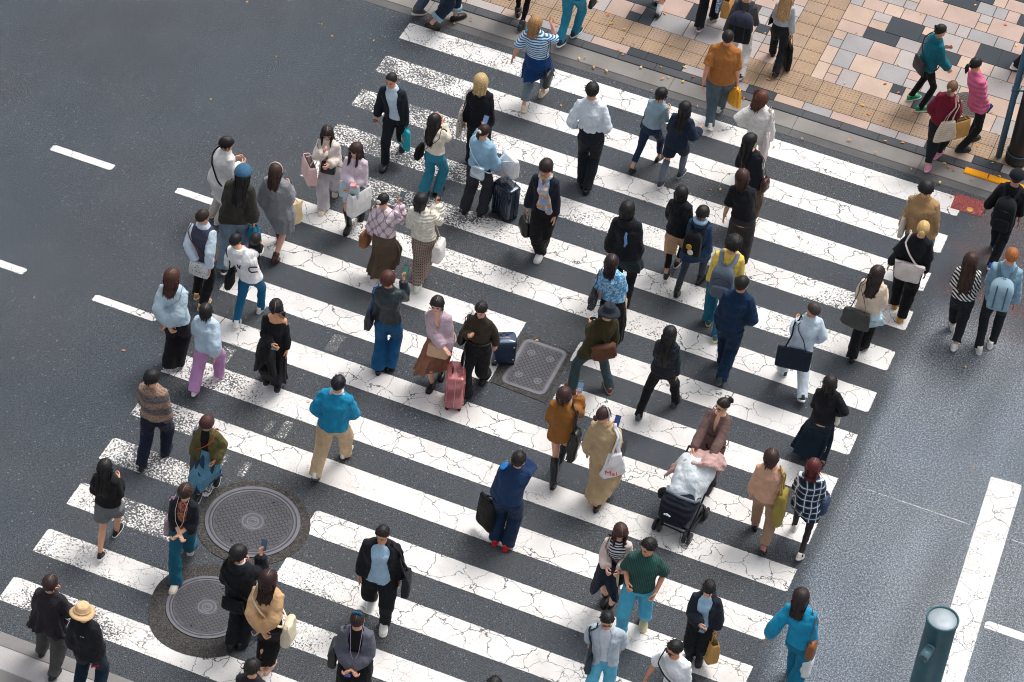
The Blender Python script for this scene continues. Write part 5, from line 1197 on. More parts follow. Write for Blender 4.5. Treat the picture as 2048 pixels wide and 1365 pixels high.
person('burgundy', 'person in a burgundy jumper, balloon black trousers and pink trainers', head=(1908, 163), L=(1853, 342), Rf=(1876, 312), face=24, arms=('pocket', 'carry'), hair=('pony', (112, 84, 62), {'plen': .10}), wear=[TR((34, 40, 48), thigh=.125, knee=.12, hemr=.062, hem=.08), T((128, 20, 48), hem=.52, fit=.055, sl=.012)], shoes=('sneaker', (236, 156, 186), (240, 190, 206)), z0=.02, extra=[])
bag('burgundy', 'tote', 'cream knitted tote on the shoulder of the burgundy jumper', 'sR', (226, 212, 192), .40, .36, .08, .36, taper=.55, pat='stripe', c2=(206, 190, 168), dx=-.10, dy=-.14, rot=-.7)
bag('burgundy', 'paper', 'kraft paper bag held by the person in the burgundy jumper', 'eR', (206, 154, 84), .30, .32, .14, .22, taper=1.0, dy=.06, dx=.06, rot=-.6)
person('edge', 'person in navy at the right edge, wearing white trainers', L=(2062, 118), Rf=(2034, 140), H=1.7, face=60, wear=[TR((28, 30, 36), thigh=.1, knee=.085, hemr=.075), T((26, 44, 70))], shoes=WS, group=PAV, z0=.03)
# --- far side of the crossing
person('suit', 'man in a navy suit and open pale blue shirt walking towards the camera', head=(783, 149), L=(806, 296), Rf=(768, 336), face=188, look=(12, 12), male=True, build=1.05, arms=('grip', 'grip'), skin=(222, 162, 128), hair=('crop', (34, 28, 26)), wear=[TR((26, 34, 48), thigh=.1, knee=.078, hemr=.07), IN((196, 216, 240), hem=.52, neck='collar', fit=.02), T((28, 36, 54), hem=.45, fit=.045, gap=OPEN, neck='lapel')], shoes=('loafer', (32, 36, 42), (20, 20, 22)))
phone('suit', 'R', 'black phone held low by the man in the navy suit', off=(0, 0, -.04))
bag('suit', 'plastic', 'turquoise and white carrier bag held by the man in the suit', 'hL', (24, 190, 214), .30, .36, .08, .06, taper=.85, rough=.6, rot=.8, deco=deco_face([(.02, .55, .10, .10, (244, 250, 252)), (-.04, .42, .06, .08, (244, 250, 252)), (0, .22, .12, .03, (226, 246, 250))], 1))
person('creamblouse', 'person with long black hair, cream blouse and wide blue jeans filming', head=(870, 230), L=(848, 392), Rf=(878, 384), face=26, look=(10, 8), arms=('phone', 'face'), hair=('long', BK, {'len': .34, 'part': .01, 'wave': .01}), wear=[TR((46, 138, 172), thigh=.1, knee=.09, hemr=.088), T((240, 228, 208), hem=.57, fit=.045, sl=.014, wr=.014)], shoes=('boot', (28, 28, 30), (28, 28, 30)))
bag('creamblouse', 'cross', 'small black bag at the left hip of the cream blouse', 'xL', (26, 26, 30), .20, .22, .08, dz=.02, dy=-.05)
person('blondeblazer', 'blonde person in a black blazer seen from behind, tote on the left shoulder', head=(963, 150), f=(950, 336), stride=.25, face=6, arms=('down', 'down'), hair=('bob', (196, 166, 118), {'len': .16, 'locks': 12, 'taper': .12}), wear=[TR((28, 30, 36), thigh=.098, knee=.085, hemr=.08), T((26, 28, 38), hem=.46, fit=.035)], shoes=BS)
bag('blondeblazer', 'tote', 'pale printed tote on the left shoulder of the blonde in black', 'sL', (226, 212, 202), .36, .40, .07, .42, taper=.75, pat='floral', c2=(206, 190, 182), c3=(110, 104, 108), dx=-.04)
person('skyjumper', 'person in a light blue jumper and dark trousers with a cream hair clip', head=(970, 251), L=(932, 420), Rf=(966, 426), face=22, look=(18, 18), arms=('phone', 'gripf'), hair=('clip', DB, {'clip': (244, 232, 210)}), wear=[TR((52, 54, 66), thigh=.11, knee=.10, hemr=.085, hem=.06), T((150, 194, 230), hem=.56, fit=.055, sl=.016, wr=.012)], shoes=BS)
phone('skyjumper', 'L', 'pale blue phone held up by the person in the light blue jumper', (120, 150, 200), (130, 160, 206), off=(.0, .03, .07))
bag('skyjumper', 'cross', 'small silver pouch at the back of the light blue jumper', 'b', (206, 222, 232), .22, .20, .09, rough=.4, dz=-.10, dx=.06, name='pouch', mat=plain((200, 220, 234), .25, .5, name='foil'))
bag('skyjumper', 'tote', 'large white carrier bag held by the person in the light blue jumper', 'eR', (242, 244, 248), .34, .32, .11, .04, taper=.95, e=.25, rot=1.1, dx=.15, dy=.12, dz=.16, crumple=.006)
q = PEOPLE['skyjumper']; g_ = (np.array([2.99, -3.46, 0])-q.B); M_ = np.array([[math.cos(q.hd), -math.sin(q.hd), 0], [math.sin(q.hd), math.cos(q.hd), 0], [0, 0, 1]])
suitcase(q, M_@g_, -.35, 'dark navy hard-shell suitcase behind the light blue jumper', (22, 40, 62), grip=.96)
person('whiteshirt', 'man in a white shirt and dark trousers with hands in his pockets', head=(1186, 167), L=(1164, 364), Rf=(1175, 378), face=4, male=True, arms=('pocket', 'pocket'), hair=('short', BK), wear=[TR((30, 38, 52), thigh=.098, knee=.076, hemr=.066, waist=.62, fit=.03), T((226, 236, 248), hem=.59, fit=.04, neck='collar', sl=.006, wr=.013)], shoes=('loafer', (30, 33, 38), (20, 20, 22)), extra=[('mask',)])
person('greytee', 'person with bowl-cut black hair, grey blue jumper and cropped navy trousers', head=(1325, 177), L=(1262, 347), Rf=(1320, 318), face=26, look=(12, 5), arms=('carry', 'carry'), hair=('bowl', (24, 22, 24)), wear=[TR((34, 52, 90), thigh=.094, knee=.068, hemr=.056, hem=.10), T((146, 170, 188), hem=.55, fit=.035, sleeve='elbow')], shoes=('loafer', (26, 25, 27), (26, 25, 27)))
drape('greytee', 'jacket', 'navy jacket hung over the arm of the grey blue jumper', 'jacket', (28, 40, 64), 'L', .26, .36, .09)
person('schoolgirl', 'person in navy blazer and shorts with grey knee socks and long black hair', head=(1372, 205), L=(1319, 374), Rf=(1363, 350), face=20, arms=('carry', 'out'), hair=('long', (22, 21, 24), {'len': .32, 'wave': .008}), wear=[TR((28, 42, 70), hem=.32, hemr=.115, thigh=.115), T((28, 46, 76), hem=.47, fit=.05, sl=.014), ('sock', (112, 122, 142), {'top': .24})], shoes=('sneaker', (58, 62, 72), (220, 222, 226)))
person('whitefluffy', 'person in a fluffy white jumper with windblown auburn hair', head=(1527, 184), f=(1503, 358), stride=.2, face=14, look=(15, 0), arms=('hip', 'down'), hair=('long', (92, 52, 36), {'len': .16, 'swing': -.5, 'locks': 30}), wear=[TR((226, 220, 210)), T(fab((244, 241, 238), 'fur'), hem=.52, fit=.055, sl=.016, vox=.013)], shoes=WS)
bag('whitefluffy', 'tote', 'pale mauve tote on the shoulder of the fluffy white jumper', 'sR', (222, 210, 210), .34, .40, .07, .36, taper=.75, dx=-.08, dy=-.08)
person('navylong', 'person in a navy jacket with very long straight black hair, brown bag at the side', head=(1503, 269), f=(1489, 452), stride=.2, face=28, look=(25, 0), arms=('carry', 'down'), hair=('long', (22, 21, 24), {'len': .44, 'front': 88}), wear=[TR((100, 80, 64), thigh=.1, knee=.09, hemr=.085), T((30, 36, 52), hem=.48, fit=.04)], shoes=LO)
bag('navylong', 'shoulder', 'small dark brown leather bag beside the long black hair', 'sR', (72, 38, 32), .18, .20, .09, .42, rough=.35, dx=-.02, two=False)
person('longskirt', 'person in a navy tee and long charcoal skirt with reddish brown hair', head=(1487, 341), f=(1470, 528), stride=.15, face=6, arms=('down', 'fwd'), hair=('long', (58, 32, 28), {'len': .16, 'part': .005}), wear=[SK((58, 54, 54), waist=.64, hem=.08, flare=.03, fit=.025, pleat=.1), T((28, 30, 42), hem=.54, fit=.04, sleeve='elbow')], shoes=BS)
person('ribbon', 'person in a black jacket with a pale blue ribbon hanging down the back', head=(1257, 405), f=(1240, 602), stride=.25, face=8, look=(10, 5), arms=('down', 'down'), hair=('long', BK, {'len': .20}), wear=[TR((30, 31, 35)), SK((38, 56, 66), waist=.6, hem=.36, fit=.035, flare=.05, name='long_shirt'), T((30, 32, 42), hem=.49, fit=.055, sl=.012, hood=True)], shoes=BS)
q = PEOPLE['ribbon']; k = MB(); y_ = q.off(.72)[1]-q.ab(.72)[1]-.09
k.tube([(-.03, y_+.01, q.zl(.80)), (-.035, y_-.005, q.zl(.76)), (-.015, y_-.005, q.zl(.71)), (-.03, y_, q.zl(.67))], [.014, .02, .022, .012], 8, flat=.4, up=(0, 1, 0)); k.build('ribbon', fab((110, 160, 220)), q.body)
person('beigeculotte', 'person in a black jacket and beige knee-length trousers over black leggings', head=(1365, 374), L=(1331, 557), Rf=(1356, 528), face=14, arms=('fwd', 'down'), hair=('long', BK, {'len': .24}), wear=[TR((28, 28, 32), thigh=.08, knee=.058, hemr=.05, hem=.10), TR((206, 166, 126), thigh=.115, knee=.105, hemr=.10, hem=.21, fit=.03), T((30, 33, 44), hem=.49, fit=.055, hood=True)], shoes=('slip', (34, 34, 38), (236, 236, 236)))
person('bluehood', 'person in a navy raincoat with pale blue hood lining and a black backpack', head=(1408, 414), L=(1352, 594), Rf=(1402, 562), face=20, look=(5, 8), arms=('fwd', 'down'), hair=('bob', BK, {'len': .02}), wear=[TR((62, 70, 84), thigh=.084, knee=.064, hemr=.05, hem=.07), T((36, 64, 110), hem=.37, fit=.05, flare=.05, hood=True)], shoes=('boot', (30, 30, 34), (30, 30, 34)))
q = PEOPLE['bluehood']; k = MB(); nb_ = np.array([*q.off(.845), q.zl(.845)])
k.tube([nb_+[.07*math.sin(t), -.05+.06*math.cos(t), .035] for t in np.linspace(1.2, 2*math.pi-1.2, 12)], .036, 8); k.build('hood_lining', fab((160, 196, 232)), q.body)
backpack('bluehood', 'slim black backpack with gold and white charms on the navy raincoat', (28, 29, 36), .26, .40, .12, pocket=False, deco=[(-.02, .52, .045, .05, (206, 158, 40)), (.01, .30, .045, .05, (236, 226, 222))])
person('yellow', 'person with a round curly black hairdo, yellow jumper and teal trousers', head=(1470, 474), L=(1417, 640), Rf=(1434, 676), face=10, male=True, arms=('down', 'carry'), hair=('afro', (28, 25, 25)), wear=[TR((32, 108, 144), thigh=.11, knee=.095, hemr=.085), T((248, 212, 92), hem=.52, fit=.045, wr=.013)], shoes=('sneaker', (60, 110, 140), (236, 222, 150)))
backpack('yellow', 'grey school backpack with black zips on the yellow jumper', (92, 104, 124), .33, .46, .17, straps=(116, 126, 148), c2=(104, 116, 136), deco=None, strapw=.032)
person('floral', 'person in a blue and white floral blouse with dark hair, tweed bag on the left', head=(1225, 512), f=(1214, 690), stride=.2, face=10, look=(0, 0), arms=('down', 'gripf'), hair=('long', (40, 28, 30), {'len': .17, 'part': .02}), wear=[SK((28, 28, 33), hem=.12, flare=.06), T(fab((70, 152, 220), 'floral', c2=(186, 220, 244), c3=(120, 186, 236)), hem=.56, fit=.04, sleeve='elbow', sl=.01)], shoes=LO)
bag('floral', 'shoulder', 'long black and tweed bag on the left shoulder of the floral blouse', 'sL', (64, 66, 72), .40, .26, .10, .40, pat='speck', c2=(150, 150, 156), strapc=(34, 34, 38), dx=-.02)
bag('floral', 'plastic', 'folded cream cloth held by the person in the floral blouse', 'hR', (238, 208, 174), .10, .24, .05, .02, name='cloth', cat='cloth')
person('buckethat', 'person in a navy bucket hat and dark olive coat with a brown sling bag', head=(1220, 611), L=(1140, 782), Rf=(1216, 776), face=-22, look=(10, 8), male=True, arms=('carry', 'down'), hair=('crop', (40, 34, 28), {'th': .003}), wear=[TR((58, 80, 86), thigh=.1, knee=.078, hemr=.07), T((70, 62, 34), hem=.41, fit=.05, flare=.02)], shoes=('sneaker', (110, 62, 46), (196, 160, 150)), extra=[('bucket', (46, 52, 66))])
bag('buckethat', 'cross', 'brown cloth sling bag across the back of the olive coat', 'b', (104, 66, 46), .34, .22, .13, crumple=.025, sr=.016, strapc=(54, 46, 40), dz=-.06, name='sling_bag')
person('workblue', 'man in royal blue workwear, jacket and trousers, without a phone', head=(1487, 554), L=(1446, 722), Rf=(1441, 767), face=10, look=(28, 0), male=True, arms=('down', 'pocket'), skin=(214, 154, 122), hair=('crop', (28, 25, 25)), wear=[TR((16, 46, 88), thigh=.11, knee=.092, hemr=.08), T((14, 50, 94), hem=.52, fit=.05, neck='collar', sl=.008, wr=.013)], shoes=('sneaker', (48, 56, 66), (60, 66, 74)))
person('vest', 'person in a dark quilted vest with straight waist-length black hair', head=(1342, 655), L=(1275, 842), Rf=(1352, 806), face=14, arms=('fwd', 'down'), hair=('long', (22, 21, 24), {'len': .44, 'front': 80, 'taper': .1}), wear=[TR((26, 28, 34), thigh=.092, knee=.074, hemr=.066), T((32, 52, 62), hem=.53, fit=.03), T(fab((38, 44, 60), 'quilt'), hem=.51, fit=.055, sleeve=None, neck='crew', name='vest', wr=.004)], shoes=('sneaker', (72, 84, 104), (66, 76, 92)))
person('paleman', 'older man with thinning hair in a pale blue shirt and white trousers', head=(1628, 608), L=(1564, 742), Rf=(1603, 808), face=-10, look=(-45, 5), male=True, arms=('carry', 'pocket'), skin=(214, 152, 118), hair=('crop', (62, 56, 54)), wear=[TR((214, 228, 244), thigh=.11, knee=.092, hemr=.082), T((206, 224, 244), hem=.53, fit=.05, neck='collar', wr=.014)], shoes=('sneaker', (44, 46, 52), (240, 240, 240)))
bag('paleman', 'tote', 'flat navy document bag hanging from the shoulder of the older man', 'sL', (26, 40, 66), .48, .36, .06, .44, taper=1.0, e=.25, dx=.10, dy=-.17, rot=1.25, crumple=.004, two=False, sr=.013)
person('pleats', 'person in a peach blouse with a pale pleated overskirt and black flared trousers', head=(1757, 534), L=(1703, 720), Rf=(1728, 692), face=18, look=(8, 5), arms=('carry', 'carry'), hair=('long', (46, 32, 30), {'len': .30, 'wave': .014, 'part': .01}), wear=[TR((26, 27, 31), thigh=.09, knee=.078, hemr=.088, hem=.05), SK((196, 220, 232), waist=.58, hem=.37, fit=.03, flare=.09, pleat=.5, np_=12, name='pleated_skirt'), T((242, 216, 190), hem=.54, fit=.055, sl=.02)], shoes=LO)
bag('pleats', 'shoulder', 'slouchy charcoal bag behind the peach blouse', 'sL', (76, 76, 74), .42, .28, .12, .42, dx=.15, dy=-.22, rot=1.5, crumple=.02, two=False)
person('tan', 'person in a tan jacket with messy black hair, white tote on the left', head=(1855, 363), f=(1820, 556), stride=.2, face=14, build=1.12, arms=('down', 'down'), hair=('bob', (26, 25, 27), {'len': .01, 'th': .03}), wear=[TR((112, 148, 184), thigh=.1, knee=.085, hemr=.078), T((184, 146, 100), hem=.49, fit=.055, sl=.01, neck='collar', wr=.014)], shoes=SN)
bag('tan', 'tote', 'white canvas tote on the left shoulder of the tan jacket', 'sL', (236, 226, 210), .34, .34, .08, .38, taper=.75)
person('blondebun', 'person with a small blonde bun, black top and loose black trousers', head=(1850, 444), L=(1790, 608), Rf=(1803, 637), face=14, arms=('wide', 'down'), hair=('bun', (214, 178, 118), {'at': (0, -.115, .09), 'r': .036}), wear=[TR((24, 24, 28), thigh=.125, knee=.10, hemr=.07, hem=.06), T((26, 30, 38), hem=.52, fit=.03), T((24, 28, 36), hem=.52, fit=.06, sleeve='elbow', sl=.02, name='wide_tee')], shoes=('loafer', (204, 140, 50), (196, 140, 60)), extra=[('strap', 'L', (226, 214, 210), {'wd': .022, 'low': .54, 'fit': .075, 'name': 'bag_strap'})])
bag('blondebun', 'cross', 'large pale pink sling bag across the back of the black top', 'b', (228, 216, 212), .34, .30, .10, taper=1.3, dz=-.10, name='sling_bag', strapc=(228, 216, 212), crumple=.018)
person('blackcap', 'man in a black cap and black clothes with blue and white trainers', head=(2037, 342), L=(1990, 492), Rf=(1980, 544), face=16, male=True, arms=('wide', 'down'), skin=(206, 152, 128), hair=('crop', (50, 40, 34)), wear=[TR((30, 33, 40), thigh=.1, knee=.08, hemr=.07), T((26, 28, 34), hem=.52, fit=.04, sleeve='three')], shoes=('sneaker', (36, 92, 196), (240, 236, 220)), extra=[('cap', (28, 33, 46), {'brim': False})])
backpack('blackcap', 'black backpack with a pale edge on the man in the black cap', (28, 31, 38), .32, .50, .18, c2=(32, 35, 44))
person('zebra', 'person with very long brown hair and a zebra print top', head=(1945, 508), L=(1904, 652), Rf=(1907, 702), face=8, arms=('carry', 'carry'), hair=('long', (62, 40, 32), {'len': .48, 'wave': .010, 'front': 80, 'taper': -.02, 'locks': 30}), wear=[TR((36, 40, 52), thigh=.1, knee=.085, hemr=.07, hem=.08), T(fab((236, 234, 228), 'zebra', c2=(24, 24, 27)), hem=.53, fit=.05)], shoes=WS)
person('ginger', 'ginger-haired man in a light denim shirt and black trousers', head=(2027, 498), L=(1957, 696), Rf=(1984, 686), face=10, male=True, arms=('carry', 'down'), skin=(226, 158, 132), hair=('crop', (166, 100, 54)), wear=[TR((34, 40, 50), thigh=.092, knee=.07, hemr=.058), T((136, 172, 204), hem=.51, fit=.05, neck='collar', wr=.013)], shoes=WS)
backpack('ginger', 'pale blue canvas backpack with dark buckle straps on the denim shirt', (146, 178, 198), .32, .50, .16, straps=(84, 110, 130), pocket=False, flap=True, c2=(154, 186, 206))
# --- right half, nearer
person('blueskirt', 'person in a black jumper with a wind-blown long navy skirt', head=(1663, 754), L=(1612, 906), Rf=(1645, 928), face=10, arms=('carry', 'hip'), hair=('long', (36, 28, 28), {'len': .14, 'th': .026, 'wave': .012, 'locks': 26}), wear=[SK((18, 42, 66), hem=.08, flare=.05, pleat=.8, sway=(-.10, -.02)), T((28, 30, 40), hem=.52, fit=.045)], shoes=BS)
bag('blueskirt', 'plastic', 'small white bag held in front of the black jumper and navy skirt', 'eR', (232, 230, 218), .16, .2, .06, .06, dy=.04, dx=-.04)
person('pinkbeige', 'person in a salmon beige jacket and brown trousers with a bob', head=(1545, 902), L=(1510, 1050), Rf=(1524, 1110), face=10, arms=('down', 'down'), hair=('bob', (56, 34, 32), {'len': .12, 'part': .01}), wear=[TR((176, 140, 112), thigh=.105, knee=.085, hemr=.07, hem=.08), T((222, 170, 140), hem=.51, fit=.045, neck='collar'), ('sock', (196, 130, 126), {'top': .075, 'fat': .002})], shoes=LO)
bag('pinkbeige', 'shoulder', 'mustard olive slouch bag on the right shoulder of the salmon jacket', 'sR', (164, 142, 66), .38, .50, .14, .34, taper=.6, dx=-.06, dy=-.06, two=False, sr=.022, crumple=.025)
person('plaid', 'person with wine red hair in a navy and white plaid shirt dress', head=(1630, 921), L=(1590, 1052), Rf=(1598, 1122), face=16, arms=('carry', 'carry'), hair=('long', (88, 30, 32), {'len': .16, 'wave': .014, 'part': .0, 'th': .026}), wear=[TR((58, 52, 60), thigh=.08, knee=.058, hemr=.042), T(fab((26, 42, 64), 'plaid', c2=(88, 112, 140), c3=(236, 240, 246)), hem=.36, fit=.055, flare=.03, sl=.012)], shoes=('sneaker', (232, 226, 222), (226, 218, 212)))
bag('plaid', 'hand', 'navy bucket handbag on the arm of the plaid shirt dress', 'eR', (40, 60, 96), .26, .24, .16, .16, rough=.5, strapc=(74, 34, 44), dx=.06, dy=-.02, e=.8)
person('prammother', 'person in a mauve brown wrap dress and glasses pushing a pram', head=(1447, 799), f=(1412, 966), stride=.15, face=203, look=(30, 10), arms=('push', 'push'), skin=(236, 186, 152), hair=('bun', (34, 27, 27), {'at': (-.02, -.12, .16), 'r': .045, 'part': -.01}), wear=[TR((34, 30, 34)), SK((116, 88, 84), waist=.63, hem=.22, flare=.03, name='wrap_skirt'), T((122, 94, 90), hem=.56, fit=.03, gap=(.02, .05, .15), neck=None, sl=.004)], shoes=BS, extra=[('glasses', (120, 60, 50)), ('belt', (104, 78, 76), {'fr': .62, 'fit': .05}), ('strap', 'R', (110, 80, 76), {'wd': .007, 'low': .52})])
person('turquoise', 'person in a bright turquoise jumper and matching flared trousers', head=(1605, 1181), L=(1590, 1345), Rf=(1572, 1412), face=16, arms=('wide', 'grip'), hair=('long', (42, 30, 30), {'len': .24, 'front': 76}), wear=[TR((14, 122, 164), thigh=.11, knee=.095, hemr=.10), T((20, 152, 208), hem=.52, fit=.05, sl=.018)], shoes=WS)
bag('turquoise', 'shoulder', 'tan leather shoulder bag on the turquoise jumper', 'sR', (146, 88, 42), .26, .26, .11, .42, rough=.5, dx=-.09, dy=-.08, two=False, e=.8)
bag('turquoise', 'plastic', 'white carrier bag in the right hand of the turquoise jumper', 'hR', (236, 242, 240), .30, .32, .12, .06, taper=.6, rough=.6, crumple=.02)
person('pinstripe', 'man in a dark green pinstriped shirt and light blue jeans', head=(1298, 1081), L=(1288, 1248), Rf=(1240, 1272), face=188, look=(38, 15), male=True, build=1.08, arms=('pocket', 'armlink'), skin=(224, 160, 128), hair=('short', BK), wear=[TR((78, 178, 222), thigh=.1, knee=.08, hemr=.07, hem=.06, cuffc=(110, 196, 232)), T(fab((36, 76, 72), 'pin', c2=(58, 112, 98)), hem=.51, fit=.045, sleeve='elbow', neck='collar')], shoes=('sneaker', (228, 206, 168), (232, 212, 176)))
person('stripedtee', 'person in a striped tee and pale cardigan arm in arm with the green shirt', head=(1243, 1053), L=(1218, 1226), Rf=(1210, 1204), face=186, look=(-18, 28), arms=('carry', 'carry'), skin=(230, 180, 154), hair=('long', (66, 40, 36), {'len': .26, 'part': .0, 'wave': .012}), wear=[TR((30, 30, 34), hem=.36, hemr=.10, thigh=.11), IN(fab((238, 238, 240), 'stripe', c2=(40, 46, 66)), hem=.55, fit=.02), T((226, 206, 200), hem=.53, fit=.045, gap=(1.1, 1.0, .8), neck=None, sl=.012)], shoes=('boot', (26, 26, 28), (26, 26, 28)), extra=[('strap', 'R', (28, 30, 38), {'wd': .009, 'low': .52, 'fit': .05})])
drape('stripedtee', 'coat', 'dark navy coat hung over the arm of the striped tee', 'coat', (26, 38, 62), 'R', .42, .50, .14, dx=-.06)
bag('stripedtee', 'cross', 'small cream box bag in front of the striped tee', 'f', (228, 210, 182), .20, .25, .07, rough=.5, e=.25, dz=-.04, dx=.0, crumple=.003, strapc=(38, 40, 48))
person('maskman', 'man in a white face mask, navy jacket and pale blue tee looking down', head=(1420, 1166), L=(1399, 1322), Rf=(1377, 1318), face=192, look=(-8, 38), male=True, arms=('grip', 'phonelow'), hair=('short', BK, {'bang': 14}), wear=[TR((28, 30, 36), thigh=.11, knee=.09, hemr=.08), IN((166, 204, 238), hem=.50, fit=.025), T((38, 44, 60), hem=.50, fit=.06, gap=WIDEO, hood=True, neck=None, sl=.01)], shoes=('sneaker', (50, 56, 66), (40, 44, 50)), extra=[('mask',)])
phone('maskman', 'R', 'dark phone in the hand of the man in the white mask', off=(-.01, .03, .0), tilt=70)
bag('maskman', 'paper', 'kraft paper bag carried by the man in the white mask', 'hL', (208, 160, 84), .34, .36, .16, .12, taper=1.0, rot=.6, dx=.05)
person('greyblazer', 'man in a pale grey blazer, glasses and light blue trousers', head=(1216, 1229), L=(1214, 1380), Rf=(1180, 1404), face=186, look=(-12, 25), male=True, arms=('back', 'back'), skin=(226, 170, 138), hair=('short', BK), wear=[TR((96, 192, 234), thigh=.105, knee=.085, hemr=.075), IN((216, 224, 238), hem=.52, fit=.02), T((188, 202, 218), hem=.46, fit=.055, gap=(.3, .25, .34), neck='lapel', sl=.008)], shoes=SN, extra=[('glasses', (70, 60, 56))])
bag('greyblazer', 'shoulder', 'navy shoulder bag under the arm of the pale grey blazer', 'sR', (30, 42, 62), .30, .28, .08, .46, rough=.5, dx=-.06, dy=.06, two=False, sr=.02)
person('sunglasses', 'man in sunglasses and a white tee with a black cross strap', head=(1350, 1286), f=(1338, 1462), stride=.3, face=200, look=(30, 12), male=True, arms=('down', 'wide'), skin=(218, 150, 116), hair=('short', BK), wear=[TR((30, 32, 38)), T((238, 242, 248), hem=.52, fit=.05, sleeve='elbow', wr=.013)], shoes=SN, extra=[('glasses', (60, 30, 26), {'lens': (60, 34, 30)}), ('strap', 'R', (34, 36, 42), {'wd': .022, 'low': .52, 'fit': .075})])
# --- lower centre
person('chubby', 'stout man in a black jacket over a pale blue tee and white trainers', head=(765, 1056), L=(768, 1258), Rf=(743, 1208), face=184, look=(14, 18), male=True, build=1.22, arms=('grip', 'down'), skin=(224, 162, 128), hair=('crop', (26, 24, 25)), wear=[TR((30, 33, 40), thigh=.11, knee=.085, hemr=.078), IN((168, 204, 238), hem=.45, fit=.035), T((32, 35, 44), hem=.45, fit=.06, gap=(.85, .6, .42), neck='lapel')], shoes=WS)
bag('chubby', 'shoulder', 'black nylon bag hanging from the shoulder of the stout man', 'sL', (40, 42, 52), .26, .34, .10, .42, dx=-.06, dy=.10, two=False, sr=.022)
person('cardigan', 'person in a loose grey cardigan and black trousers with a blue hair bow', head=(715, 1228), f=(706, 1408), stride=.2, face=184, look=(4, 40), arms=('clasp', 'clasp'), hair=('up', (46, 32, 32), {'bang': 20, 'part': .0}), wear=[TR((26, 28, 33), thigh=.13, knee=.12, hemr=.11), IN((26, 27, 31), hem=.53, fit=.02), T((98, 100, 116), hem=.55, fit=.07, gap=(.75, .55, .42), sl=.03, neck=None, cuff=.8)], shoes=BS, extra=[('earphones', (190, 170, 214))])
q = PEOPLE['cardigan']; k = MB()
for s in (-1, 1): k.ell(q.HT((s*.03, -.075, .225)), (.032, .016, .02), 0, 12, 8, rotz(s*.3)@roty(s*.4))
k.ell(q.HT((0, -.075, .222)), (.014, .016, .014)); k.build('hair_bow', fab((10, 100, 160)), q.body)
bag('cardigan', 'shoulder', 'black leather bag under the arm of the grey cardigan', 'sR', (44, 46, 48), .30, .30, .10, .40, rough=.45, dx=.03, two=False, e=.35)
phone('cardigan', 'L', 'blue phone held in both hands by the person in the grey cardigan', (40, 60, 120), (60, 80, 140), tilt=70, off=(.02, .03, 0))
person('bottomhead', 'person at the bottom edge, only dark hair and shoulders showing', head=(506, 1322), f=(494, 1506), stride=.2, face=14, look=(20, 10), hair=('short', (30, 27, 28)), wear=[TR((40, 42, 50)), T((44, 46, 52))], shoes=SN)
person('bottomcrown', 'person below the frame, just the crown of the head showing', head=(990, 1358), f=(984, 1540), stride=.2, face=14, hair=('short', (34, 29, 29)), wear=[TR((40, 42, 50)), T((60, 62, 70))], shoes=SN)
person('hoodie', 'man in a black hoodie and black trousers photographing with a phone', head=(478, 1094), L=(466, 1288), Rf=(490, 1286), face=16, look=(28, 15), male=True, arms=('carry', 'phone'), hair=('bowl', (24, 22, 24)), wear=[TR((28, 34, 44), thigh=.1, knee=.085, hemr=.076), T((30, 34, 46), hem=.47, fit=.055, hood=True, sl=.01)], shoes=('sneaker', (30, 32, 36), (34, 34, 38)))
q = PEOPLE['hoodie']; k = MB(); nb_ = np.array([*q.off(.845), q.zl(.845)]); k.tube([nb_+[.068*math.sin(t), .064*math.cos(t), .03] for t in np.linspace(0, 2*math.pi, 20)], .012, 6, rounded=False); k.build('tee_collar', fab((238, 242, 248)), q.body)
phone('hoodie', 'R', 'slate blue phone raised by the man in the black hoodie', (70, 92, 128), (90, 120, 150), off=(.03, .03, .06), tilt=20)
bag('hoodie', 'cross', 'flat black waist bag on the back of the black hoodie', 'b', (24, 26, 32), .30, .20, .07, dz=-.2, sr=.016, name='waist_bag')
person('tansweater', 'person with long wavy dark hair, tan jumper and hands clasped behind', head=(537, 1144), L=(524, 1340), Rf=(540, 1336), face=12, arms=('behind', 'behind'), hair=('long', (50, 28, 28), {'len': .28, 'wave': .012, 'part': .008}), wear=[SK((26, 26, 30), waist=.62, hem=.08, fit=.02, flare=.01, pleat=.1), T((222, 176, 128), hem=.57, fit=.05, sl=.02, cuff=.8)], shoes=('loafer', (222, 186, 166), (210, 180, 160)))
bag('tansweater', 'cross', 'cream canvas sling bag at the right hip of the tan jumper', 'xR', (238, 226, 196), .30, .34, .12, dz=.06, dy=-.04, crumple=.02, sr=.014)
phone('tansweater', 'R', 'black phone held behind the back of the tan jumper', off=(-.02, -.03, -.02), tilt=20)
person('smock', 'person in a gathered dark smock and loose grey trousers', head=(100, 1154), L=(86, 1302), Rf=(110, 1354), face=14, arms=('carry', 'fwd'), hair=('bowl', (52, 36, 34), {'part': .01}), wear=[TR((80, 78, 78), thigh=.13, knee=.12, hemr=.075, hem=.06), SK((50, 45, 54), waist=.76, hem=.43, fit=.06, flare=.06, pleat=.5, np_=13, name='smock_body'), T((52, 47, 56), hem=.72, fit=.06, sl=.03)], shoes=('sneaker', (34, 38, 42), (60, 60, 64)))
drape('smock', 'jacket', 'black jacket carried on the arm of the gathered smock', 'jacket', (34, 36, 46), 'L', .30, .30, .12)
person('beigehat', 'person in a beige bucket hat and loose black jumper', head=(165, 1212), L=(160, 1378), Rf=(200, 1392), face=12, arms=('down', 'down'), hair=('crop', BK, {'th': .003}), wear=[TR((22, 46, 70), thigh=.115, knee=.095, hemr=.08), T((34, 36, 44), hem=.47, fit=.065, sl=.018)], shoes=SN, extra=[('bucket', (228, 190, 142), (206, 168, 120))])
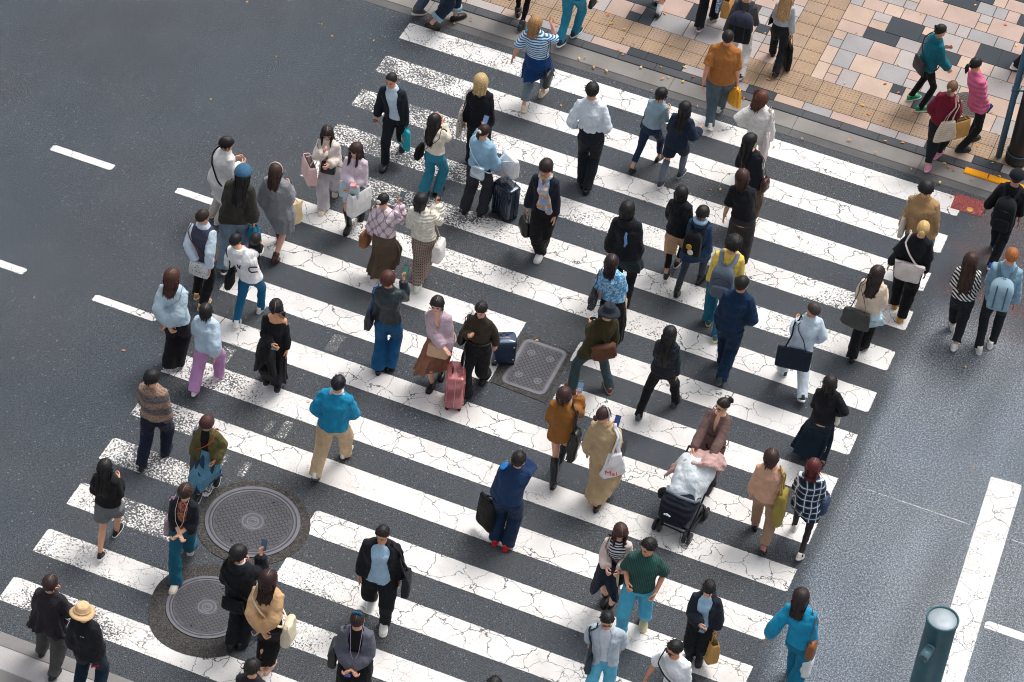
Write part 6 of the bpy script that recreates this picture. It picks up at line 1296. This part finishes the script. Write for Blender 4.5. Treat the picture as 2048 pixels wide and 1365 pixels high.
q = PEOPLE['beigehat']; k = MB(); k.box((.14, -q.ab(.5)[1]-.055, q.zl(.475)), (.09, .02, .035), 0, rotz(.5), .006); k.build('red_patch', fab((196, 28, 44)), q.body)
for x_ in (-.03, .0): k = MB(); k.box((x_, q.off(.76)[1]-q.ab(.76)[1]-.062, q.zl(.775)), (.014, .014, .014), 0, None, .003); k.build('small_print', fab((180, 210, 236)), q.body)
person('greyshorts', 'person in a black jumper and grey shorts with very long black hair', head=(210, 922), L=(200, 1120), Rf=(236, 1064), face=8, arms=('carry', 'carry'), skin=(232, 176, 142), hair=('long', (22, 21, 23), {'len': .36, 'part': .02, 'locks': 30}), wear=[TR((112, 116, 120), hem=.33, hemr=.125, thigh=.12), T((28, 28, 32), hem=.54, fit=.05, sl=.014)], shoes=('slip', (28, 29, 32), (232, 232, 232)))
person('earphones', 'person with white earphones, navy blazer and flared teal trousers', head=(370, 973), L=(384, 1098), Rf=(349, 1176), face=188, look=(14, 26), arms=('clasp', 'clasp'), skin=(236, 186, 156), hair=('bob', (56, 38, 36), {'len': .04, 'bang': 12, 'part': -.01}), wear=[TR((22, 96, 126), thigh=.1, knee=.09, hemr=.098), IN(fab((150, 84, 66), 'floral', c2=(196, 130, 104), c3=(90, 50, 46)), hem=.54, fit=.02), T((34, 38, 52), hem=.50, fit=.045, gap=(.6, .42, .36), sleeve='three', neck='lapel', sl=.01)], shoes=('sneaker', (232, 220, 208), (238, 228, 216)), extra=[('earphones', (232, 222, 206))])
bag('earphones', 'shoulder', 'dusky pink bag with striped strap beside the navy blazer', 'sR', (176, 150, 160), .30, .26, .09, .46, strapc=(196, 160, 184), dx=-.02, dy=-.08, two=False, sr=.016)
person('olive', 'person in a face mask, olive jacket and patched denim skirt', head=(413, 836), L=(436, 962), Rf=(394, 1002), face=192, look=(12, 22), arms=('pocket', 'down'), hair=('bob', (74, 42, 38), {'len': .02, 'bang': 10, 'th': .026}), wear=[SK(fab((96, 152, 186), 'patch', c2=(44, 70, 98)), hem=.12, fit=.03, flare=.05, pleat=.3, sway=(.04, 0)), IN((30, 29, 33), hem=.50, fit=.02), T((104, 96, 56), hem=.44, fit=.06, gap=(.5, .36, .34), neck='lapel', flare=.03, sl=.008)], shoes=('slip', (34, 34, 38), (232, 232, 230)), extra=[('mask', (206, 174, 166)), ('strap', 'L', (206, 74, 44), {'wd': .010, 'low': .56, 'fit': .055})])
bag('olive', 'shoulder', 'dark grey bag with floral strap on the olive jacket', 'sR', (88, 86, 86), .28, .34, .08, .46, strapc=(170, 166, 206), dx=-.05, dy=.02, two=False, sr=.02)
person('fairisle', 'person in a patterned brown fair isle jumper and navy trousers', head=(305, 743), L=(284, 936), Rf=(334, 904), face=10, look=(38, 0), arms=('fwd', 'down'), hair=('bob', (24, 22, 24), {'len': .03, 'wide': 1.1}), wear=[TR((32, 40, 70), thigh=.112, knee=.10, hemr=.078), T(fab((124, 110, 106), 'fairisle', c2=(178, 144, 118), c3=(74, 78, 100)), hem=.54, fit=.065, sl=.02, flare=.03)], shoes=BS)
person('pinktrousers', 'person in a pale blue jumper and pink lilac trousers with black hair', head=(412, 610), L=(388, 790), Rf=(440, 750), face=8, look=(6, 0), arms=('fwd', 'back'), hair=('bob', (24, 23, 25), {'len': .08, 'part': .015, 'locks': 24}), wear=[TR((208, 150, 206), thigh=.12, knee=.105, hemr=.095), T((190, 212, 236), hem=.50, fit=.07, sl=.024, cuff=.8)], shoes=WS)
person('handsbehind', 'person with chestnut hair and pale sweatshirt, hands held behind the back', head=(345, 540), L=(342, 734), Rf=(358, 728), face=12, look=(18, 0), arms=('behind', 'behind'), hair=('long', (76, 46, 38), {'len': .22, 'part': .01}), wear=[TR((34, 34, 40), thigh=.1, knee=.09, hemr=.10), T((186, 208, 226), hem=.51, fit=.06, sl=.02, cuff=.8)], shoes=('slip', (206, 206, 210), (226, 226, 228)), extra=[('strap', 'R', (58, 66, 80), {'wd': .005, 'low': .60, 'fit': .07})])
person('offshoulder', 'person in black with one bare shoulder looking down at a phone', head=(552, 604), L=(556, 776), Rf=(535, 762), face=184, look=(-4, 38), arms=('down', 'phonelow'), skin=(230, 170, 128), hair=('long', (28, 24, 25), {'len': .16, 'part': .0, 'swing': -.35}), wear=[SK((24, 25, 28), hem=.07, fit=.03, flare=.05, pleat=.4), T((28, 30, 36), hem=.53, fit=.035, top=.80, neck=None, bare='L', wr=.012)], shoes=('slip', (32, 32, 36), (236, 236, 236)))
drape('offshoulder', 'coat', 'black coat hung over the arm of the person with a bare shoulder', 'coat', (27, 28, 33), 'R', .34, .52, .12)
phone('offshoulder', 'R', 'black phone in the hand of the person with a bare shoulder', off=(.0, .03, .01), tilt=65)
person('turqman', 'man in a bright blue sweatshirt over a white collar and beige trousers', head=(678, 754), L=(628, 966), Rf=(694, 908), face=14, male=True, build=1.1, arms=('pocket', 'fwd'), hair=('short', (26, 26, 34)), wear=[TR((214, 184, 146), thigh=.115, knee=.098, hemr=.088), T((20, 142, 198), hem=.50, fit=.06, sleeve='three', sl=.018, wr=.014), ], shoes=('sneaker', (242, 240, 236), (64, 60, 58)))
q = PEOPLE['turqman']; k = MB(); nb_ = np.array([*q.off(.845), q.zl(.845)]); k.tube([nb_+[.070*math.sin(t), .066*math.cos(t), .022] for t in np.linspace(.3, 2*math.pi-.3, 20)], .015, 6); k.build('shirt_collar', fab((206, 222, 240)), q.body)
person('greyvest', 'man in glasses with a slate vest over a white shirt', head=(407, 421), L=(397, 588), Rf=(409, 612), face=18, look=(35, 5), male=True, arms=('behind', 'back'), hair=('crop', (48, 34, 30)), wear=[TR((30, 31, 38), thigh=.1, knee=.08, hemr=.07), T((208, 226, 246), hem=.55, fit=.035, neck='collar', sl=.01), T((70, 72, 96), hem=.51, fit=.06, sleeve=None, name='vest')], shoes=('sneaker', (216, 168, 104), (240, 238, 232)), extra=[('glasses',), ('strap', 'L', (120, 70, 54), {'wd': .007, 'low': .52, 'fit': .075})])
bag('greyvest', 'cross', 'speckled white box bag behind the slate vest', 'b', (222, 224, 222), .30, .22, .10, pat='speck', c2=(40, 42, 48), rough=.7, dz=-.26, dx=.06, e=.35, crumple=.003, sr=.005, strapc=(120, 70, 54))
person('father', 'man in a white hoodie and blue jeans carrying a toddler', head=(472, 469), L=(473, 652), Rf=(524, 618), face=10, look=(20, 8), male=True, arms=('carry', 'push'), hair=('crop', (26, 24, 26)), wear=[TR((16, 98, 152), thigh=.098, knee=.072, hemr=.06), T((240, 240, 242), hem=.51, fit=.055, hood=True, sl=.012)], shoes=('sneaker', (246, 244, 240), (246, 244, 240)))
q = PEOPLE['father']; k = MB(); yb = q.off(.71)[1]-q.ab(.71)[1]-.062
k.tube([(.135, yb+.03, q.zl(.745)), (.05, yb, q.zl(.745)), (.03, yb-.004, q.zl(.725)), (.04, yb-.004, q.zl(.70)), (.07, yb, q.zl(.685)), (.14, yb+.03, q.zl(.69))], .010, 6); k.build('print', fab((28, 28, 34)), q.body)
k = MB(); k.tube([(-.155, yb+.04, q.zl(.755)), (-.13, yb+.02, q.zl(.70)), (-.10, yb+.006, q.zl(.695)), (-.095, yb+.004, q.zl(.73))], .009, 6); k.build('print', fab((28, 28, 34)), q.body)
bag('father', 'shoulder', 'black sling bag at the left hip of the white hoodie', 'sL', (30, 31, 36), .26, .24, .10, .46, dx=.0, dy=-.06, two=False, sr=.016)
_t = at(509, 473, 1.40); _f = px((_t[0], _t[1], .62))
person('toddler', 'toddler with cropped hair in a black top carried by the white hoodie', f=tuple(_f), z0=.62, H=.80, face=18, look=(-5, -5), stride=0, gap=.05, arms=('carry', 'carry'), hair=('crop', (36, 30, 28)), wear=[TR((44, 46, 56), thigh=.1, knee=.085, hemr=.075), T((30, 31, 36), hem=.48, fit=.02)], shoes=SN)
person('whitecoat', 'person in a long off-white coat with black bobbed hair looking right', head=(455, 276), f=(438, 436), L=(432, 430), Rf=(444, 446), face=48, look=(28, 6), arms=('carry', 'carry'), hair=('bob', (24, 23, 26), {'len': .03, 'part': .0}), wear=[TR((206, 194, 186), thigh=.1, knee=.09, hemr=.085), T((234, 232, 230), hem=.24, fit=.06, flare=.06, neck='collar', sl=.014)], shoes=WS, extra=[('strap', 'L', (32, 34, 42), {'wd': .012, 'low': .50, 'fit': .052})])
person('denimcap', 'person in a blue denim cap and dark khaki jacket with long black hair', head=(487, 333), L=(448, 548), Rf=(480, 506), face=10, arms=('gripf', 'grip'), hair=('long', (22, 21, 23), {'len': .42, 'front': 80}), wear=[TR((116, 136, 160), thigh=.115, knee=.105, hemr=.10), T((62, 60, 54), hem=.45, fit=.06, sl=.012)], shoes=SN, extra=[('cap', (62, 106, 148))])
bag('denimcap', 'plastic', 'small pale plastic bag in the left hand of the denim cap', 'hL', (196, 214, 226), .20, .26, .12, .06, taper=.6, crumple=.03, rough=.5)
bag('denimcap', 'tote', 'bright blue cooler bag with black straps held by the denim cap', 'hR', (40, 142, 196), .28, .30, .16, .10, strapc=(26, 28, 34), rot=.5, dy=.02)
person('greycoat', 'person in a fuzzy grey coat with a pale headband and brown boots', head=(552, 329), L=(561, 478), Rf=(550, 528), face=12, arms=('down', 'carry'), skin=(234, 180, 156), hair=('long', (62, 42, 38), {'len': .24, 'wave': .012, 'front': 80}), wear=[T(fab((140, 142, 148), 'fur'), hem=.30, fit=.075, flare=.06, sl=.035, cuff=.8, vox=.0135)], shoes=('boot', (66, 40, 36), (50, 32, 30)), extra=[('headband', (240, 216, 206))])
bag('greycoat', 'tote', 'cream cloth tote hung from the arm of the fuzzy grey coat', 'eR', (242, 214, 164), .36, .40, .06, .20, taper=.9, dx=.06, dy=-.02, rot=-.6)
person('pinkbag', 'person in pale cream with wide trousers carrying a pink paper bag', head=(655, 256), L=(672, 386), Rf=(645, 424), face=190, look=(-12, 22), arms=('carry', 'face'), skin=(236, 182, 158), hair=('long', (40, 28, 28), {'len': .24, 'part': .0, 'wave': .008}), wear=[TR((206, 200, 206), thigh=.115, knee=.11, hemr=.11), T((234, 222, 212), hem=.46, fit=.05, sl=.016, neck='collar')], shoes=('loafer', (244, 232, 208), (240, 228, 206)))
bag('pinkbag', 'paper', 'pale pink paper bag hung on the forearm of the person in cream', 'eR', (246, 206, 204), .36, .34, .14, .14, taper=1.0, rot=.6, dx=.12, dy=.02, dz=-.04)
bag('pinkbag', 'cross', 'small black handbag in front of the person in cream', 'f', (30, 31, 36), .22, .18, .09, rough=.4, dz=.06, dx=-.02, e=.35, crumple=.004)
person('lilacdress', 'person in a lilac mini dress and tall black boots', head=(712, 289), L=(724, 434), Rf=(695, 462), face=190, look=(30, 12), arms=('clasp', 'phonelow'), skin=(236, 180, 148), hair=('long', (54, 34, 32), {'len': .34, 'wave': .016, 'bang': 8}), wear=[SK((212, 200, 212), waist=.6, hem=.36, fit=.02, flare=.02, pleat=.1), T((222, 206, 220), hem=.55, fit=.035, sl=.02, cuff=.8)], shoes=('tallboot', (28, 29, 32), (24, 24, 26)))
bag('lilacdress', 'hand', 'pale blue leather handbag in front of the lilac dress', 'f', (190, 214, 228), .30, .24, .12, rough=.35, dz=.02, dx=.04, e=.35, crumple=.004)
bag('lilacdress', 'paper', 'large white paper bag beside the lilac dress', 'eL', (246, 246, 246), .38, .42, .14, .14, taper=1.0, rot=-.5, dx=-.02, dz=.0)
phone('lilacdress', 'R', 'pink phone held by the person in the lilac dress', (236, 150, 170), (240, 170, 186), tilt=70)
# --- left centre
person('argyle', 'person in a pink argyle jumper and long brown pleated skirt', head=(768, 389), L=(748, 562), Rf=(778, 546), face=20, look=(15, 10), arms=('down', 'phone'), hair=('up', (28, 25, 27), {'clip': (236, 228, 222)}), wear=[SK((98, 82, 66), hem=.09, fit=.03, flare=.05, pleat=.7, np_=9), T(fab((232, 214, 222), 'argyle', c2=(190, 170, 184), c3=(138, 122, 138)), hem=.56, fit=.055, sl=.02)], shoes=WS)
phone('argyle', 'R', 'grey phone raised by the person in the argyle jumper', (90, 100, 112), (110, 124, 136), off=(.03, .02, .05))
bag('argyle', 'shoulder', 'fuzzy brown bag on the left of the argyle jumper', 'sL', (150, 100, 66), .22, .22, .14, .58, pat='fur', dx=-.03, two=False, sr=.018, e=.8)
person('cable', 'person in a cream cable knit jumper and houndstooth skirt', head=(843, 389), L=(834, 578), Rf=(846, 548), face=16, look=(10, 5), arms=('carry', 'phone'), hair=('bob', (24, 22, 25), {'len': .12, 'locks': 24}), wear=[SK(fab((160, 140, 130), 'check', c2=(72, 56, 56)), hem=.08, fit=.03, flare=.03, pleat=.15), T(fab((246, 241, 226), 'cable', fold=.7), hem=.55, fit=.06, sl=.02, hood=False)], shoes=('sneaker', (240, 240, 232), (226, 236, 206)))
phone('cable', 'R', 'dark phone raised by the person in the cream cable jumper', (60, 64, 70), (70, 80, 92), off=(.02, .02, .05))
bag('cable', 'shoulder', 'white leather bag hanging by the houndstooth skirt', 'sR', (242, 238, 232), .28, .30, .13, .52, rough=.45, two=False, sr=.006, strapc=(226, 196, 160))
person('scarf', 'person in glasses and a dark cardigan with a patterned silk scarf', head=(1093, 322), L=(1082, 500), Rf=(1078, 516), face=192, look=(2, 14), arms=('down', 'grip'), skin=(228, 176, 146), hair=('bowl', (42, 28, 28), {'bang': 8}), wear=[TR((28, 28, 32), thigh=.105, knee=.095, hemr=.085), IN((150, 180, 220), hem=.53, fit=.02), T((28, 36, 54), hem=.47, fit=.05, gap=(.7, .55, .42), neck=None), ('scarf', fab((226, 206, 180), 'scarf', c2=(150, 172, 214), c3=(206, 160, 110)))], shoes=('slip', (238, 236, 234), (232, 232, 232)), extra=[('glasses', (150, 70, 60))])
bag('scarf', 'hand', 'black leather handbag in the hand of the person with the scarf', 'hR', (30, 30, 32), .28, .22, .12, .20, rough=.35, rot=.6)
person('leather', 'person with short auburn hair in a black leather jacket and wide blue jeans', head=(777, 544), L=(757, 738), Rf=(782, 732), face=8, look=(18, 5), arms=('down', 'phone'), hair=('bowl', (78, 42, 36)), wear=[TR((18, 84, 144), thigh=.1, knee=.086, hemr=.092, waist=.6), T((36, 52, 62), hem=.53, fit=.045, rough=.42, neck='collar', wr=.014)], shoes=LO)
phone('leather', 'R', 'phone with a green screen raised by the leather jacket', (50, 60, 64), (80, 140, 120), off=(.03, .02, .06))
bag('leather', 'shoulder', 'dark bag with bright blue strap on the left of the leather jacket', 'sL', (40, 46, 54), .30, .30, .10, .44, strapc=(16, 90, 190), two=False, rough=.5, sr=.014)
person('lavender', 'person in a fluffy lavender jumper and brown skirt pulling a suitcase', head=(875, 597), L=(884, 752), Rf=(861, 776), face=188, look=(2, 14), arms=('gripf', 'cross'), skin=(240, 186, 164), hair=('long', (34, 27, 28), {'len': .10, 'part': .0, 'swing': -.2}), wear=[SK((152, 102, 80), hem=.20, fit=.03, flare=.07, pleat=.5, sway=(.10, 0)), T(fab((206, 180, 194), 'fur'), hem=.55, fit=.05, sl=.024, cuff=.85, gap=(.02, .03, .22), neck=None, vox=.013)], shoes=LO)
bag('lavender', 'cross', 'beige leather bag in front of the lavender jumper', 'f', (222, 184, 148), .30, .20, .09, rough=.45, dz=-.06, dx=-.03, e=.4, crumple=.004)
q = PEOPLE['lavender']; M_ = np.array([[math.cos(q.hd), -math.sin(q.hd), 0], [math.sin(q.hd), math.cos(q.hd), 0], [0, 0, 1]])
suitcase(q, M_@(np.array([3.80, -7.30, 0])-q.B), 1.75, 'rose pink hard-shell suitcase in front of the lavender jumper', (196, 116, 120), size=(.38, .25, .56), corners=True, grip=.92)
person('brownshirt', 'person in a dark brown polo and black wide trousers pulling luggage', head=(963, 607), L=(967, 760), Rf=(928, 800), face=196, look=(8, 34), arms=('gripb', 'strap'), skin=(238, 180, 152), hair=('up', (30, 26, 27), {'part': .0}), wear=[TR((28, 28, 32), thigh=.115, knee=.10, hemr=.10, waist=.62, fit=.03), T((64, 54, 42), hem=.585, fit=.035, neck='collar')], shoes=('loafer', (38, 36, 36), (60, 56, 54)), extra=[('belt', (24, 22, 22), {'fr': .60, 'fit': .055})])
bag('brownshirt', 'shoulder', 'black shoulder bag under the arm of the brown polo', 'sR', (34, 36, 42), .28, .24, .09, .34, rough=.5, dy=-.05, two=False, sr=.012)
q = PEOPLE['brownshirt']; M_ = np.array([[math.cos(q.hd), -math.sin(q.hd), 0], [math.sin(q.hd), math.cos(q.hd), 0], [0, 0, 1]])
suitcase(q, M_@(at(1004, 722)-q.B), .5, 'navy suitcase with a pink seam behind the brown polo', (44, 66, 92), size=(.34, .24, .40), corners=True, ribs=False, handle=False, tilt=0)
person('brownjacket', 'person in a mustard brown jacket and knee-high black boots', head=(1130, 777), L=(1104, 978), Rf=(1120, 922), face=12, look=(15, 10), arms=('carry', 'phone'), skin=(234, 176, 152), hair=('bob', (60, 36, 34), {'len': .10}), wear=[T((156, 100, 42), hem=.43, fit=.06, sl=.014)], shoes=('tallboot', (30, 33, 36), (24, 24, 26)))
phone('brownjacket', 'R', 'light blue phone raised by the mustard brown jacket', (110, 160, 200), (120, 170, 206), off=(.02, .02, .05))
bag('brownjacket', 'plastic', 'shiny black carrier bag at the side of the mustard brown jacket', 'sR', (26, 28, 32), .34, .46, .12, .40, taper=.55, rough=.3, crumple=.03, dx=-.05, dy=-.05, two=False, sr=.022, deco=deco_face([(.02, .5, .05, .03, (170, 172, 178))], 1))
person('trench', 'person in a long beige trench coat with hair tied back', head=(1210, 817), L=(1192, 1016), Rf=(1208, 984), face=14, look=(42, 5), arms=('down', 'carry'), skin=(234, 180, 152), hair=('bun', (66, 44, 42), {'at': (0, -.125, .09), 'r': .034}), wear=[T((194, 166, 126), hem=.11, fit=.06, flare=.06, neck='collar', sl=.02, wr=.014)], shoes=LO, extra=[('glasses',), ('headband', (190, 186, 186))])
bag('trench', 'plastic', 'white plastic bag with red letters on the trench coat', 'sR', (244, 242, 244), .36, .40, .10, .38, taper=.45, rough=.6, crumple=.02, dx=-.09, dy=-.10, rot=-.9, two=False, sr=.028)
bag('trench', 'hand', 'black handbag hung on the forearm of the trench coat', 'eR', (34, 36, 42), .28, .26, .12, .10, rough=.5, dx=.06, e=.35)
phone('trench', 'R', 'blue phone held by the person in the trench coat', (30, 60, 140), (40, 80, 160), off=(0, .04, .06))
person('phonecall', 'man in navy workwear on the phone, red shoe showing', head=(1040, 906), L=(992, 1078), Rf=(1018, 1090), face=14, look=(15, 5), male=True, build=1.04, arms=('grip', (( -.055, .07, .05), (.9, .2, -1), .8)), hair=('short', (34, 29, 27)), wear=[TR((26, 50, 92), thigh=.115, knee=.098, hemr=.09), T((30, 60, 112), hem=.51, fit=.055, neck='collar', sl=.012, wr=.013)], shoes=('sneaker', (222, 36, 34), (220, 50, 46)))
q = PEOPLE['phonecall']; k = MB(); S_ = q.sh['L']; k.ell(S_+[-.005, -.03, .075], (.055, .075, .016), 0, 14, 8, roty(-.5)); k.build('shoulder_patch', fab((30, 120, 220)), q.body)
phone('phonecall', 'R', 'dark phone at the ear of the man in navy workwear', off=(.01, .01, .05), tilt=10)
bag('phonecall', 'tote', 'tall flat black bag in the left hand of the man on the phone', 'hL', (32, 33, 36), .34, .56, .06, .05, taper=.75, rot=1.0, e=.3, dx=-.10)
# ---- pram: frame, wheels, seat, hood; then the covers lying on it
PB = np.array([7.33, -8.02, 0]); PA = math.atan2(-.07, -1)      # heading of the pram
ph = math.atan2(-.10, -1.0)
def pram():
    root = bpy.data.objects.new('pram', None); col.objects.link(root); root.location = PB; root.rotation_euler = (0, 0, -ph)
    tag(root, 'black pram with double wheels pushed by the person in the wrap dress', 'pram')
    dark = plain((30, 31, 35), .45, name='frame_tube'); k = MB()
    for s in (-1, 1):
        k.tube([(s*.21, .26, .10), (s*.22, .0, .40), (s*.23, -.30, .78), (s*.20, -.42, .98)], .013, 8)
        k.tube([(s*.22, -.28, .08), (s*.23, -.1, .40), (s*.22, .06, .56)], .012, 8); k.tube([(s*.21, .24, .12), (s*.22, -.26, .12)], .010, 8)
    k.tube([(-.20, -.42, .98), (.20, -.42, .98)], .016, 8); k.tube([(-.21, .24, .12), (.21, .24, .12)], .011, 8); k.build('frame', dark, root)
    for s in (-1, 1):
        for y, d in ((.26, .035), (-.27, .03)):
            for e in (-1, 1):
                x = s*.215+e*d; k = MB(); k.tube([(x+.026*0, y, .085), (x+.0001, y, .085)], .085, 20)
                k = MB(); an = np.arange(24)*2*math.pi/24
                k.loft([np.stack([np.full(24, x+dx), y+r_*np.cos(an), .085+r_*np.sin(an)], 1) for dx, r_ in ((-.016, .05), (-.018, .078), (-.008, .085), (.008, .085), (.018, .078), (.016, .05))], cap=True); w_ = k.build('wheel', plain((44, 45, 48), .7, name='tyre'), root)
                k = MB(); k.loft([np.stack([np.full(24, x+dx), y+r_*np.cos(an), .085+r_*np.sin(an)], 1) for dx, r_ in ((-.021, .018), (-.020, .045), (.020, .045), (.021, .018))]); k.build('hub', plain((92, 94, 98), .4, .3, name='hub'), w_)
    # seat shell, foot muff, raised hood
    k = MB(); n = 26; an = np.arange(n)*2*math.pi/n
    def sec(c, a, b, t): c = np.array(c); u = np.array([1, 0, 0]); v = np.array([0, math.cos(t), math.sin(t)]); return c+a*np.sign(np.sin(an))[:, None]*(np.abs(np.sin(an))**.7)[:, None]*u+b*(np.sign(np.cos(an))*np.abs(np.cos(an))**.8)[:, None]*v
    k.loft([sec((0, .40, .40), .13, .04, 1.9), sec((0, .37, .45), .2, .11, 1.8), sec((0, .26, .52), .235, .15, 1.5), sec((0, .12, .56), .24, .15, 1.4), sec((0, .0, .58), .225, .14, 1.4), sec((0, -.08, .6), .18, .10, 1.4)])
    o = k.build('foot_muff', fab((30, 36, 54), 'quilt'), root)
    for x, z, r_ in ((-.02, .505, .03), (-.055, .497, .016), (.012, .497, .016)): k = MB(); k.ell((.085+x, .405, z), (r_, .012, r_*.62), 0, 12, 8); k.build('emblem', fab((226, 240, 248)), o)
    k = MB(); k.loft([sec((0, .22, .20), .19, .03, 0), sec((0, .05, .20), .2, .07, 0), sec((0, -.2, .22), .19, .03, 0)]); k.loft([np.array([(-.19, .22, .16), (.19, .22, .16), (.19, .22, .22), (-.19, .22, .22)]), np.array([(-.19, -.24, .16), (.19, -.24, .16), (.19, -.24, .26), (-.19, -.24, .26)])]); k.build('basket', fab((96, 102, 116)), root)
    k = MB(); k.loft([sec((0, -.02, .56), .2, .12, 1.0), sec((0, -.2, .72), .22, .15, .8), sec((0, -.30, .86), .2, .14, .5)]); k.build('seat', fab((52, 56, 66)), root)
    k = MB(); k.tube([(-.23, .05, .62), (-.2, .17, .68), (0, .21, .70), (.2, .17, .68), (.23, .05, .62)], .022, 8); k.build('bumper_bar', fab((120, 130, 146)), root)
    k = MB(); k.loft([sec((.27, .02, .52), .05, .03, 0), sec((.29, .04, .48), .07, .07, 0), sec((.29, .04, .40), .06, .06, 0)]); k.build('side_pocket', fab((26, 27, 32)), root)
    return root
PR = pram()
def pw(p): c, s = math.cos(-ph), math.sin(-ph); return Vector((PB[0]+c*p[0]-s*p[1], PB[1]+s*p[0]+c*p[1], p[2]))
k = MB(); n = 30; an = np.arange(n)*2*math.pi/n; rings = []
for t in np.linspace(0, 1, 12):
    cy, cz = -.34+.50*t, .99+.04*math.sin(math.pi*t)-.26*t**1.6; a, b = .25*(1-.1*t)+.02*math.sin(6*t), .10+.17*math.sin(math.pi*min(t*.8+.12, 1))
    rings.append([(a*math.sin(q_)*(1+.05*mn.noise((math.sin(q_)*2, math.cos(q_)*2, t*4)))+.0, cy+(.05*math.sin(3*q_)*(t > .9)), cz-b*.9+b*math.cos(q_)*1.0+.03*mn.noise((math.sin(q_)*3, t*5, 2))*.5-(.05*abs(math.sin(2*q_)) if t > .95 else 0)) for q_ in an])
k.loft(rings); o = k.build('blanket', fab((226, 236, 242), fold=.6), None, True, pw((0, 0, 0)), -ph); soft(o, .013, 3, .014, 1); tag(o, 'white muslin blanket draped over the hood of the pram', 'blanket')
k = MB(); rings = []; sd_ = 3.7
for t in np.linspace(0, 1, 12):
    x = -.34+.74*t; y = -.40+.10*math.sin(3.2*t)+(.26*max(t-.62, 0)*2); z = 1.00+.03*math.sin(9*t)-1.5*max(t-.6, 0)**1.1-.5*max(.2-t, 0)
    r1, r2 = .13+.04*math.sin(5*t)-.09*(t > .96)-.07*(t < .04), .045+.012*math.sin(8*t)
    rings.append([(x+.015*math.sin(3*q_), y+r1*math.cos(q_)*(1+.2*mn.noise((t*4, math.cos(q_)*2, 1))), z+r2*math.sin(q_)+.03*mn.noise((t*6, math.cos(q_)*3, 7))) for q_ in an])
k.loft(rings); o = k.build('coat', fab((206, 166, 160), fold=.6), None, True, pw((0, 0, 0)), -ph); soft(o, .013, 3, .016, 0); tag(o, 'dusty pink coat laid across the pram handle', 'coat')
# red letters on the white plastic bag
for o in [x for x in bpy.data.objects if x.get('label', '').startswith('white plastic bag with red letters')]:
    o_ = np.array(o['_o']); cv = bpy.data.curves.new('lettering', 'FONT'); cv.body = 'Mai'; cv.size = .12; cv.extrude = .002; cv.align_x = 'CENTER'
    to = bpy.data.objects.new('lettering', cv); col.objects.link(to); dg_ = bpy.context.evaluated_depsgraph_get(); me = bpy.data.meshes.new_from_object(to.evaluated_get(dg_)); bpy.data.objects.remove(to)
    lo = bpy.data.objects.new('lettering', me); col.objects.link(lo); lo.parent = o; me.materials.clear(); me.materials.append(plain((214, 28, 40), .6, name='print'))
    lo.rotation_euler = (R(90), 0, R(15)); lo.location = (.0, -.125, .11)
finish()
